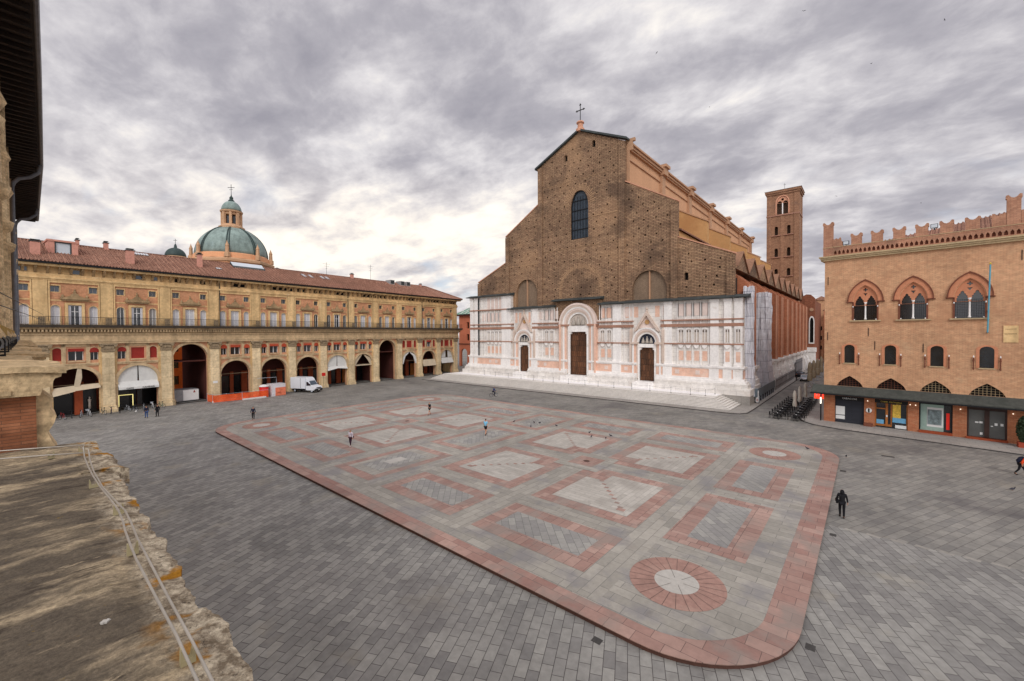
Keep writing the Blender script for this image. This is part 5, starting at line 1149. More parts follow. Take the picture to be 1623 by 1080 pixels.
for i, (x, y) in enumerate(((11.7, 63.0), (14.0, 62.4))):
    t = thing('potted_shrub', ('dark green clipped shrub in a red planter before the shops, cut by the right edge' if i == 0 else 'dark green shrub in a red planter beyond the right edge of the view'), 'potted plant', (x, y, .12), 0, 'potted shrubs')
    MB().box(-.45, .45, -.35, .35, 0, .5).build('planter', M['potR'], t)
    leafy(MB().lathe([(.3, .5), (.42, 1.2), (.4, 2.2), (.15, 2.9)], 8), (0, 0, 1.75), (.55, .55, 1.35), 1500, .11, 3 + i).build('foliage', M['leaf'], t)

# ================================================================ domed church behind the arcade palace
M.update(
 cop=mat('copper_dome', (134, 152, 146), .55, .22, .25, .12, 3, .1, 6, streak=((.9, .9, .08), .70, 1.2), patch=[((122, 138, 150), .22, .58, .6), ((70, 84, 80), .35, .60, .6)]),
 copD=mat('dark_copper_rib', (56, 72, 70), .55, .2, .6, .1, 3),
 oraD=mat('orange_drum_plaster', (224, 164, 122), .9, .08, .2, .06, 3),
 drS=mat('drum_stone', (196, 158, 124), .9, .1, .4, .1, 3),
)
DX, DY = -139.4, 39.3
DM = thing('domed_church', 'green copper dome on an orange drum with lantern and cross behind the palace roof', 'church', (DX, DY, 0))
def dp(name, mb, mk_, parent=None, smooth=False): return mb.build(name, M[mk_], parent or DM, smooth)
RD = 8.75
dp('drum', MB().lathe([(10.1, 0), (10.1, 31.0)], 8, a0=PI / 8), 'oraD')
dp('drum_cornice', MB().lathe([(10.1, 31.0), (10.55, 31.3), (10.55, 31.9), (9.9, 32.3), (9.5, 32.4)], 8, a0=PI / 8).lathe([(10.1, 28.4), (10.4, 28.6), (10.4, 29.1), (10.1, 29.2)], 8, a0=PI / 8), 'drS')
dp('upper_drum', MB().lathe([(9.3, 32.3), (9.1, 33.6), (8.8, 33.8)], 32), 'oraD')
prof = [(RD * math.cos(t * PI / 2 / 14) , 33.7 + 8.6 * math.sin(t * PI / 2 / 14)) for t in range(13)]
dp('dome', MB().lathe(prof, 64), 'cop', None, True)
mb = MB()
for k in range(16):
    a = 2 * PI * (k // 2) / 8 + PI / 8 + (.035 if k % 2 else -.035)
    mb.tube([((r + .08) * math.cos(a), (r + .08) * math.sin(a), z) for r, z in prof], .16, 5)
dp('dome_rib', mb, 'copD')
L0 = 42.0
dp('lantern_base', MB().lathe([(3.2, L0 - .3), (3.25, L0 + .2), (2.7, L0 + .5), (2.6, L0 + .9)], 16), 'drS')
lt = MB()
for k in range(8):
    a = 2 * PI * k / 8 + PI / 8
    c_, s_ = math.cos(a), math.sin(a); u = Vector((c_, s_, 0)) ; v = Vector((-s_, c_, 0))
    P = [u * 2.05 - v * .38, u * 2.6 - v * .3, u * 2.6 + v * .3, u * 2.05 + v * .38]
    lt.prism([(p.x, p.y) for p in P], L0 + .9, L0 + 4.3, 'z')
dp('lantern_pier', lt, 'drS')
dp('lantern_head', MB().lathe([(2.2, L0 + 3.7), (2.2, L0 + 4.2), (2.75, L0 + 4.4), (2.85, L0 + 4.8), (2.4, L0 + 4.9)], 16), 'drS')
dp('lantern_core', MB().lathe([(1.2, L0 + .9), (1.2, L0 + 4.0)], 8), 'glass')
dp('cupola', MB().lathe([(2.5 * math.cos(t * PI / 2 / 9), L0 + 4.9 + 2.9 * math.sin(t * PI / 2 / 9)) for t in range(9)], 24), 'cop', None, True)
dp('cupola_tip', MB().lathe([(.7, L0 + 7.6), (.8, L0 + 7.9), (.45, L0 + 8.3), (.5, L0 + 8.8), (.15, L0 + 9.3), (.05, L0 + 10.0)], 10), 'copD')
dp('cross', MB().tube([(0, 0, L0 + 9.8), (0, 0, L0 + 12.6)], .07).tube([(-.65, -.65, L0 + 11.7), (.65, .65, L0 + 11.7)], .07).tube([(-.35, -.35, L0 + 11.1), (.35, .35, L0 + 11.1)], .05), 'iron')
for k in range(8):
    a = 2 * PI * k / 8 + PI / 8
    dp('pinnacle', MB().lathe([(.8, 32.3), (.75, 33.4), (.5, 33.6), (.42, 35.2), (.5, 35.35), (.1, 36.4), (.02, 36.8)], 6, (9.6 * math.cos(a), 9.6 * math.sin(a), 0)), 'drS')
dp('side_gable', MB().prism([(-2.4, 27), (-2.4, 29.5), (0, 31), (2.4, 29.5), (2.4, 27)], 13.5, 17.5), 'drS')
dp('nave_roof', MB().add([(8, 2, 28.5), (8, 16, 28.5), (16, 16, 26.5), (16, 2, 26.5), (8, 9, 31), (16, 9, 29)], [(0, 3, 5, 4), (4, 5, 2, 1), (3, 2, 5), (0, 4, 1)]), 'copD')
SD = thing('small_dome', 'small dark green onion dome with a cross, left of the great dome', 'dome', (-170.9, 32.3, 0))
MB().lathe([(3.0, 20), (3.0, 36.4), (3.25, 36.6), (3.0, 36.8)], 16).build('drum', M['drS'], SD)
MB().lathe([(2.85 * math.cos(t * PI / 2 / 9) , 36.8 + 2.9 * math.sin(t * PI / 2 / 9)) for t in range(9)] + [(.45, 39.8), (.3, 40.6), (.1, 41.0)], 20).build('dome', M['copD'], SD, True)
MB().tube([(0, 0, 40.8), (0, 0, 42.6)], .06).tube([(-.4, -.4, 42.1), (.4, .4, 42.1)], .05).build('cross', M['iron'], SD)

# ================================================================ pink corner building with green roof
M['salB'] = mat('pink_salmon_wall', (198, 118, 88), .9, .1, .2, .08, 3)
M['grT'] = mat('green_tiles', (110, 150, 132), .8, .1, .3, .15, 3, .2, 5, brick=(.6, .35, .04, (80, 112, 98), (134, 172, 152)), plane='xy')
GB = thing('corner_building', 'salmon arcaded building with patterned green roof between the palace and the church', 'building', (-96, 100, 0), 0)
def gp(name, mb, mk_, parent=None): return mb.build(name, M[mk_], parent or GB)
for k in range(3): pass
gp('front_wall', MB().wall(rect(-14, 14, 0, 17.6), [archhole(c, 3.1, 0, 4.6) for c in (-11.5, -7.3, -3.1, 1.1, 5.3, 9.5)] + [rect(c - .6, c + .6, z, z + 2.2) for c in (-9.5, -5.2, -1, 3.2, 7.4, 11.6) for z in (9.0, 13.2)], 0, .6), 'salB')
gp('side_wall', MB().box(13.4, 14, .6, 30, 0, 17.6).box(-14, 14, 5.5, 5.7, 0, 17), 'salB')
gp('wall_void', MB().box(-13.8, 13.4, 1.2, 1.3, 8, 17), 'void')
gp('arcade_void', MB().box(-13.8, 13.4, 5.3, 5.4, 0, 7.4), 'inR')
gp('string', MB().box(-14.1, 14.1, -.2, .1, 7.6, 8.0), 'terraD')
gp('column', MB().box(-5.55, -4.85, -.15, .8, 0, 4.4).box(-1.35, -.65, -.15, .8, 0, 4.4).box(2.85, 3.55, -.15, .8, 0, 4.4).box(7.05, 7.75, -.15, .8, 0, 4.4), 'pil')
gp('eave', MB().box(-14.8, 14.8, -.9, 30, 17.6, 18.1), 'inR')
gp('roof', MB().add([(-15, -1.1, 18.12), (15, -1.1, 18.12), (15, 31, 18.12), (-15, 31, 18.12), (-9, 9, 23.6), (9, 9, 23.6), (9, 22, 23.6), (-9, 22, 23.6)], [(0, 1, 5, 4), (1, 2, 6, 5), (2, 3, 7, 6), (3, 0, 4, 7), (4, 5, 6, 7)]), 'grT')
mb = MB()
for k in range(14): mb.tube([(-15 + k * 2.2, -1.05, 18.2), (-15 + k * 2.2 + 5, 9, 23.5)], .08, 4)
for k in range(14): mb.tube([(-12 + k * 2.2, -1.05, 18.2), (-12 + k * 2.2 - 5, 9, 23.5)], .08, 4)
gp('roof_pattern', mb, 'sagr')
gp('medallion', MB().prism([(1.0 + .55 * math.cos(t * PI / 6), 11.2 + .55 * math.sin(t * PI / 6)) for t in range(12)], -.1, .05), 'terraD')

# ================================================================ houses closing the side lane
for i, (x, y, w, h, mk_, lb) in enumerate(((-11.0, 196, 3.2, 19.5, 'salB', 'narrow red house at the far end of the side lane, beside the church chapel'), (-7.6, 180, 3.6, 17.0, 'redB', 'brick house half hidden behind the crenellated palace at the end of the lane'), (-14.6, 214, 5, 24.5, 'nb', 'pale house top seen above the chapel at the far end of the lane'))):
    t = thing('lane_house', lb, 'house', (x, y, 0), 0, 'houses at the far end of the lane')
    hs = [rect(-w / 2 + .5 + k * 1.5, -w / 2 + 1.3 + k * 1.5, z, z + 1.7) for k in range(int((w - .6) / 1.5)) for z in (4, 8, 12)]
    MB().wall(rect(-w / 2, w / 2, 0, h), hs, 0, .4).box(-w / 2, w / 2, .8, 16, 0, h).build('wall', M[mk_], t)
    MB().box(-w / 2 + .1, w / 2 - .1, .45, .5, 1, h - 1).build('window', M['glass'], t)
    MB().prism([(-w / 2 - .4, h), (0, h + 1.6), (w / 2 + .4, h)], -.5, 16).build('roof', M['tile'], t)
    mb = MB()
# ================================================================ foreground: the building the view is taken from
M.update(
 corS=mat('weathered_cornice_stone', (206, 180, 140), .95, .22, 1.2, .30, 14, .8, 18, streak=((.5, .8, 9), .72, 1.22), patch=[((134, 112, 82), 2.2, .56, .6), ((96, 84, 62), 6, .62, .6)]),
 fbrk=mat('thin_red_brick', (140, 88, 60), .95, .16, 1.2, .2, 8, .5, 10, brick=(.26, .034, .003, (108, 76, 58), (156, 104, 74)), streak=((.8, .8, 6), .82, 1.15)),
 rod=mat('zinc_rod', (178, 172, 162), .4, .1, 4, .1, metal=.5),
 brass=mat('brass_clip', (166, 156, 122), .5, .12, 6, .1, metal=.3),
 eave=mat('dark_eave_boards', (48, 42, 40), .9, .2, .8, .2, 4, .3, 5, streak=((6, .3, 1), .6, 1.3)),
 wallF=mat('flaking_ochre_wall', (222, 180, 128), .95, .2, .5, .2, 4, .4, 6, patch=[((214, 146, 112), .8, .56, .6), ((160, 132, 96), 1.0, .60, .5)]),
 moss=mat('lichen_stone', (164, 132, 66), .95, .3, 2.5, .35, 10, .9, 9, patch=[((84, 70, 44), 3, .55, .7)]),
 pipe=mat('grey_downpipe', (104, 106, 112), .5, .15, 1.5, .1, metal=.2),
 alu=mat('pale_grey_casing', (176, 182, 190), .4, .08, 3, .05),
)
def ledge_material():
    m = bpy.data.materials.new('weathered_ledge'); m.use_nodes = True; t = m.node_tree; n = t.nodes; l = t.links; b = n['Principled BSDF']
    b.inputs['Roughness'].default_value = .95; b.inputs['Specular IOR Level'].default_value = .15
    co = n.new('ShaderNodeTexCoord').outputs['Object']
    def NZ(s, d=6, r=.62, sc=None, off=0):
        v = co
        q = n.new('ShaderNodeMapping'); q.inputs['Scale'].default_value = sc or (1, 1, 1); q.inputs['Location'].default_value = (off, off * .7, 0); l.new(co, q.inputs[0]); v = q.outputs[0]
        k = n.new('ShaderNodeTexNoise'); k.inputs['Scale'].default_value = s; k.inputs['Detail'].default_value = d; k.inputs['Roughness'].default_value = r; l.new(v, k.inputs['Vector']); return k.outputs[0]
    def MR(x, a, c, d=0.0, e=1.0):
        q = n.new('ShaderNodeMapRange'); l.new(x, q.inputs[0])
        for i_, v in zip((1, 2, 3, 4), (a, c, d, e)): q.inputs[i_].default_value = v
        return q.outputs[0]
    def MX(f, a, c):
        q = n.new('ShaderNodeMix'); q.data_type = 'RGBA'; l.new(f, q.inputs[0])
        for i_, v in ((6, a), (7, c)):
            if isinstance(v, tuple): q.inputs[i_].default_value = (*lin(*v), 1)
            else: l.new(v, q.inputs[i_])
        return q.outputs[2]
    def MA(op, a, c):
        q = n.new('ShaderNodeMath'); q.operation = op
        for i_, v in enumerate((a, c)):
            if isinstance(v, (int, float)): q.inputs[i_].default_value = v
            else: l.new(v, q.inputs[i_])
        return q.outputs[0]
    grain = NZ(60, 8, .75); mid = NZ(9, 8, .7, (1.6, .7, 1)); big = NZ(1.1, 6, .62, (1.5, .45, 1), 3)
    c = MX(MR(mid, .40, .62), (116, 104, 86), (186, 167, 137))
    c = MX(MR(big, .47, .56, 0, .85), c, (84, 76, 67))                       # broad dark weathering
    c = MX(MR(NZ(4, 8, .72, (2.2, .5, 1), 9), .55, .62, 0, .75), c, (60, 52, 46))
    c = MX(MR(NZ(5.5, 8, .72, (2.0, .5, 1), 5), .60, .68, 0, .6), c, (200, 180, 148))
    c = MX(MR(NZ(14, 6, .6, None, 2), .69, .74, 0, .75), c, (132, 104, 34))     # lichen specks
    sx = n.new('ShaderNodeSeparateXYZ'); l.new(co, sx.inputs[0])
    edge = MR(MA('ADD', sx.outputs[1], MA('MULTIPLY', MA('SUBTRACT', NZ(3.2, 6, .65, None, 7), .5), .32)), .30, .42)
    est = MX(MR(NZ(13, 8, .75, None, 4), .42, .6), (120, 106, 88), (200, 186, 162))
    est = MX(MR(NZ(34, 5, .7, None, 8), .58, .66, 0, .8), est, (64, 57, 50))
    est = MX(MR(NZ(2.7, 4, .6, None, 11), .57, .62, 0, .95), est, (158, 108, 26))   # orange lichen
    c = MX(edge, c, est)
    g = n.new('ShaderNodeVectorMath'); g.operation = 'SCALE'; l.new(c, g.inputs[0]); l.new(MR(grain, .3, .7, .62, 1.38), g.inputs['Scale'])
    l.new(g.outputs[0], b.inputs['Base Color'])
    bm_ = n.new('ShaderNodeBump'); bm_.inputs['Strength'].default_value = .9; bm_.inputs['Distance'].default_value = .012
    l.new(MA('ADD', MA('MULTIPLY', grain, .35), MA('ADD', mid, NZ(25, 8, .7, None, 1))), bm_.inputs['Height']); l.new(bm_.outputs[0], b.inputs['Normal'])
    return m
M['ledge'] = ledge_material()
FB = thing('viewpoint_palace', 'weathered stone and brick palace front at the left edge, with dark eaves and drainpipes', 'palace', (-7, -.4, 0))
def fp_(name, mb, mk_, parent=None, smooth=False):
    o = mb.build(name, M[mk_], parent or FB, smooth)
    if parent is None: o.location = (7, .4, 0)
    return o
from mathutils import noise as mnoise
def rough_slab(x0, x1, y0, y1, zt, th, nx, ny, amp, edge, seed, ex=0.0):
    """stone slab with an uneven top and a broken outer edge (towards +y)"""
    v, f = [], []
    for j in range(ny + 1):
        for i in range(nx + 1):
            x = x0 + (x1 - x0) * i / nx; t = 1 - (1 - j / ny) ** (1.9 if ny > 100 else 1); y = y0 + (y1 - y0) * t
            n_ = mnoise.fractal(Vector((x * 2.3 + seed, y * 3.1, seed)), 1.0, 2.0, 4)
            e_ = mnoise.fractal(Vector((x * 3.1 + seed, 7.7, seed)), 0.7, 2.3, 7)
            k = max(0, (t - .9) / .1) if ny > 100 else max(0, (t - .72) / .28)
            z = zt + amp * n_ + .006 * mnoise.fractal(Vector((x * 14, y * 14, seed)), .8, 2.2, 3) - k * k * .035 + (.02 * mnoise.noise(Vector((x * 9, y * 9, seed))) * k)
            yy = y + edge * e_ * k
            xx = x + (ex * mnoise.noise(Vector((3.3, y * 4, seed))) if i in (0, nx) else 0)
            v.append((xx, yy, z))
    for j in range(ny):
        for i in range(nx): a = j * (nx + 1) + i; f.append((a, a + 1, a + nx + 2, a + nx + 1))
    base = len(v)
    top = [ny * (nx + 1) + i for i in range(nx + 1)]
    L_ = 4
    for l in range(1, L_ + 1):
        for i in range(nx + 1):
            x, y, z = v[top[i]]; q = mnoise.fractal(Vector((x * 5, l * 1.3, seed)), .9, 2.1, 4)
            v.append((x, y - .02 * l * l * .5 + .03 * q, z - th * l / L_))
    for l in range(L_):
        for i in range(nx):
            a = (top[i] if l == 0 else base + (l - 1) * (nx + 1) + i); b = (top[i + 1] if l == 0 else base + (l - 1) * (nx + 1) + i + 1)
            c = base + l * (nx + 1) + i; f.append((a, b, c + 1, c))
    for side, ii in ((0, 0), (1, nx)):   # end faces
        P = [j * (nx + 1) + ii for j in range(ny + 1)]
        k0 = len(v); v += [(v[p][0], v[p][1], v[p][2] - th) for p in P]
        for j in range(ny): f.append((P[j], P[j + 1], k0 + j + 1, k0 + j))
    return MB().add(v, f)
fp_('ledge_slab', rough_slab(-6.75, 2.5, -2.6, .515, 10.3, .28, 620, 150, .013, .036, 2.2, .04), 'ledge', None, True)
fp_('ledge_lump', rough_slab(-5.9, -5.15, .30, .60, 10.303, .15, 70, 24, .016, .05, 9.4, .06), 'ledge', None, True)
fp_('ledge_under', MB().box(-6.7, 2.5, -2.6, .28, 9.6, 10.04).box(-6.7, 2.5, -2.6, .12, 0, 9.6), 'corS')
# pier of thin red bricks with its cornice, and the run of cornice beyond
fp_('brick_pier', MB().box(-8.3, -6.85, -2.6, .07, 9.9, 10.9), 'fbrk')
fp_('pier_body', MB().box(-45.5, -6.86, -2.6, -.12, 0, 11.0), 'corS')
fp_('stone_scroll', MB().prism([(.07, 10.0), (.24, 10.0), (.2, 10.12), (.235, 10.2), (.19, 10.3), (.15, 10.42), (.2, 10.52), (.22, 10.6), (.17, 10.68), (.2, 10.78), (.13, 10.86), (.07, 10.9)], -7.5, -6.9, 'x'), 'corS')
for k in range(8):
    x1 = -6.72 - 5.0 * k; x0 = x1 - 1.9
    P = [(-1.6, 10.86), (.10, 10.86), (.12, 10.93), (.19, 10.95), (.2, 11.03), (.255, 11.05), (.262, 11.09), (.27, 11.095), (.27, 11.10), (-1.6, 11.16)]
    fp_('cornice_block', MB().prism(P, x0, x1, 'x'), 'corS')
    r = rough_slab(x0 - .06, x1 + .05, -.9, .3, 11.17, .06, 60, 16, .010, .015, 3.3 + k, .02); fp_('cornice_slab', r, 'corS')
    fp_('modillions', MB().box(x1 - .02, x1 + .02, -.5, -.4, 10.88, 10.93).box(x1 - .02, x1 + .02, -.2, -.1, 10.88, 10.93).box(x1 - .02, x1 + .02, -.35, -.28, 10.88, 10.93), 'corS')
    P = [(-1.6, 10.80), (-.05, 10.80), (-.03, 10.95), (.03, 11.0), (.06, 11.1), (-1.6, 11.12)]
    fp_('cornice_run', MB().prism(P, x0 - 3.12, x0 - .01, 'x'), 'corS')
    fp_('cornice_slab', rough_slab(x0 - 3.1, x0 - .05, -.9, .08, 11.16, .05, 50, 10, .012, .03, 8.3 + k), 'corS', None, True)
# wall above with pillars, pipes and eaves
fp_('upper_wall', MB().box(-47.5, -9, -2.6, -.62, 11.0, 20.0), 'wallF')
for k in range(7):
    x = -12.5 - 5.6 * k
    fp_('half_column', MB().lathe([(.34, 11.3), (.4, 11.5), (.3, 11.7), (.28, 15.2), (.4, 15.3), (.46, 15.6), (.3, 15.7), (.27, 17.6), (.42, 17.9), (.3, 18.2), (.3, 20)], 12, (x, -.62, 0)), 'corS', None, True)
fp_('wall_string', MB().box(-47.5, -9, -.62, -.3, 11.5, 11.72).box(-47.5, -9, -.62, -.36, 11.3, 11.5), 'moss')
# eaves: the edge bends where the roof turns
ed = [(-3.0, .02), (-16.1, .28), (-21.3, .42), (-31.8, .66), (-40, .7), (-47.1, .74)]
mb = MB()
for (xa, ya), (xb, yb) in zip(ed, ed[1:]): mb.add([(xa, ya, 20.0), (xb, yb, 20.0), (xb, -2.6, 20.0), (xa, -2.6, 20.0), (xa, ya, 20.12), (xb, yb, 20.12), (xb, -2.6, 20.9), (xa, -2.6, 20.9)], [(0, 1, 2, 3), (4, 5, 6, 7), (0, 1, 5, 4)])
mb.add([(-47.1, .74, 20.0), (-47.1, -2.6, 20.0), (-47.1, -2.6, 20.9), (-47.1, .74, 20.12)], [(0, 1, 2, 3)])
fp_('eave_soffit', mb, 'eave')
mb = MB(); x = -4.0
def edy(x):
    for (xa, ya), (xb, yb) in zip(ed, ed[1:]):
        if xb <= x <= xa: return ya + (yb - ya) * (x - xa) / (xb - xa)
    return .3
while x > -47: mb.box(x - .06, x + .06, -1.4, edy(x) - .06, 19.86, 19.99); x -= .48
fp_('rafters', mb, 'eave')
fp_('gutter', MB().tube([(a, b + .03, 20.08) for a, b in ed], .085, 8), 'pipe')
fp_('eave_tiles', MB().tube([(a, b + .0, 20.2) for a, b in ed], .07, 6), 'lead')
for x0, xw in ((-31.5, -31.5), (-42.5, -42.5)):
    e = edy(x0)
    fp_('downpipe', MB().tube([(x0, e, 20.05), (x0, e - .06, 19.6), (x0, e - .35, 19.3), (x0, -.05, 19.15), (x0, -.22, 18.9), (x0, -.27, 18.4), (x0, -.28, 11.2)], .085, 8), 'pipe', None, True)
# wires running to the palace opposite
fp_('overhead_wire', MB().tube([(-13, -.3, 12.35), (-45, .9, 13.0)], .012, 4).tube([(-13, -.3, 12.1), (-45, .9, 12.6)], .012, 4), 'iron')

# lightning conductor rods on the ledge (one run bent round the corner of the slab)
RL = [(-6.05, .37), (-5.55, .345), (-5.12, .34), (-4.75, .342), (-4.4, .35), (-4.0, .368), (-3.7, .378), (-3.45, .372), (-3.28, .362), (-3.05, .355), (-2.83, .35), (-2.33, .352), (-1.98, .355), (-1.67, .35), (-1.2, .348), (-.3, .34)]
RR_ = [(-5.87, .395), (-5.4, .37), (-4.91, .357), (-4.35, .362), (-3.95, .385), (-3.66, .405), (-3.4, .402), (-3.1, .392), (-2.69, .389), (-2.23, .386), (-1.9, .386), (-1.63, .382), (-1.1, .38), (-.3, .37)]
CDR = thing('lightning_conductor', 'pair of thin grey metal rods clipped along the stone ledge in the foreground', 'lightning conductor', (-4, .37, 10.3))
def cdp(name, mb, mk_, sm=False):
    o = mb.build(name, M[mk_], CDR, sm); o.location = (4, -.37, -10.3); return o
ZR = 10.362
cdp('rod', MB().tube([(x, y, ZR) for x, y in RL], .0052, 8), 'rod', True)
cdp('rod', MB().tube([(x, y, ZR) for x, y in RR_], .0052, 8), 'rod', True)
cdp('rod', MB().tube([(-6.6, -.6, ZR), (-6.45, -.17, ZR + .01), (-6.34, .12, ZR), (-6.17, .385, ZR), (-6.05, .37, ZR)], .006, 6), 'rod', True)
cdp('rod', MB().tube([(-6.4, -.6, ZR - .02), (-6.2, -.17, ZR - .02), (-6.04, .11, ZR - .02), (-5.87, .36, ZR - .02)], .006, 6), 'rod', True)
for x, y, w in ((-6.1, .36, .03), (-4.63, .335, .035), (-3.81, .39, .035), (-3.05, .365, .032), (-1.88, .368, .03), (-6.05, .15, .03)):
    cdp('clip', MB().box(x - .012, x + .012, y - w * .75, y + w * .75, 10.3, 10.322).prism([(y - w * .75, 10.32), (y - w * .75 + .016, 10.32), (y - w * .55, 10.365), (y - w * .7, 10.365)], x - .01, x + .01, 'x').prism([(y + w * .75 - .016, 10.32), (y + w * .75, 10.32), (y + w * .7, 10.365), (y + w * .55, 10.365)], x - .01, x + .01, 'x'), 'brass')
for x, y, r in ((-2.42, .2, .011), (-1.95, .165, .010)):
    tag(MB().prism([(x + r * (1 + .3 * math.sin(2.1 * t)) * 1.1 * math.cos(t * PI / 9), y + r * (1 + .3 * math.cos(3.3 * t)) * 1.3 * math.sin(t * PI / 9)) for t in range(18)], 10.29, 10.304, 'z').build('bird_dropping', M['disc']), 'white bird dropping on the stone ledge, the %s of two' % ('farther' if x < -2.2 else 'nearer'), 'bird dropping', 'bird droppings on the ledge')
# row of floodlights standing on the cornice
proto_f = None
for k in range(8):
    x = -10.2 - 2.3 * k
    lb = 'grey cased floodlight on the cornice at the left, %s from the viewer in its row' % ORD[k]
    if proto_f is None:
        t = thing('floodlight', lb, 'floodlight', (x, -.33, 11.18), 0, 'floodlights along the cornice'); proto_f = t
        MB().tube([(.16, 0, .2), (-.14, 0, .2)], [.13, .1], 14).build('casing', M['alu'], t, True)
        MB().tube([(.165, 0, .2), (.15, 0, .2)], .105, 14).build('lens', M['black'], t)
        MB().box(-.03, .03, -.12, .12, 0, .03).box(-.02, .02, -.14, -.12, 0, .2).box(-.02, .02, .12, .14, 0, .2).build('bracket', M['iron'], t)
    else:
        c = copy_tree(proto_f); c.location = (x, -.33, 11.18); c['label'] = lb
# ================================================================ people
M.update(
 skin=mat('skin', (196, 142, 112), .6, .05, 5, .03), hairD=mat('dark_hair', (34, 28, 26), .7, .1, 20, .1), hairG=mat('grey_hair', (120, 112, 104), .7, .1, 20, .1),
 cBlk=mat('black_cloth', (26, 26, 30), .9, .15, 4, .1), cNavy=mat('navy_cloth', (34, 38, 58), .9, .15, 4, .1), cJean=mat('blue_jeans', (58, 84, 130), .9, .15, 4, .1),
 cSky=mat('sky_blue_shirt', (126, 190, 222), .8, .1, 5, .05), cWht=mat('pale_shirt', (214, 206, 218), .85, .12, 6, .1), cPlum=mat('plum_trousers', (62, 40, 56), .9, .12, 5, .1),
 cGry=mat('grey_sleeve', (92, 90, 92), .9, .1, 5, .1), cOra=mat('orange_jacket', (236, 84, 36), .8, .08, 5, .05), cBlu=mat('blue_jacket', (40, 62, 108), .85, .12, 5, .1), shoe=mat('white_shoe', (220, 218, 214), .6, .05, 5, 0), shoeD=mat('dark_shoe', (30, 28, 28), .6, .05, 5, 0),
)
def skin_mesh(name, verts, radii, edges, m, parent, sub=1):
    me = bpy.data.meshes.new(name); me.from_pydata(verts, edges, []); me.materials.append(m)
    o = bpy.data.objects.new(name, me); COL.objects.link(o); o.parent = parent
    sk = o.modifiers.new('skin', 'SKIN'); sk.use_smooth_shade = True
    for i, r in enumerate(radii):
        d = me.skin_vertices[0].data[i]; d.radius = r if isinstance(r, tuple) else (r, r); d.use_root = (i == 0)
    sb = o.modifiers.new('sub', 'SUBSURF'); sb.levels = sub; sb.render_levels = sub
    return o
def person(label, loc, rz, top, legs, hair, sleeves=None, h=1.74, stride=.28, arm=(.25, -.2), shorts=False, bag=None, shoes='shoeD', coat=False, lean=0.0, hood=False, elbow=.0, seated=False, group=None):
    """figure facing local -y; stride is the fore-and-aft split of the feet, arm the swing of left and right hands"""
    k = h / 1.74; t = thing('person', label, 'person', loc, rz, group)
    S = lambda x, y, z: (x * k, (y - lean * max(0, z - .9)) * k, z * k)
    if not seated:
        fl, fr_ = -stride, stride * .9
        leg = {1: [S(.09, 0, .90), S(.085, fl * .55 - .05, .49), S(.07, fl, .09), S(.075, fl - .13, .035)],
               -1: [S(-.09, 0, .90), S(-.085, fr_ * .35 - .04, .49), S(-.07, fr_, .10 + .05 * (stride > .2)), S(-.075, fr_ - .12, .04)]}
    else:
        leg = {1: [S(.10, 0, .90), S(.13, -.36, .72), S(.12, -.22, .32), S(.12, -.34, .27)], -1: [S(-.10, 0, .90), S(-.13, -.30, .55), S(-.12, -.12, .16), S(-.12, -.24, .11)]}
    armj = {}
    for s, sw in ((1, arm[0]), (-1, arm[1])):
        armj[s] = [S(.17 * s, 0, 1.42), S(.235 * s, sw * -.3 + .04, 1.14), S((.27 + .1 * abs(elbow)) * s, -sw, .90 + .22 * abs(sw) + elbow), S((.275 + .1 * abs(elbow)) * s, -sw * 1.15 - .01, .83 + .25 * abs(sw) + elbow)]
    V = [S(0, 0, .93), S(0, -.0, 1.12), S(0, .0, 1.34), S(0, 0, 1.47), S(0, -.015, 1.54), S(0, -.02, 1.60), S(0, -.015, 1.69)]
    Rr = [(.13, .09), (.11, .08), (.12, .075), (.052, .052), (.062, .068), (.078, .09), (.062, .075)]; E_ = [(i, i + 1) for i in range(6)]
    for s in (1, -1):
        i0 = len(V); V += leg[s]; Rr += [.085, .058, .038, (.035, .028)]; E_ += [(0, i0), (i0, i0 + 1), (i0 + 1, i0 + 2), (i0 + 2, i0 + 3)]
        i0 = len(V); V += armj[s]; Rr += [.036, .036, .028, (.03, .018)]; E_ += [(2, i0), (i0, i0 + 1), (i0 + 1, i0 + 2), (i0 + 2, i0 + 3)]
        hp = Vector(armj[s][3])   # five fingers rooted in the palm
        for q, (dx, ln) in enumerate(((-.024, .07), (-.008, .08), (.008, .076), (.023, .062))):
            j = len(V); V += [tuple(hp + Vector((.0, dx, -.03))), tuple(hp + Vector((-.01 * s, dx * 1.15, -.03 - ln * .6))), tuple(hp + Vector((-.025 * s, dx * 1.15, -.03 - ln)))]; Rr += [.009, .008, .007]; E_ += [(i0 + 3, j), (j, j + 1), (j + 1, j + 2)]
        j = len(V); V += [tuple(hp + Vector((-.0, -.035, .0))), tuple(hp + Vector((-.015 * s, -.05, -.035)))]; Rr += [.010, .008]; E_ += [(i0 + 3, j), (j, j + 1)]
    body = skin_mesh('body', V, Rr, E_, M['skin'], t)
    # face
    hy, hz = S(0, -.02, 1.60)[1], 1.60 * k
    MB().lathe([(.0, 0), (.014, .012), (.012, .035), (.004, .05)], 6, (0, hy - .088, hz - .025)).build('nose', M['skin'], t, True)
    MB().box(-.042, -.022, hy - .087, hy - .08, hz + .022, hz + .032).box(.022, .042, hy - .087, hy - .08, hz + .022, hz + .032).build('eyes', M['hairD'], t)
    MB().box(-.022, .022, hy - .086, hy - .08, hz - .05, hz - .042).build('mouth', M['orgP'], t)
    MB().box(-.088, -.078, hy - .012, hy + .018, hz - .02, hz + .035).box(.078, .088, hy - .012, hy + .018, hz - .02, hz + .035).build('ears', M['skin'], t)
    e = .018
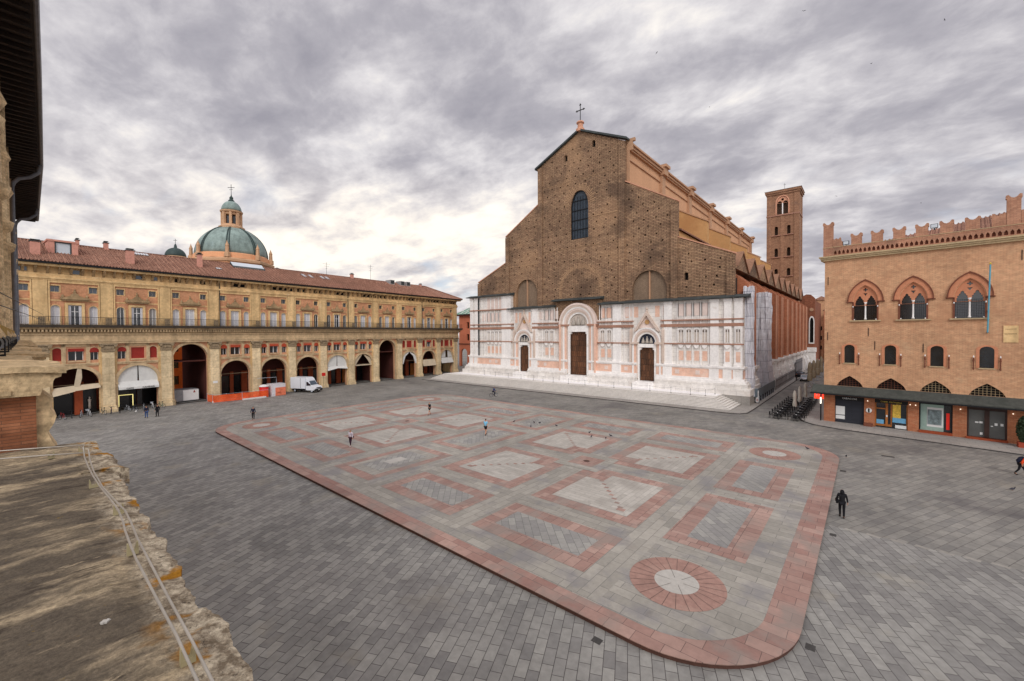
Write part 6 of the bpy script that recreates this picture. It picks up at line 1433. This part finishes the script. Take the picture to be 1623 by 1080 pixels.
    tv = [V[0], V[1], V[2], S(0, 0, 1.49)]; tr = [(.165, .125), (.15, .12), (.18, .13), (.08, .085)]; te = [(0, 1), (1, 2), (2, 3)]
    if coat: tv[0] = S(0, 0, .78); tr[0] = (.20, .15)
    long_ = sleeves != 'short'
    for s in (1, -1):
        i0 = len(tv)
        if long_: tv += armj[s][:3]; tr += [.066, .056, .042]; te += [(2, i0), (i0, i0 + 1), (i0 + 1, i0 + 2)]
        else:
            a, b = Vector(armj[s][0]), Vector(armj[s][1]); tv += [armj[s][0], tuple(a.lerp(b, .7))]; tr += [.066, .062]; te += [(2, i0), (i0, i0 + 1)]
    skin_mesh('jacket' if long_ else 'shirt', tv, tr, te, M[top], t)
    lv = [S(0, 0, .95)]; lr = [(.158, .125)]; le = []
    for s in (1, -1):
        i0 = len(lv)
        if shorts:
            a, b = Vector(leg[s][0]), Vector(leg[s][1]); lv += [leg[s][0], tuple(a.lerp(b, .75))]; lr += [.105, .088]; le += [(0, i0), (i0, i0 + 1)]
        else: lv += leg[s][:3]; lr += [.104, .075, .055]; le += [(0, i0), (i0, i0 + 1), (i0 + 1, i0 + 2)]
    skin_mesh('shorts' if shorts else 'trousers', lv, lr, le, M[legs], t)
    sh_ = MB()
    for s in (1, -1):
        a, b = Vector(leg[s][2]), Vector(leg[s][3])
        sh_.tube([a + Vector((0, .05, -.035)), a + Vector((0, 0, -.035)), b + Vector((0, .02, 0)), b + Vector((0, -.06, 0))], [.03, .048, .045, .025], 8)
    sh_.build('shoes', M[shoes], t, True)
    hv = [S(0, .02, 1.56), S(0, .01, 1.66), S(0, -.005, 1.72)] if not hood else [S(0, .03, 1.40), S(0, .02, 1.58), S(0, .0, 1.70)]
    skin_mesh('hood' if hood else 'hair', hv, [(.075, .078), (.088, .095), (.07, .085)] if not hood else [(.15, .13), (.118, .122), (.085, .1)], [(0, 1), (1, 2)], M[hair], t)
    if bag == 'pack': MB().tube([S(0, .14, 1.0), S(0, .2, 1.1), S(0, .2, 1.35), S(0, .13, 1.46)], [.12, .17, .16, .08], 10).build('backpack', M['cNavy'], t, True)
    if bag == 'side': MB().tube([S(.24, .02, .85), S(.25, .03, 1.0), S(.22, .02, 1.12)], [.07, .11, .05], 8).build('shoulder_bag', M['cBlk'], t, True); MB().tube([S(.22, .02, 1.1), S(.05, -.14, 1.3), S(-.12, 0, 1.5)], .012, 5).build('strap', M['cBlk'], t)
    return t
HP = H + .024
person('person in hooded black jacket walking beside the right edge of the raised platform', (-1.12, 32.6, 0), math.radians(190), 'cBlk', 'cBlk', 'cBlk', h=1.80, stride=.16, arm=(.3, .05), bag='side', coat=True, hood=True, elbow=.02)
person('runner in sky blue shirt and black shorts crossing the middle of the raised platform', (-32.1, 33.0, HP), math.radians(205), 'cSky', 'cBlk', 'hairD', sleeves='short', h=1.80, stride=.34, arm=(.3, -.2), shorts=True, shoes='shoeD', lean=.08, elbow=.16)
person('woman in pale top and plum trousers walking on the left half of the platform', (-39.4, 21.1, HP), math.radians(30), 'cWht', 'cPlum', 'hairG', h=1.68, stride=.14, arm=(.1, -.15), shoes='shoe', bag='side')
person('runner in black top and black shorts on the far half of the platform', (-46.2, 36.4, HP), math.radians(10), 'cBlk', 'cBlk', 'hairG', h=1.76, stride=.30, arm=(.28, -.25), shorts=True, lean=.06, elbow=.12)
person('person in dark navy clothes striding past the left corner of the platform', (-62.9, 19.85, 0), math.radians(75), 'cNavy', 'cBlk', 'hairD', h=1.8, stride=.32, arm=(.15, -.1))
person('person in navy jacket and blue jeans walking past the parked bicycles', (-75.8, 10.8, 0), math.radians(-70), 'cNavy', 'cJean', 'hairD', h=1.76, stride=.1, arm=(.05, .05))
person('person in long black coat beside the one in blue jeans', (-76.0, 12.0, 0), math.radians(-60), 'cBlk', 'cBlk', 'hairD', h=1.74, stride=.12, arm=(.1, -.1), coat=True)
person('person in orange jacket with dark backpack bending forward at the far right', (9.3, 51.2, 0), math.radians(75), 'cOra', 'cBlk', 'hairD', h=1.76, stride=.3, arm=(.1, .1), bag='pack', lean=.55)

# ================================================================ bicycles
M['tyre'] = mat('tyre_rubber', (28, 28, 30), .9, .05, 5, 0)
fcol = [mat('frame_' + n_, c_, .4, .05, 4, 0) for n_, c_ in (('red', (150, 44, 44)), ('silver', (170, 172, 176)), ('black', (40, 40, 44)), ('purple', (112, 66, 104)), ('white', (214, 214, 214)), ('green', (60, 104, 82)))]
def circ(c, r, n=20): return [(c[0], c[1] + r * math.cos(2 * PI * i / n), c[2] + r * math.sin(2 * PI * i / n)) for i in range(n + 1)]
def bicycle(label, loc, rz, m, group, basket=False, rxt=0.0):
    t = thing('bicycle', label, 'bicycle', loc, rz, group)
    MB().tube([(0, .48, .33), (0, .08, .30), (0, .18, .82), (0, -.38, .85), (0, .08, .30)], .027, 6).tube([(0, .48, .33), (0, .18, .80)], .022, 6).tube([(0, -.52, .33), (0, -.42, .62), (0, -.37, .95)], .026, 6).tube([(0, -.06, .3), (0, .22, .3)], .03, 6).build('frame', m, t)
    for y in (-.52, .50):
        w = MB().tube(circ((0, y, .335), .32), .028, 6, False).build('wheel', M['tyre'], t)
        q = MB()
        for a in range(6): q.tube([(0, y, .335), (0, y + .3 * math.cos(a * PI / 3), .335 + .3 * math.sin(a * PI / 3))], .004, 3)
        q.tube(circ((0, y, .335), .295), .01, 4, False).build('rim', M['alu'], w)
    MB().tube([(-.27, -.30, 1.0), (-.12, -.38, 1.02), (.12, -.38, 1.02), (.27, -.30, 1.0)], .016, 6).build('handlebar', M['iron'], t)
    MB().tube([(0, .1, .93), (0, .22, .95), (0, .32, .94)], [.03, .07, .085], 8).tube([(0, .18, .8), (0, .2, .93)], .014, 5).build('saddle', M['black'], t)
    if basket: MB().prism([(-.15, .78), (.15, .78), (.18, 1.0), (-.18, 1.0)], -.75, -.45).build('basket', M['alu'], t)
    return t
def BW(s, y, z=0):   # palace-local to world
    return (-88.9 + s * math.cos(BA) - y * math.sin(BA), 40 + s * math.sin(BA) + y * math.cos(BA), z)
bk = [(-38.0, 1, 'red frame'), (-37.1, 0, 'dark red frame'), (-36.2, 2, 'black frame'), (-35.3, 1, 'silver frame'), (-34.5, 4, 'white frame and basket'), (-33.0, 2, 'black frame'), (-32.2, 3, 'purple frame'), (-31.3, 2, 'black frame'), (-30.3, 1, 'silver frame'), (-29.5, 2, 'black frame'), (-28.6, 1, 'silver frame'), (-27.4, 4, 'white frame'), (-26.4, 5, 'green frame')]
cn = {0: 'red', 1: 'silver', 2: 'black', 3: 'purple', 4: 'white', 5: 'green'}
for i, (s, c, _) in enumerate(bk):
    x, y, z = BW(s, -1.9 - .25 * math.sin(i * 2.1)); 
    bicycle('parked bicycle with %s frame, %s from the left in the row before the arcade' % (cn[c], ORD[i]), (x, y, z), BA + math.radians(180 + 20 * math.sin(i * 1.7)), fcol[c], 'bicycles parked before the arcade', c == 4)
cyc = bicycle('bicycle ridden by a person in blue in front of the church steps', (-51.4, 55.0, 0), math.radians(160), fcol[2], None)
person('cyclist in blue jacket riding in front of the church steps', (-51.35, 54.85, .12), math.radians(160), 'cBlu', 'cNavy', 'hairD', seated=True, h=1.7, arm=(.42, .42), lean=.35)

# ================================================================ vehicles
M.update(bodyW=mat('white_van_paint', (226, 230, 236), .3, .04, .8, .02, spec=.6), bodyS=mat('silver_car_paint', (186, 190, 196), .25, .05, .8, 0, metal=.3), bodyK=mat('black_car_paint', (28, 30, 34), .25, .05, .8, 0), trim=mat('black_trim', (26, 26, 28), .6, .05, 2, 0),
         wind=mat('windscreen', (60, 74, 88), .08, .15, 1.5, 0, spec=.9), hl=mat('headlamp', (226, 230, 236), .15, 0, 1, 0), tail=mat('tail_lamp', (150, 26, 24), .3, 0, 1, 0), num=mat('number_plate', (226, 226, 220), .5, 0, 1, 0))
def wheels(t, xs, ys, r=.36, w=.22):
    for x in xs:
        for y in ys:
            q = MB().tube([(x - w / 2, y, r), (x + w / 2, y, r)], r, 18).build('wheel', M['tyre'], t)
            MB().tube([(x - w / 2 - .01, y, r), (x + w / 2 + .01, y, r)], r * .58, 12).build('rim', M['alu'], q)
def bevel(o, w=.05, s=2):
    b = o.modifiers.new('bevel', 'BEVEL'); b.width = w; b.segments = s; b.limit_method = 'ANGLE'; return o
def box_van(label, loc, rz, box_len=3.5, hb=2.95, m='bodyW', group=None, open_bed=False):
    """front towards local -y"""
    t = thing('delivery_van', label, 'van', loc, rz, group)
    bevel(MB().prism([(-2.95, .5), (-3.0, .95), (-2.75, 1.22), (-1.95, 1.45), (-1.35, 2.25), (-.75, 2.35), (-.75, .45), (-2.6, .42)], -1.0, 1.0, 'x').build('cab', M[m], t), .07, 3)
    if not open_bed:
        bevel(MB().box(-1.06, 1.06, -.68, -.68 + box_len, .75, hb).build('cargo_box', M[m], t), .04)
        bevel(MB().prism([(-1.4, 2.3), (-1.1, 2.75), (-.7, hb + .02), (-.7, 2.3)], -.95, .95, 'x').build('wind_deflector', M[m], t), .08, 3)
        MB().box(-1.075, -1.06, .4, .45, .85, hb - .1).box(1.06, 1.07, .35, .4, .85, 2.5).box(1.06, 1.07, 1.1, 1.15, .85, 2.5).box(1.06, 1.07, .35, 1.15, 2.45, 2.5).build('door_seam', M['trim'], t)
        MB().box(1.06, 1.07, 1.6, 2.2, 1.9, 2.1).build('side_marking', M['cNavy'], t)
    else:
        MB().box(-1.0, 1.0, -.6, 2.6, .8, .9).box(-1.0, -.95, -.6, 2.6, .9, 1.35).box(.95, 1.0, -.6, 2.6, .9, 1.35).box(-1, 1, 2.55, 2.6, .9, 1.35).build('flat_bed', M['alu'], t)
    MB().add([(-.84, -1.93, 1.49), (.84, -1.93, 1.49), (.76, -1.39, 2.2), (-.76, -1.39, 2.2)], [(0, 1, 2, 3)]).build('windscreen', M['wind'], t).location = (0, -.03, .03)
    MB().prism([(-1.85, 1.42), (-1.4, 2.1), (-.95, 2.15), (-.95, 1.35)], -1.012, -1.002, 'x').prism([(-1.85, 1.42), (-1.4, 2.1), (-.95, 2.15), (-.95, 1.35)], 1.002, 1.012, 'x').build('side_window', M['glass'], t)
    bevel(MB().box(-1.0, 1.0, -3.05, -2.6, .38, .78).build('bumper', M['trim'], t), .06); MB().box(-.6, .6, -3.02, -2.85, .88, 1.05).build('grille', M['trim'], t)
    for s in (-1, 1):
        MB().prism([(-2.99, .92), (-2.78, 1.2), (-2.6, 1.2), (-2.75, .92)], s * .95 - .06, s * .95 + .06, 'x').build('headlight', M['hl'], t)
        MB().box(s * 1.12 - .09, s * 1.12 + .09, -1.95, -1.8, 1.45, 1.8).build('wing_mirror', M['trim'], t)
    MB().box(-.26, .26, -3.07, -3.05, .5, .62).build('number_plate', M['num'], t)
    MB().box(-.8, .8, -2.4, 2.7, .38, .6).build('chassis', M['trim'], t)
    wheels(t, (-.86, .86), (-2.15, 1.85)); return t
box_van('white box van parked half inside the arcade, facing the square', (-85.0, 36.3, 0), math.radians(115))
box_van('white open-bed truck coming up the side lane towards the square', (-11.9, 152.5, 0), math.radians(0), open_bed=True)
t2 = box_van('second white truck with red load behind the first in the side lane', (-12.0, 168, 0), 0, open_bed=True)
MB().box(-.8, .8, -.3, 2.2, .95, 2.3).build('red_load', M['redP'], t2)
def car(label, loc, rz, m, L_=4.2, group=None):
    t = thing('parked_car', label, 'car', loc, rz, group)
    bevel(MB().prism([(-2.08, .35), (-2.12, .65), (-1.95, .82), (-1.05, .95), (-.45, 1.40), (.85, 1.44), (1.75, 1.0), (2.08, .92), (2.12, .5), (2.05, .32)], -.86, .86, 'x').build('body', M[m], t), .1, 3)
    MB().add([(-.7, -1.02, 1.0), (.7, -1.02, 1.0), (.62, -.5, 1.40), (-.62, -.5, 1.40)], [(0, 1, 2, 3)]).build('windscreen', M['wind'], t).location = (0, -.03, .02)
    MB().add([(-.7, 1.62, 1.08), (.7, 1.62, 1.08), (.62, .95, 1.41), (-.62, .95, 1.41)], [(0, 1, 2, 3)]).build('rear_window', M['wind'], t).location = (0, .03, .02)
    for s in (-1, 1): MB().prism([(-.9, .98), (-.4, 1.34), (.8, 1.37), (1.35, 1.06)], s * .865 - .006, s * .865 + .006, 'x').build('side_window', M['glass'], t)
    for s in (-1, 1): MB().box(s * .62 - .16, s * .62 + .16, -2.13, -2.05, .62, .78).build('headlight', M['hl'], t); MB().box(s * .66 - .12, s * .66 + .12, 2.06, 2.14, .68, .85).build('tail_light', M['tail'], t)
    MB().box(-.75, .75, -2.14, -2.02, .36, .5).box(-.75, .75, 2.02, 2.14, .34, .5).build('bumper', M['trim'], t); MB().box(-.26, .26, -2.16, -2.14, .42, .54).build('number_plate', M['num'], t)
    wheels(t, (-.78, .78), (-1.3, 1.3), .31, .2); return t
car('silver car standing in the side lane beside the tall closed parasols', (-11.0, 118.5, 0), 0, 'bodyS')
car('small black car parked against the grey hoarding in the side lane', (-12.8, 127, 0), math.radians(180), 'bodyK')
person('person in black standing beside the silver car in the side lane', (-12.6, 117.3, 0), 0, 'cBlk', 'cBlk', 'hairD', h=1.75, stride=.06, arm=(.05, .05))

# ================================================================ cafe tables and chairs
CT = thing('cafe_table', 'x', 'table', (0, 0, 0), 0, 'black cafe tables in two rows beside the crenellated palace')
MB().box(-.42, .42, -.36, .36, .71, .745).build('tabletop', M['black'], CT)
MB().tube([(0, 0, .03), (0, 0, .71)], .03, 8).build('pedestal', M['iron'], CT); MB().box(-.28, .28, -.03, .03, .0, .03).box(-.03, .03, -.28, .28, 0, .031).build('foot', M['iron'], CT)
MB().box(-.05, .05, -.04, .04, .745, .8).build('ashtray', M['white'], CT)
CC = thing('cafe_chair', 'x', 'chair', (0, 0, 0), 0, 'black cafe chairs round the cafe tables')
MB().box(-.24, .24, -.24, .24, .42, .46).build('seat', M['black'], CC)
q = MB().box(-.24, .24, .21, .25, .5, .58).box(-.24, .24, .21, .25, .78, .88)
for k in range(5): q.box(-.22 + k * .1, -.18 + k * .1, .215, .245, .58, .78)
q.build('backrest', M['black'], CC)
for x, y, z in ((-.22, -.22, .43), (.22, -.22, .43), (-.22, .22, .88), (.22, .22, .88)): MB().box(x - .018, x + .018, y - .018, y + .018, 0, z).build('leg', M['iron'], CC)
MB().box(-.26, -.22, -.24, .24, .62, .66).box(.22, .26, -.24, .24, .62, .66).build('armrest', M['black'], CC)
n = 0
for row, (x0, xe) in enumerate(((-9.0, -9.1), (-6.95, -7.0))):
    for k in range(9):
        x = x0; y = 64.6 + 2.15 * k; rw = ('lane', 'palace')[row]; rz = math.radians(-6)
        o = CT if n == 0 else copy_tree(CT)
        o.location = (x, y, 0); o.rotation_euler[2] = rz
        o['label'] = 'black cafe table, %s from the square in the row nearer the %s' % (ORD[k], 'church lane' if row == 0 else 'brick palace')
        for q_, (dx, dy, a) in enumerate(((-.68, .0, 90), (.68, .0, -90), (0, -.62, 180), (.05, .64, 0))):
            c = CC if n == 0 and q_ == 0 else copy_tree(CC)
            c.location = (x + dx, y + dy, 0); c.rotation_euler = (0, 0, math.radians(a) + rz)
            c['label'] = 'black cafe chair on the %s side of the %s table in the %s row' % (('left', 'right', 'near', 'far')[q_], ORD[k], rw)
        n += 1
# closed parasols
M['canv'] = mat('pale_canvas', (214, 208, 194), .9, .08, 2, .1, 6, .4, 8, streak=((6, 6, .5), .8, 1.12)); M['canv2'] = mat('beige_canvas', (196, 182, 152), .9, .1, 2, .1, 6, .4, 8, streak=((6, 6, .5), .78, 1.12))
for i, (x, y, h, m_, lb) in enumerate(((-7.85, 71.3, 3.1, 'canv', 'closed white parasol nearest the square among the cafe tables'), (-7.85, 77.0, 3.1, 'canv', 'closed pale parasol, second from the square among the cafe tables'), (-7.7, 83.0, 3.1, 'canv', 'closed pale parasol, third from the square by the red neon sign'),
      (-9.1, 106, 5.2, 'canv2', 'tall closed beige parasol, nearest of the four beyond the cafe tables'), (-9.0, 113, 5.2, 'canv2', 'tall closed beige parasol, second of the four beyond the cafe tables'), (-8.9, 121, 5.2, 'canv2', 'tall closed beige parasol, third of the four beyond the cafe tables'), (-8.8, 130, 5.2, 'canv2', 'tall closed beige parasol, farthest of the four beyond the cafe tables'))):
    t = thing('closed_parasol', lb, 'parasol', (x, y, 0), 0, 'closed parasols in the side lane'); k = h / 3.1
    MB().lathe([(.3, 0), (.3, .1), (.06, .12)], 12).tube([(0, 0, .1), (0, 0, h)], .03, 8).build('pole', M['alu'], t)
    mb = MB(); pr_ = [(.20, .75), (.26, 1.0), (.21, 1.5), (.17, 1.7), (.22, 2.1), (.19, 2.6), (.12, 2.95), (.03, 3.12)]
    nn_ = 16
    for r, z in pr_:
        for j in range(nn_): rr_ = r * (1.15 if j % 2 else .82) * k; mb.v.append((rr_ * math.cos(2 * PI * j / nn_), rr_ * math.sin(2 * PI * j / nn_), z * k))
    for a in range(len(pr_) - 1):
        for j in range(nn_): mb.f.append((a * nn_ + j, a * nn_ + (j + 1) % nn_, (a + 1) * nn_ + (j + 1) % nn_, (a + 1) * nn_ + j))
    mb.build('canopy', M[m_], t, True); MB().lathe([(.19 * k, 1.62 * k), (.2 * k, 1.7 * k)], 12).build('tie_band', M['canv'], t)

# ================================================================ works along the church flank
for i, (x, y0, y1, h, lb) in enumerate(((-13.6, 95.5, 103, 2.3, 'nearest'), (-13.6, 103.2, 112, 2.3, 'second'), (-13.6, 112.2, 124, 2.3, 'third'), (-13.7, 126, 140, 4.4, 'tall far'))):
    t = thing('site_hoarding', 'grey hoarding panel run along the church flank, %s from the square' % lb, 'hoarding', (x, y0, 0), 0, 'grey hoardings along the church')
    mb = MB(); y = 0
    while y < y1 - y0 - .9: mb.box(-.03, .03, y, y + .98, .05, h - .05 * ((int(y) * 7) % 3)); y += 1.0
    mb.build('panel', M['hoard'], t); MB().box(.03, .09, 0, y1 - y0, h * .3, h * .3 + .06).box(.03, .09, 0, y1 - y0, h * .8, h * .8 + .06).build('rail', M['iron'], t)
rp = thing('access_ramp', 'blue-grey panelled site ramp with black trestles beside the church steps', 'ramp', (-14.3, 76.5, 0))
MB().box(-.9, 1.0, -.7, 15.5, 1.3, 1.42).build('deck', M['iron'], rp)
MB().box(.98, 1.03, -.7, 15.5, 1.05, 2.35).box(-.9, 1.0, -.75, -.7, 1.05, 2.35).build('side_panel', M['hoardB'], rp)
mb = MB()
for k in range(9): mb.box(.9, 1.0, -.6 + k * 1.95, -.5 + k * 1.95, .13, 1.3).box(-.85, -.75, -.6 + k * 1.95, -.5 + k * 1.95, .13, 1.3).box(-.8, .95, -.58 + k * 1.95, -.52 + k * 1.95, .5, .56)
mb.build('trestle', M['alu'], rp); MB().box(-.85, .9, -.3, 15, .13, 1.2).build('painted_shade', M['void'], rp)  # near-black box painted in for the shade under the deck
MB().tube([(1.0, -.7, 2.4), (1.0, 15.5, 2.4)], .03).tube([(-.9, -.72, 2.4), (1.0, -.72, 2.4)], .03).build('handrail', M['alu'], rp)
bd = thing('marker_board', 'white upright marker board with red dots in front of the site ramp', 'sign', (-13.35, 75.9, .13))
MB().box(-.2, .2, -.03, .03, .1, 2.0).build('board', M['white'], bd)
for z in (.35, .6, 1.3, 1.5): MB().prism([(.12 * math.cos(t * PI / 5), z + .09 * math.sin(t * PI / 5)) for t in range(10)], -.04, -.03).build('red_dot', M['redbl'], bd)
MB().box(-.3, .3, -.2, .2, 0, .1).build('foot', M['iron'], bd)

# ================================================================ rope posts on the church terrace
pp_ = [(-74.3, 73.5), (-70.5, 72.2), (-66, 71.2), (-61.5, 70.6), (-57.5, 70.3), (-53.9, 70.0), (-51.2, 69.8), (-48.5, 69.6), (-44.8, 69.5), (-41.0, 69.4), (-38.2, 69.4), (-35, 69.4), (-31.6, 69.5), (-28.2, 69.2), (-24.6, 69.1), (-21.5, 69.1), (-19.3, 69.3), (-18.6, 72)]
P0 = thing('rope_post', 'x', 'post', (0, 0, 0), 0, 'rope posts along the church terrace')
MB().lathe([(.13, 0), (.13, .03), (.02, .06)], 10).tube([(0, 0, .05), (0, 0, .95)], .022, 6).lathe([(.02, .93), (.04, .97), (.02, 1.02)], 8).build('stanchion', M['iron'], P0)
for i, (x, y) in enumerate(pp_):
    o = P0 if i == 0 else copy_tree(P0); o.location = (x, y, TZ + (.05 if y > 70.3 else 0)); o['label'] = 'thin dark rope post on the church terrace, %s from the left' % ORD[i]
for i in range(len(pp_) - 1):
    (xa, ya), (xb, yb) = pp_[i], pp_[i + 1]; za, zb = [TZ + (.05 if y > 70.3 else 0) + .9 for y in (ya, yb)]
    r = MB().tube([(0, 0, 0), ((xb - xa) * .5, (yb - ya) * .5, (zb - za) * .5 - .12), (xb - xa, yb - ya, zb - za)], .012, 4).build('rope', M['cGry']); r.location = (xa, ya, za)
    tag(r, 'grey rope between the %s and %s rope posts of the church terrace' % (ORD[i], ORD[i + 1]), 'rope', 'ropes along the church terrace')

# ================================================================ orange works enclosure before the arcade
M.update(net=mat('orange_safety_net', (232, 92, 40), .8, .12, 1.5, .12, 6, .3, 6, alpha=.86), plas=mat('clear_plastic_sheet', (214, 210, 214), .3, .1, 1.2, .1, 4, .6, 3), redT=mat('red_tank', (206, 38, 34), .4, .08, 1, 0))
def BL(s, y): return BW(s, y)
nf = thing('safety_net_fence', 'orange plastic net fence on posts with white base barriers before the arcade', 'fence', BW(-20.0, -3.6), BA)
pts = [(0, 2.4), (0.1, -.2), (3, -.6), (6, -.8), (8.4, -.9)]
v, f = [], []; nseg = 40
def along(t):
    q = t * (len(pts) - 1); i = min(int(q), len(pts) - 2); u = q - i; return (pts[i][0] + (pts[i + 1][0] - pts[i][0]) * u, pts[i][1] + (pts[i + 1][1] - pts[i][1]) * u)
for i in range(nseg + 1):
    x, y = along(i / nseg); s_ = .06 * math.sin(i * 1.1)
    for z in (.08, .5, .95, 1.32 - .08 * abs(math.sin(i * .4))): v.append((x, y + s_ * (z > .3), z))
for i in range(nseg):
    for j in range(3): a = i * 4 + j; f.append((a, a + 1, a + 5, a + 4))
MB().add(v, f).build('net', M['net'], nf)
mb = MB()
for i in range(6): x, y = along(i / 5); mb.tube([(x, y + .05, 0), (x, y + .05, 1.45)], .03)
mb.tube([(pts[i][0], pts[i][1], 1.38) for i in range(len(pts))], .02); mb.build('post', M['alu'], nf)
MB().prism([(0, 0), (3.8, -.2), (3.8, .25), (0, .35)], .0, .28, 'z').prism([(4.2, -.9), (8, -1.0), (8, -.6), (4.2, -.5)], 0, .25, 'z').build('base_barrier', M['awn'], nf, False, )
tk = thing('red_tank', 'round red tank with white lid inside the orange net enclosure', 'tank', BW(-11.9, -3.5), BA)
MB().lathe([(.75, 0), (.78, .3), (.75, 1.9)], 20).build('tank_body', M['redT'], tk, True); MB().lathe([(.8, 1.9), (.8, 2.05), (.3, 2.25), (.05, 2.28)], 20).build('lid', M['white'], tk)
ws = thing('wrapped_site_cabin', 'small site cabin wrapped in clear plastic above and orange net below', 'cabin', BW(-9.9, -3.3), BA)
MB().box(-1.0, 1.5, -1.0, 1.0, 1.55, 2.25).build('plastic_wrap', M['plas'], ws); MB().box(-1.0, -.35, -1.02, 1.0, 0, 1.55).build('plastic_side', M['plas'], ws); MB().box(-.35, 1.52, -1.03, 1.02, .05, 1.56).build('net_wrap', mat('orange_wrap', (224, 124, 92), .8, .15, 1.5, .15, 5, .3, 5), ws)
MB().tube([(-2.6, 1.0, 3.4), (.4, .2, 3.4), (.4, .2, 2.2)], .035).build('steel_tube', M['alu'], ws); MB().lathe([(.3, 0), (.3, .02)], 12, (.3, -1.06, .7)).build('vent', M['orgP'], ws)
wc = thing('white_container', 'white and grey site container standing in the tall archway', 'container', BW(-22.3, 3.0), BA)
bevel(MB().box(-2.0, 2.0, -1.2, 1.6, .15, 2.1).build('container_body', M['hoard'], wc)); MB().box(-.2, 2.02, -1.24, -1.2, .25, 2.0).build('white_panel', M['white'], wc); MB().prism([(1.2, 1.5), (1.55, 1.5), (1.38, 1.95)], -1.26, -1.24).build('emblem', M['redbl'], wc)
sg = thing('red_sign', 'small red board sign on a post between the van and the arcade pier', 'sign', BW(1.0, -1.3), BA)
MB().tube([(0, 0, 0), (0, 0, 3.2)], .03).build('post', M['iron'], sg); MB().box(-.4, .4, -.03, .03, 2.6, 3.3).build('board', M['redT'], sg)
lt = tag(MB().tube([(0, 0, .05), (.25, .1, .1), (.4, .0, .05)], [.05, .12, .04], 6).build('litter', M['shoe']), 'crumpled white litter on the ground before the parked bicycles', 'litter'); lt.location = BW(-29.8, -3.0)

# ================================================================ pigeons and birds
M['pig'] = mat('pigeon_grey', (62, 62, 70), .8, .2, 20, .1)
PG = thing('pigeon', 'x', 'pigeon', (0, 0, 0), 0, 'pigeons on the square')
MB().tube([(0, -.13, .19), (0, -.08, .17), (0, .02, .15), (0, .12, .13), (0, .2, .12)], [.035, .065, .08, .05, .015], 8).tube([(0, -.11, .2), (0, -.14, .26), (0, -.15, .28)], [.035, .03, .03], 8).lathe([(.0, -.0), (.032, .02), (.0, .05)], 6, (0, -.16, .27)).build('body', M['pig'], PG, True)
MB().tube([(0, -.19, .285), (0, -.22, .28)], [.01, .003], 5).build('beak', M['iron'], PG); MB().tube([(.03, 0, .12), (.03, 0, 0)], .006, 4).tube([(-.03, 0, .12), (-.03, 0, 0)], .006, 4).build('leg', M['redbl'], PG)
pg = [(-31.6, 41.2, 'leftmost of the loose flock'), (-30.9, 41.4, 'pair-mate beside the leftmost'), (-30.5, 39.1, 'nearest of the left cluster'), (-28.4, 41.4, 'alone between the cluster and the white square'), (-23.6, 40.9, 'at the far edge of the white square'), (-22.5, 39.4, 'on the white square'), (-21.1, 41.1, 'off the right corner of the white square'), (-21.0, 39.8, 'on the right tip of the white square'), (-33.9, 40.0, 'a step left of the flock'), (-4.3, 48.4, 'by the far right roundel'), (-1.4, 48.5, 'on the grey paving beyond the rounded far corner'), (8.0, 45.9, 'alone on the paving at the far right')]
for i, (x, y, lb) in enumerate(pg):
    o = PG if i == 0 else copy_tree(PG); on = x < -2 and y < 51
    o.location = (x, y, HP if on else 0); o.rotation_euler = (0, 0, i * 1.9); o.scale = (.95, .95, .95); o['label'] = 'dark pigeon on the ground, ' + lb
bird0 = None
for i, (pos, lb) in enumerate((((-9.2, 92.1, 69.2), 'near the top of the sky, above the palace'), ((10.9, 117.3, 72.0), 'high in the sky at the top right'), ((-34.0, 86.8, 69.9), 'in the sky above and right of the church cross'), ((0.2, 123.9, 71.3), 'in the middle of the right hand sky'), ((-29.0, 106.7, 65.0), 'low in the sky right of the church gable'), ((-6.3, 133.5, 45.6), 'just over the battlements at their left end'), ((10.5, 155.7, 45.6), 'over the middle of the battlements'))):
    if bird0 is None:
        mb = MB().tube([(0, -.22, 0), (0, -.1, .02), (0, .1, 0), (0, .3, 0)], [.02, .06, .05, .01], 6)
        mb.add([(0, -.08, .03), (.3, -.12, .16), (.62, .06, .1), (.3, .06, .12), (0, .1, .03)], [(0, 1, 3, 4), (1, 2, 3)]).add([(0, -.08, .03), (-.3, -.12, .16), (-.62, .06, .1), (-.3, .06, .12), (0, .1, .03)], [(0, 1, 3, 4), (1, 2, 3)])
        o = bird0 = mb.build('flying_bird', M['pig'])
    else: o = bird0.copy(); COL.objects.link(o)
    o.location = pos; o.scale = (.6, .6, .6); o.rotation_euler = (.2 * i, .3, i * 1.3); tag(o, 'small dark bird flying ' + lb, 'bird', 'birds in the sky')
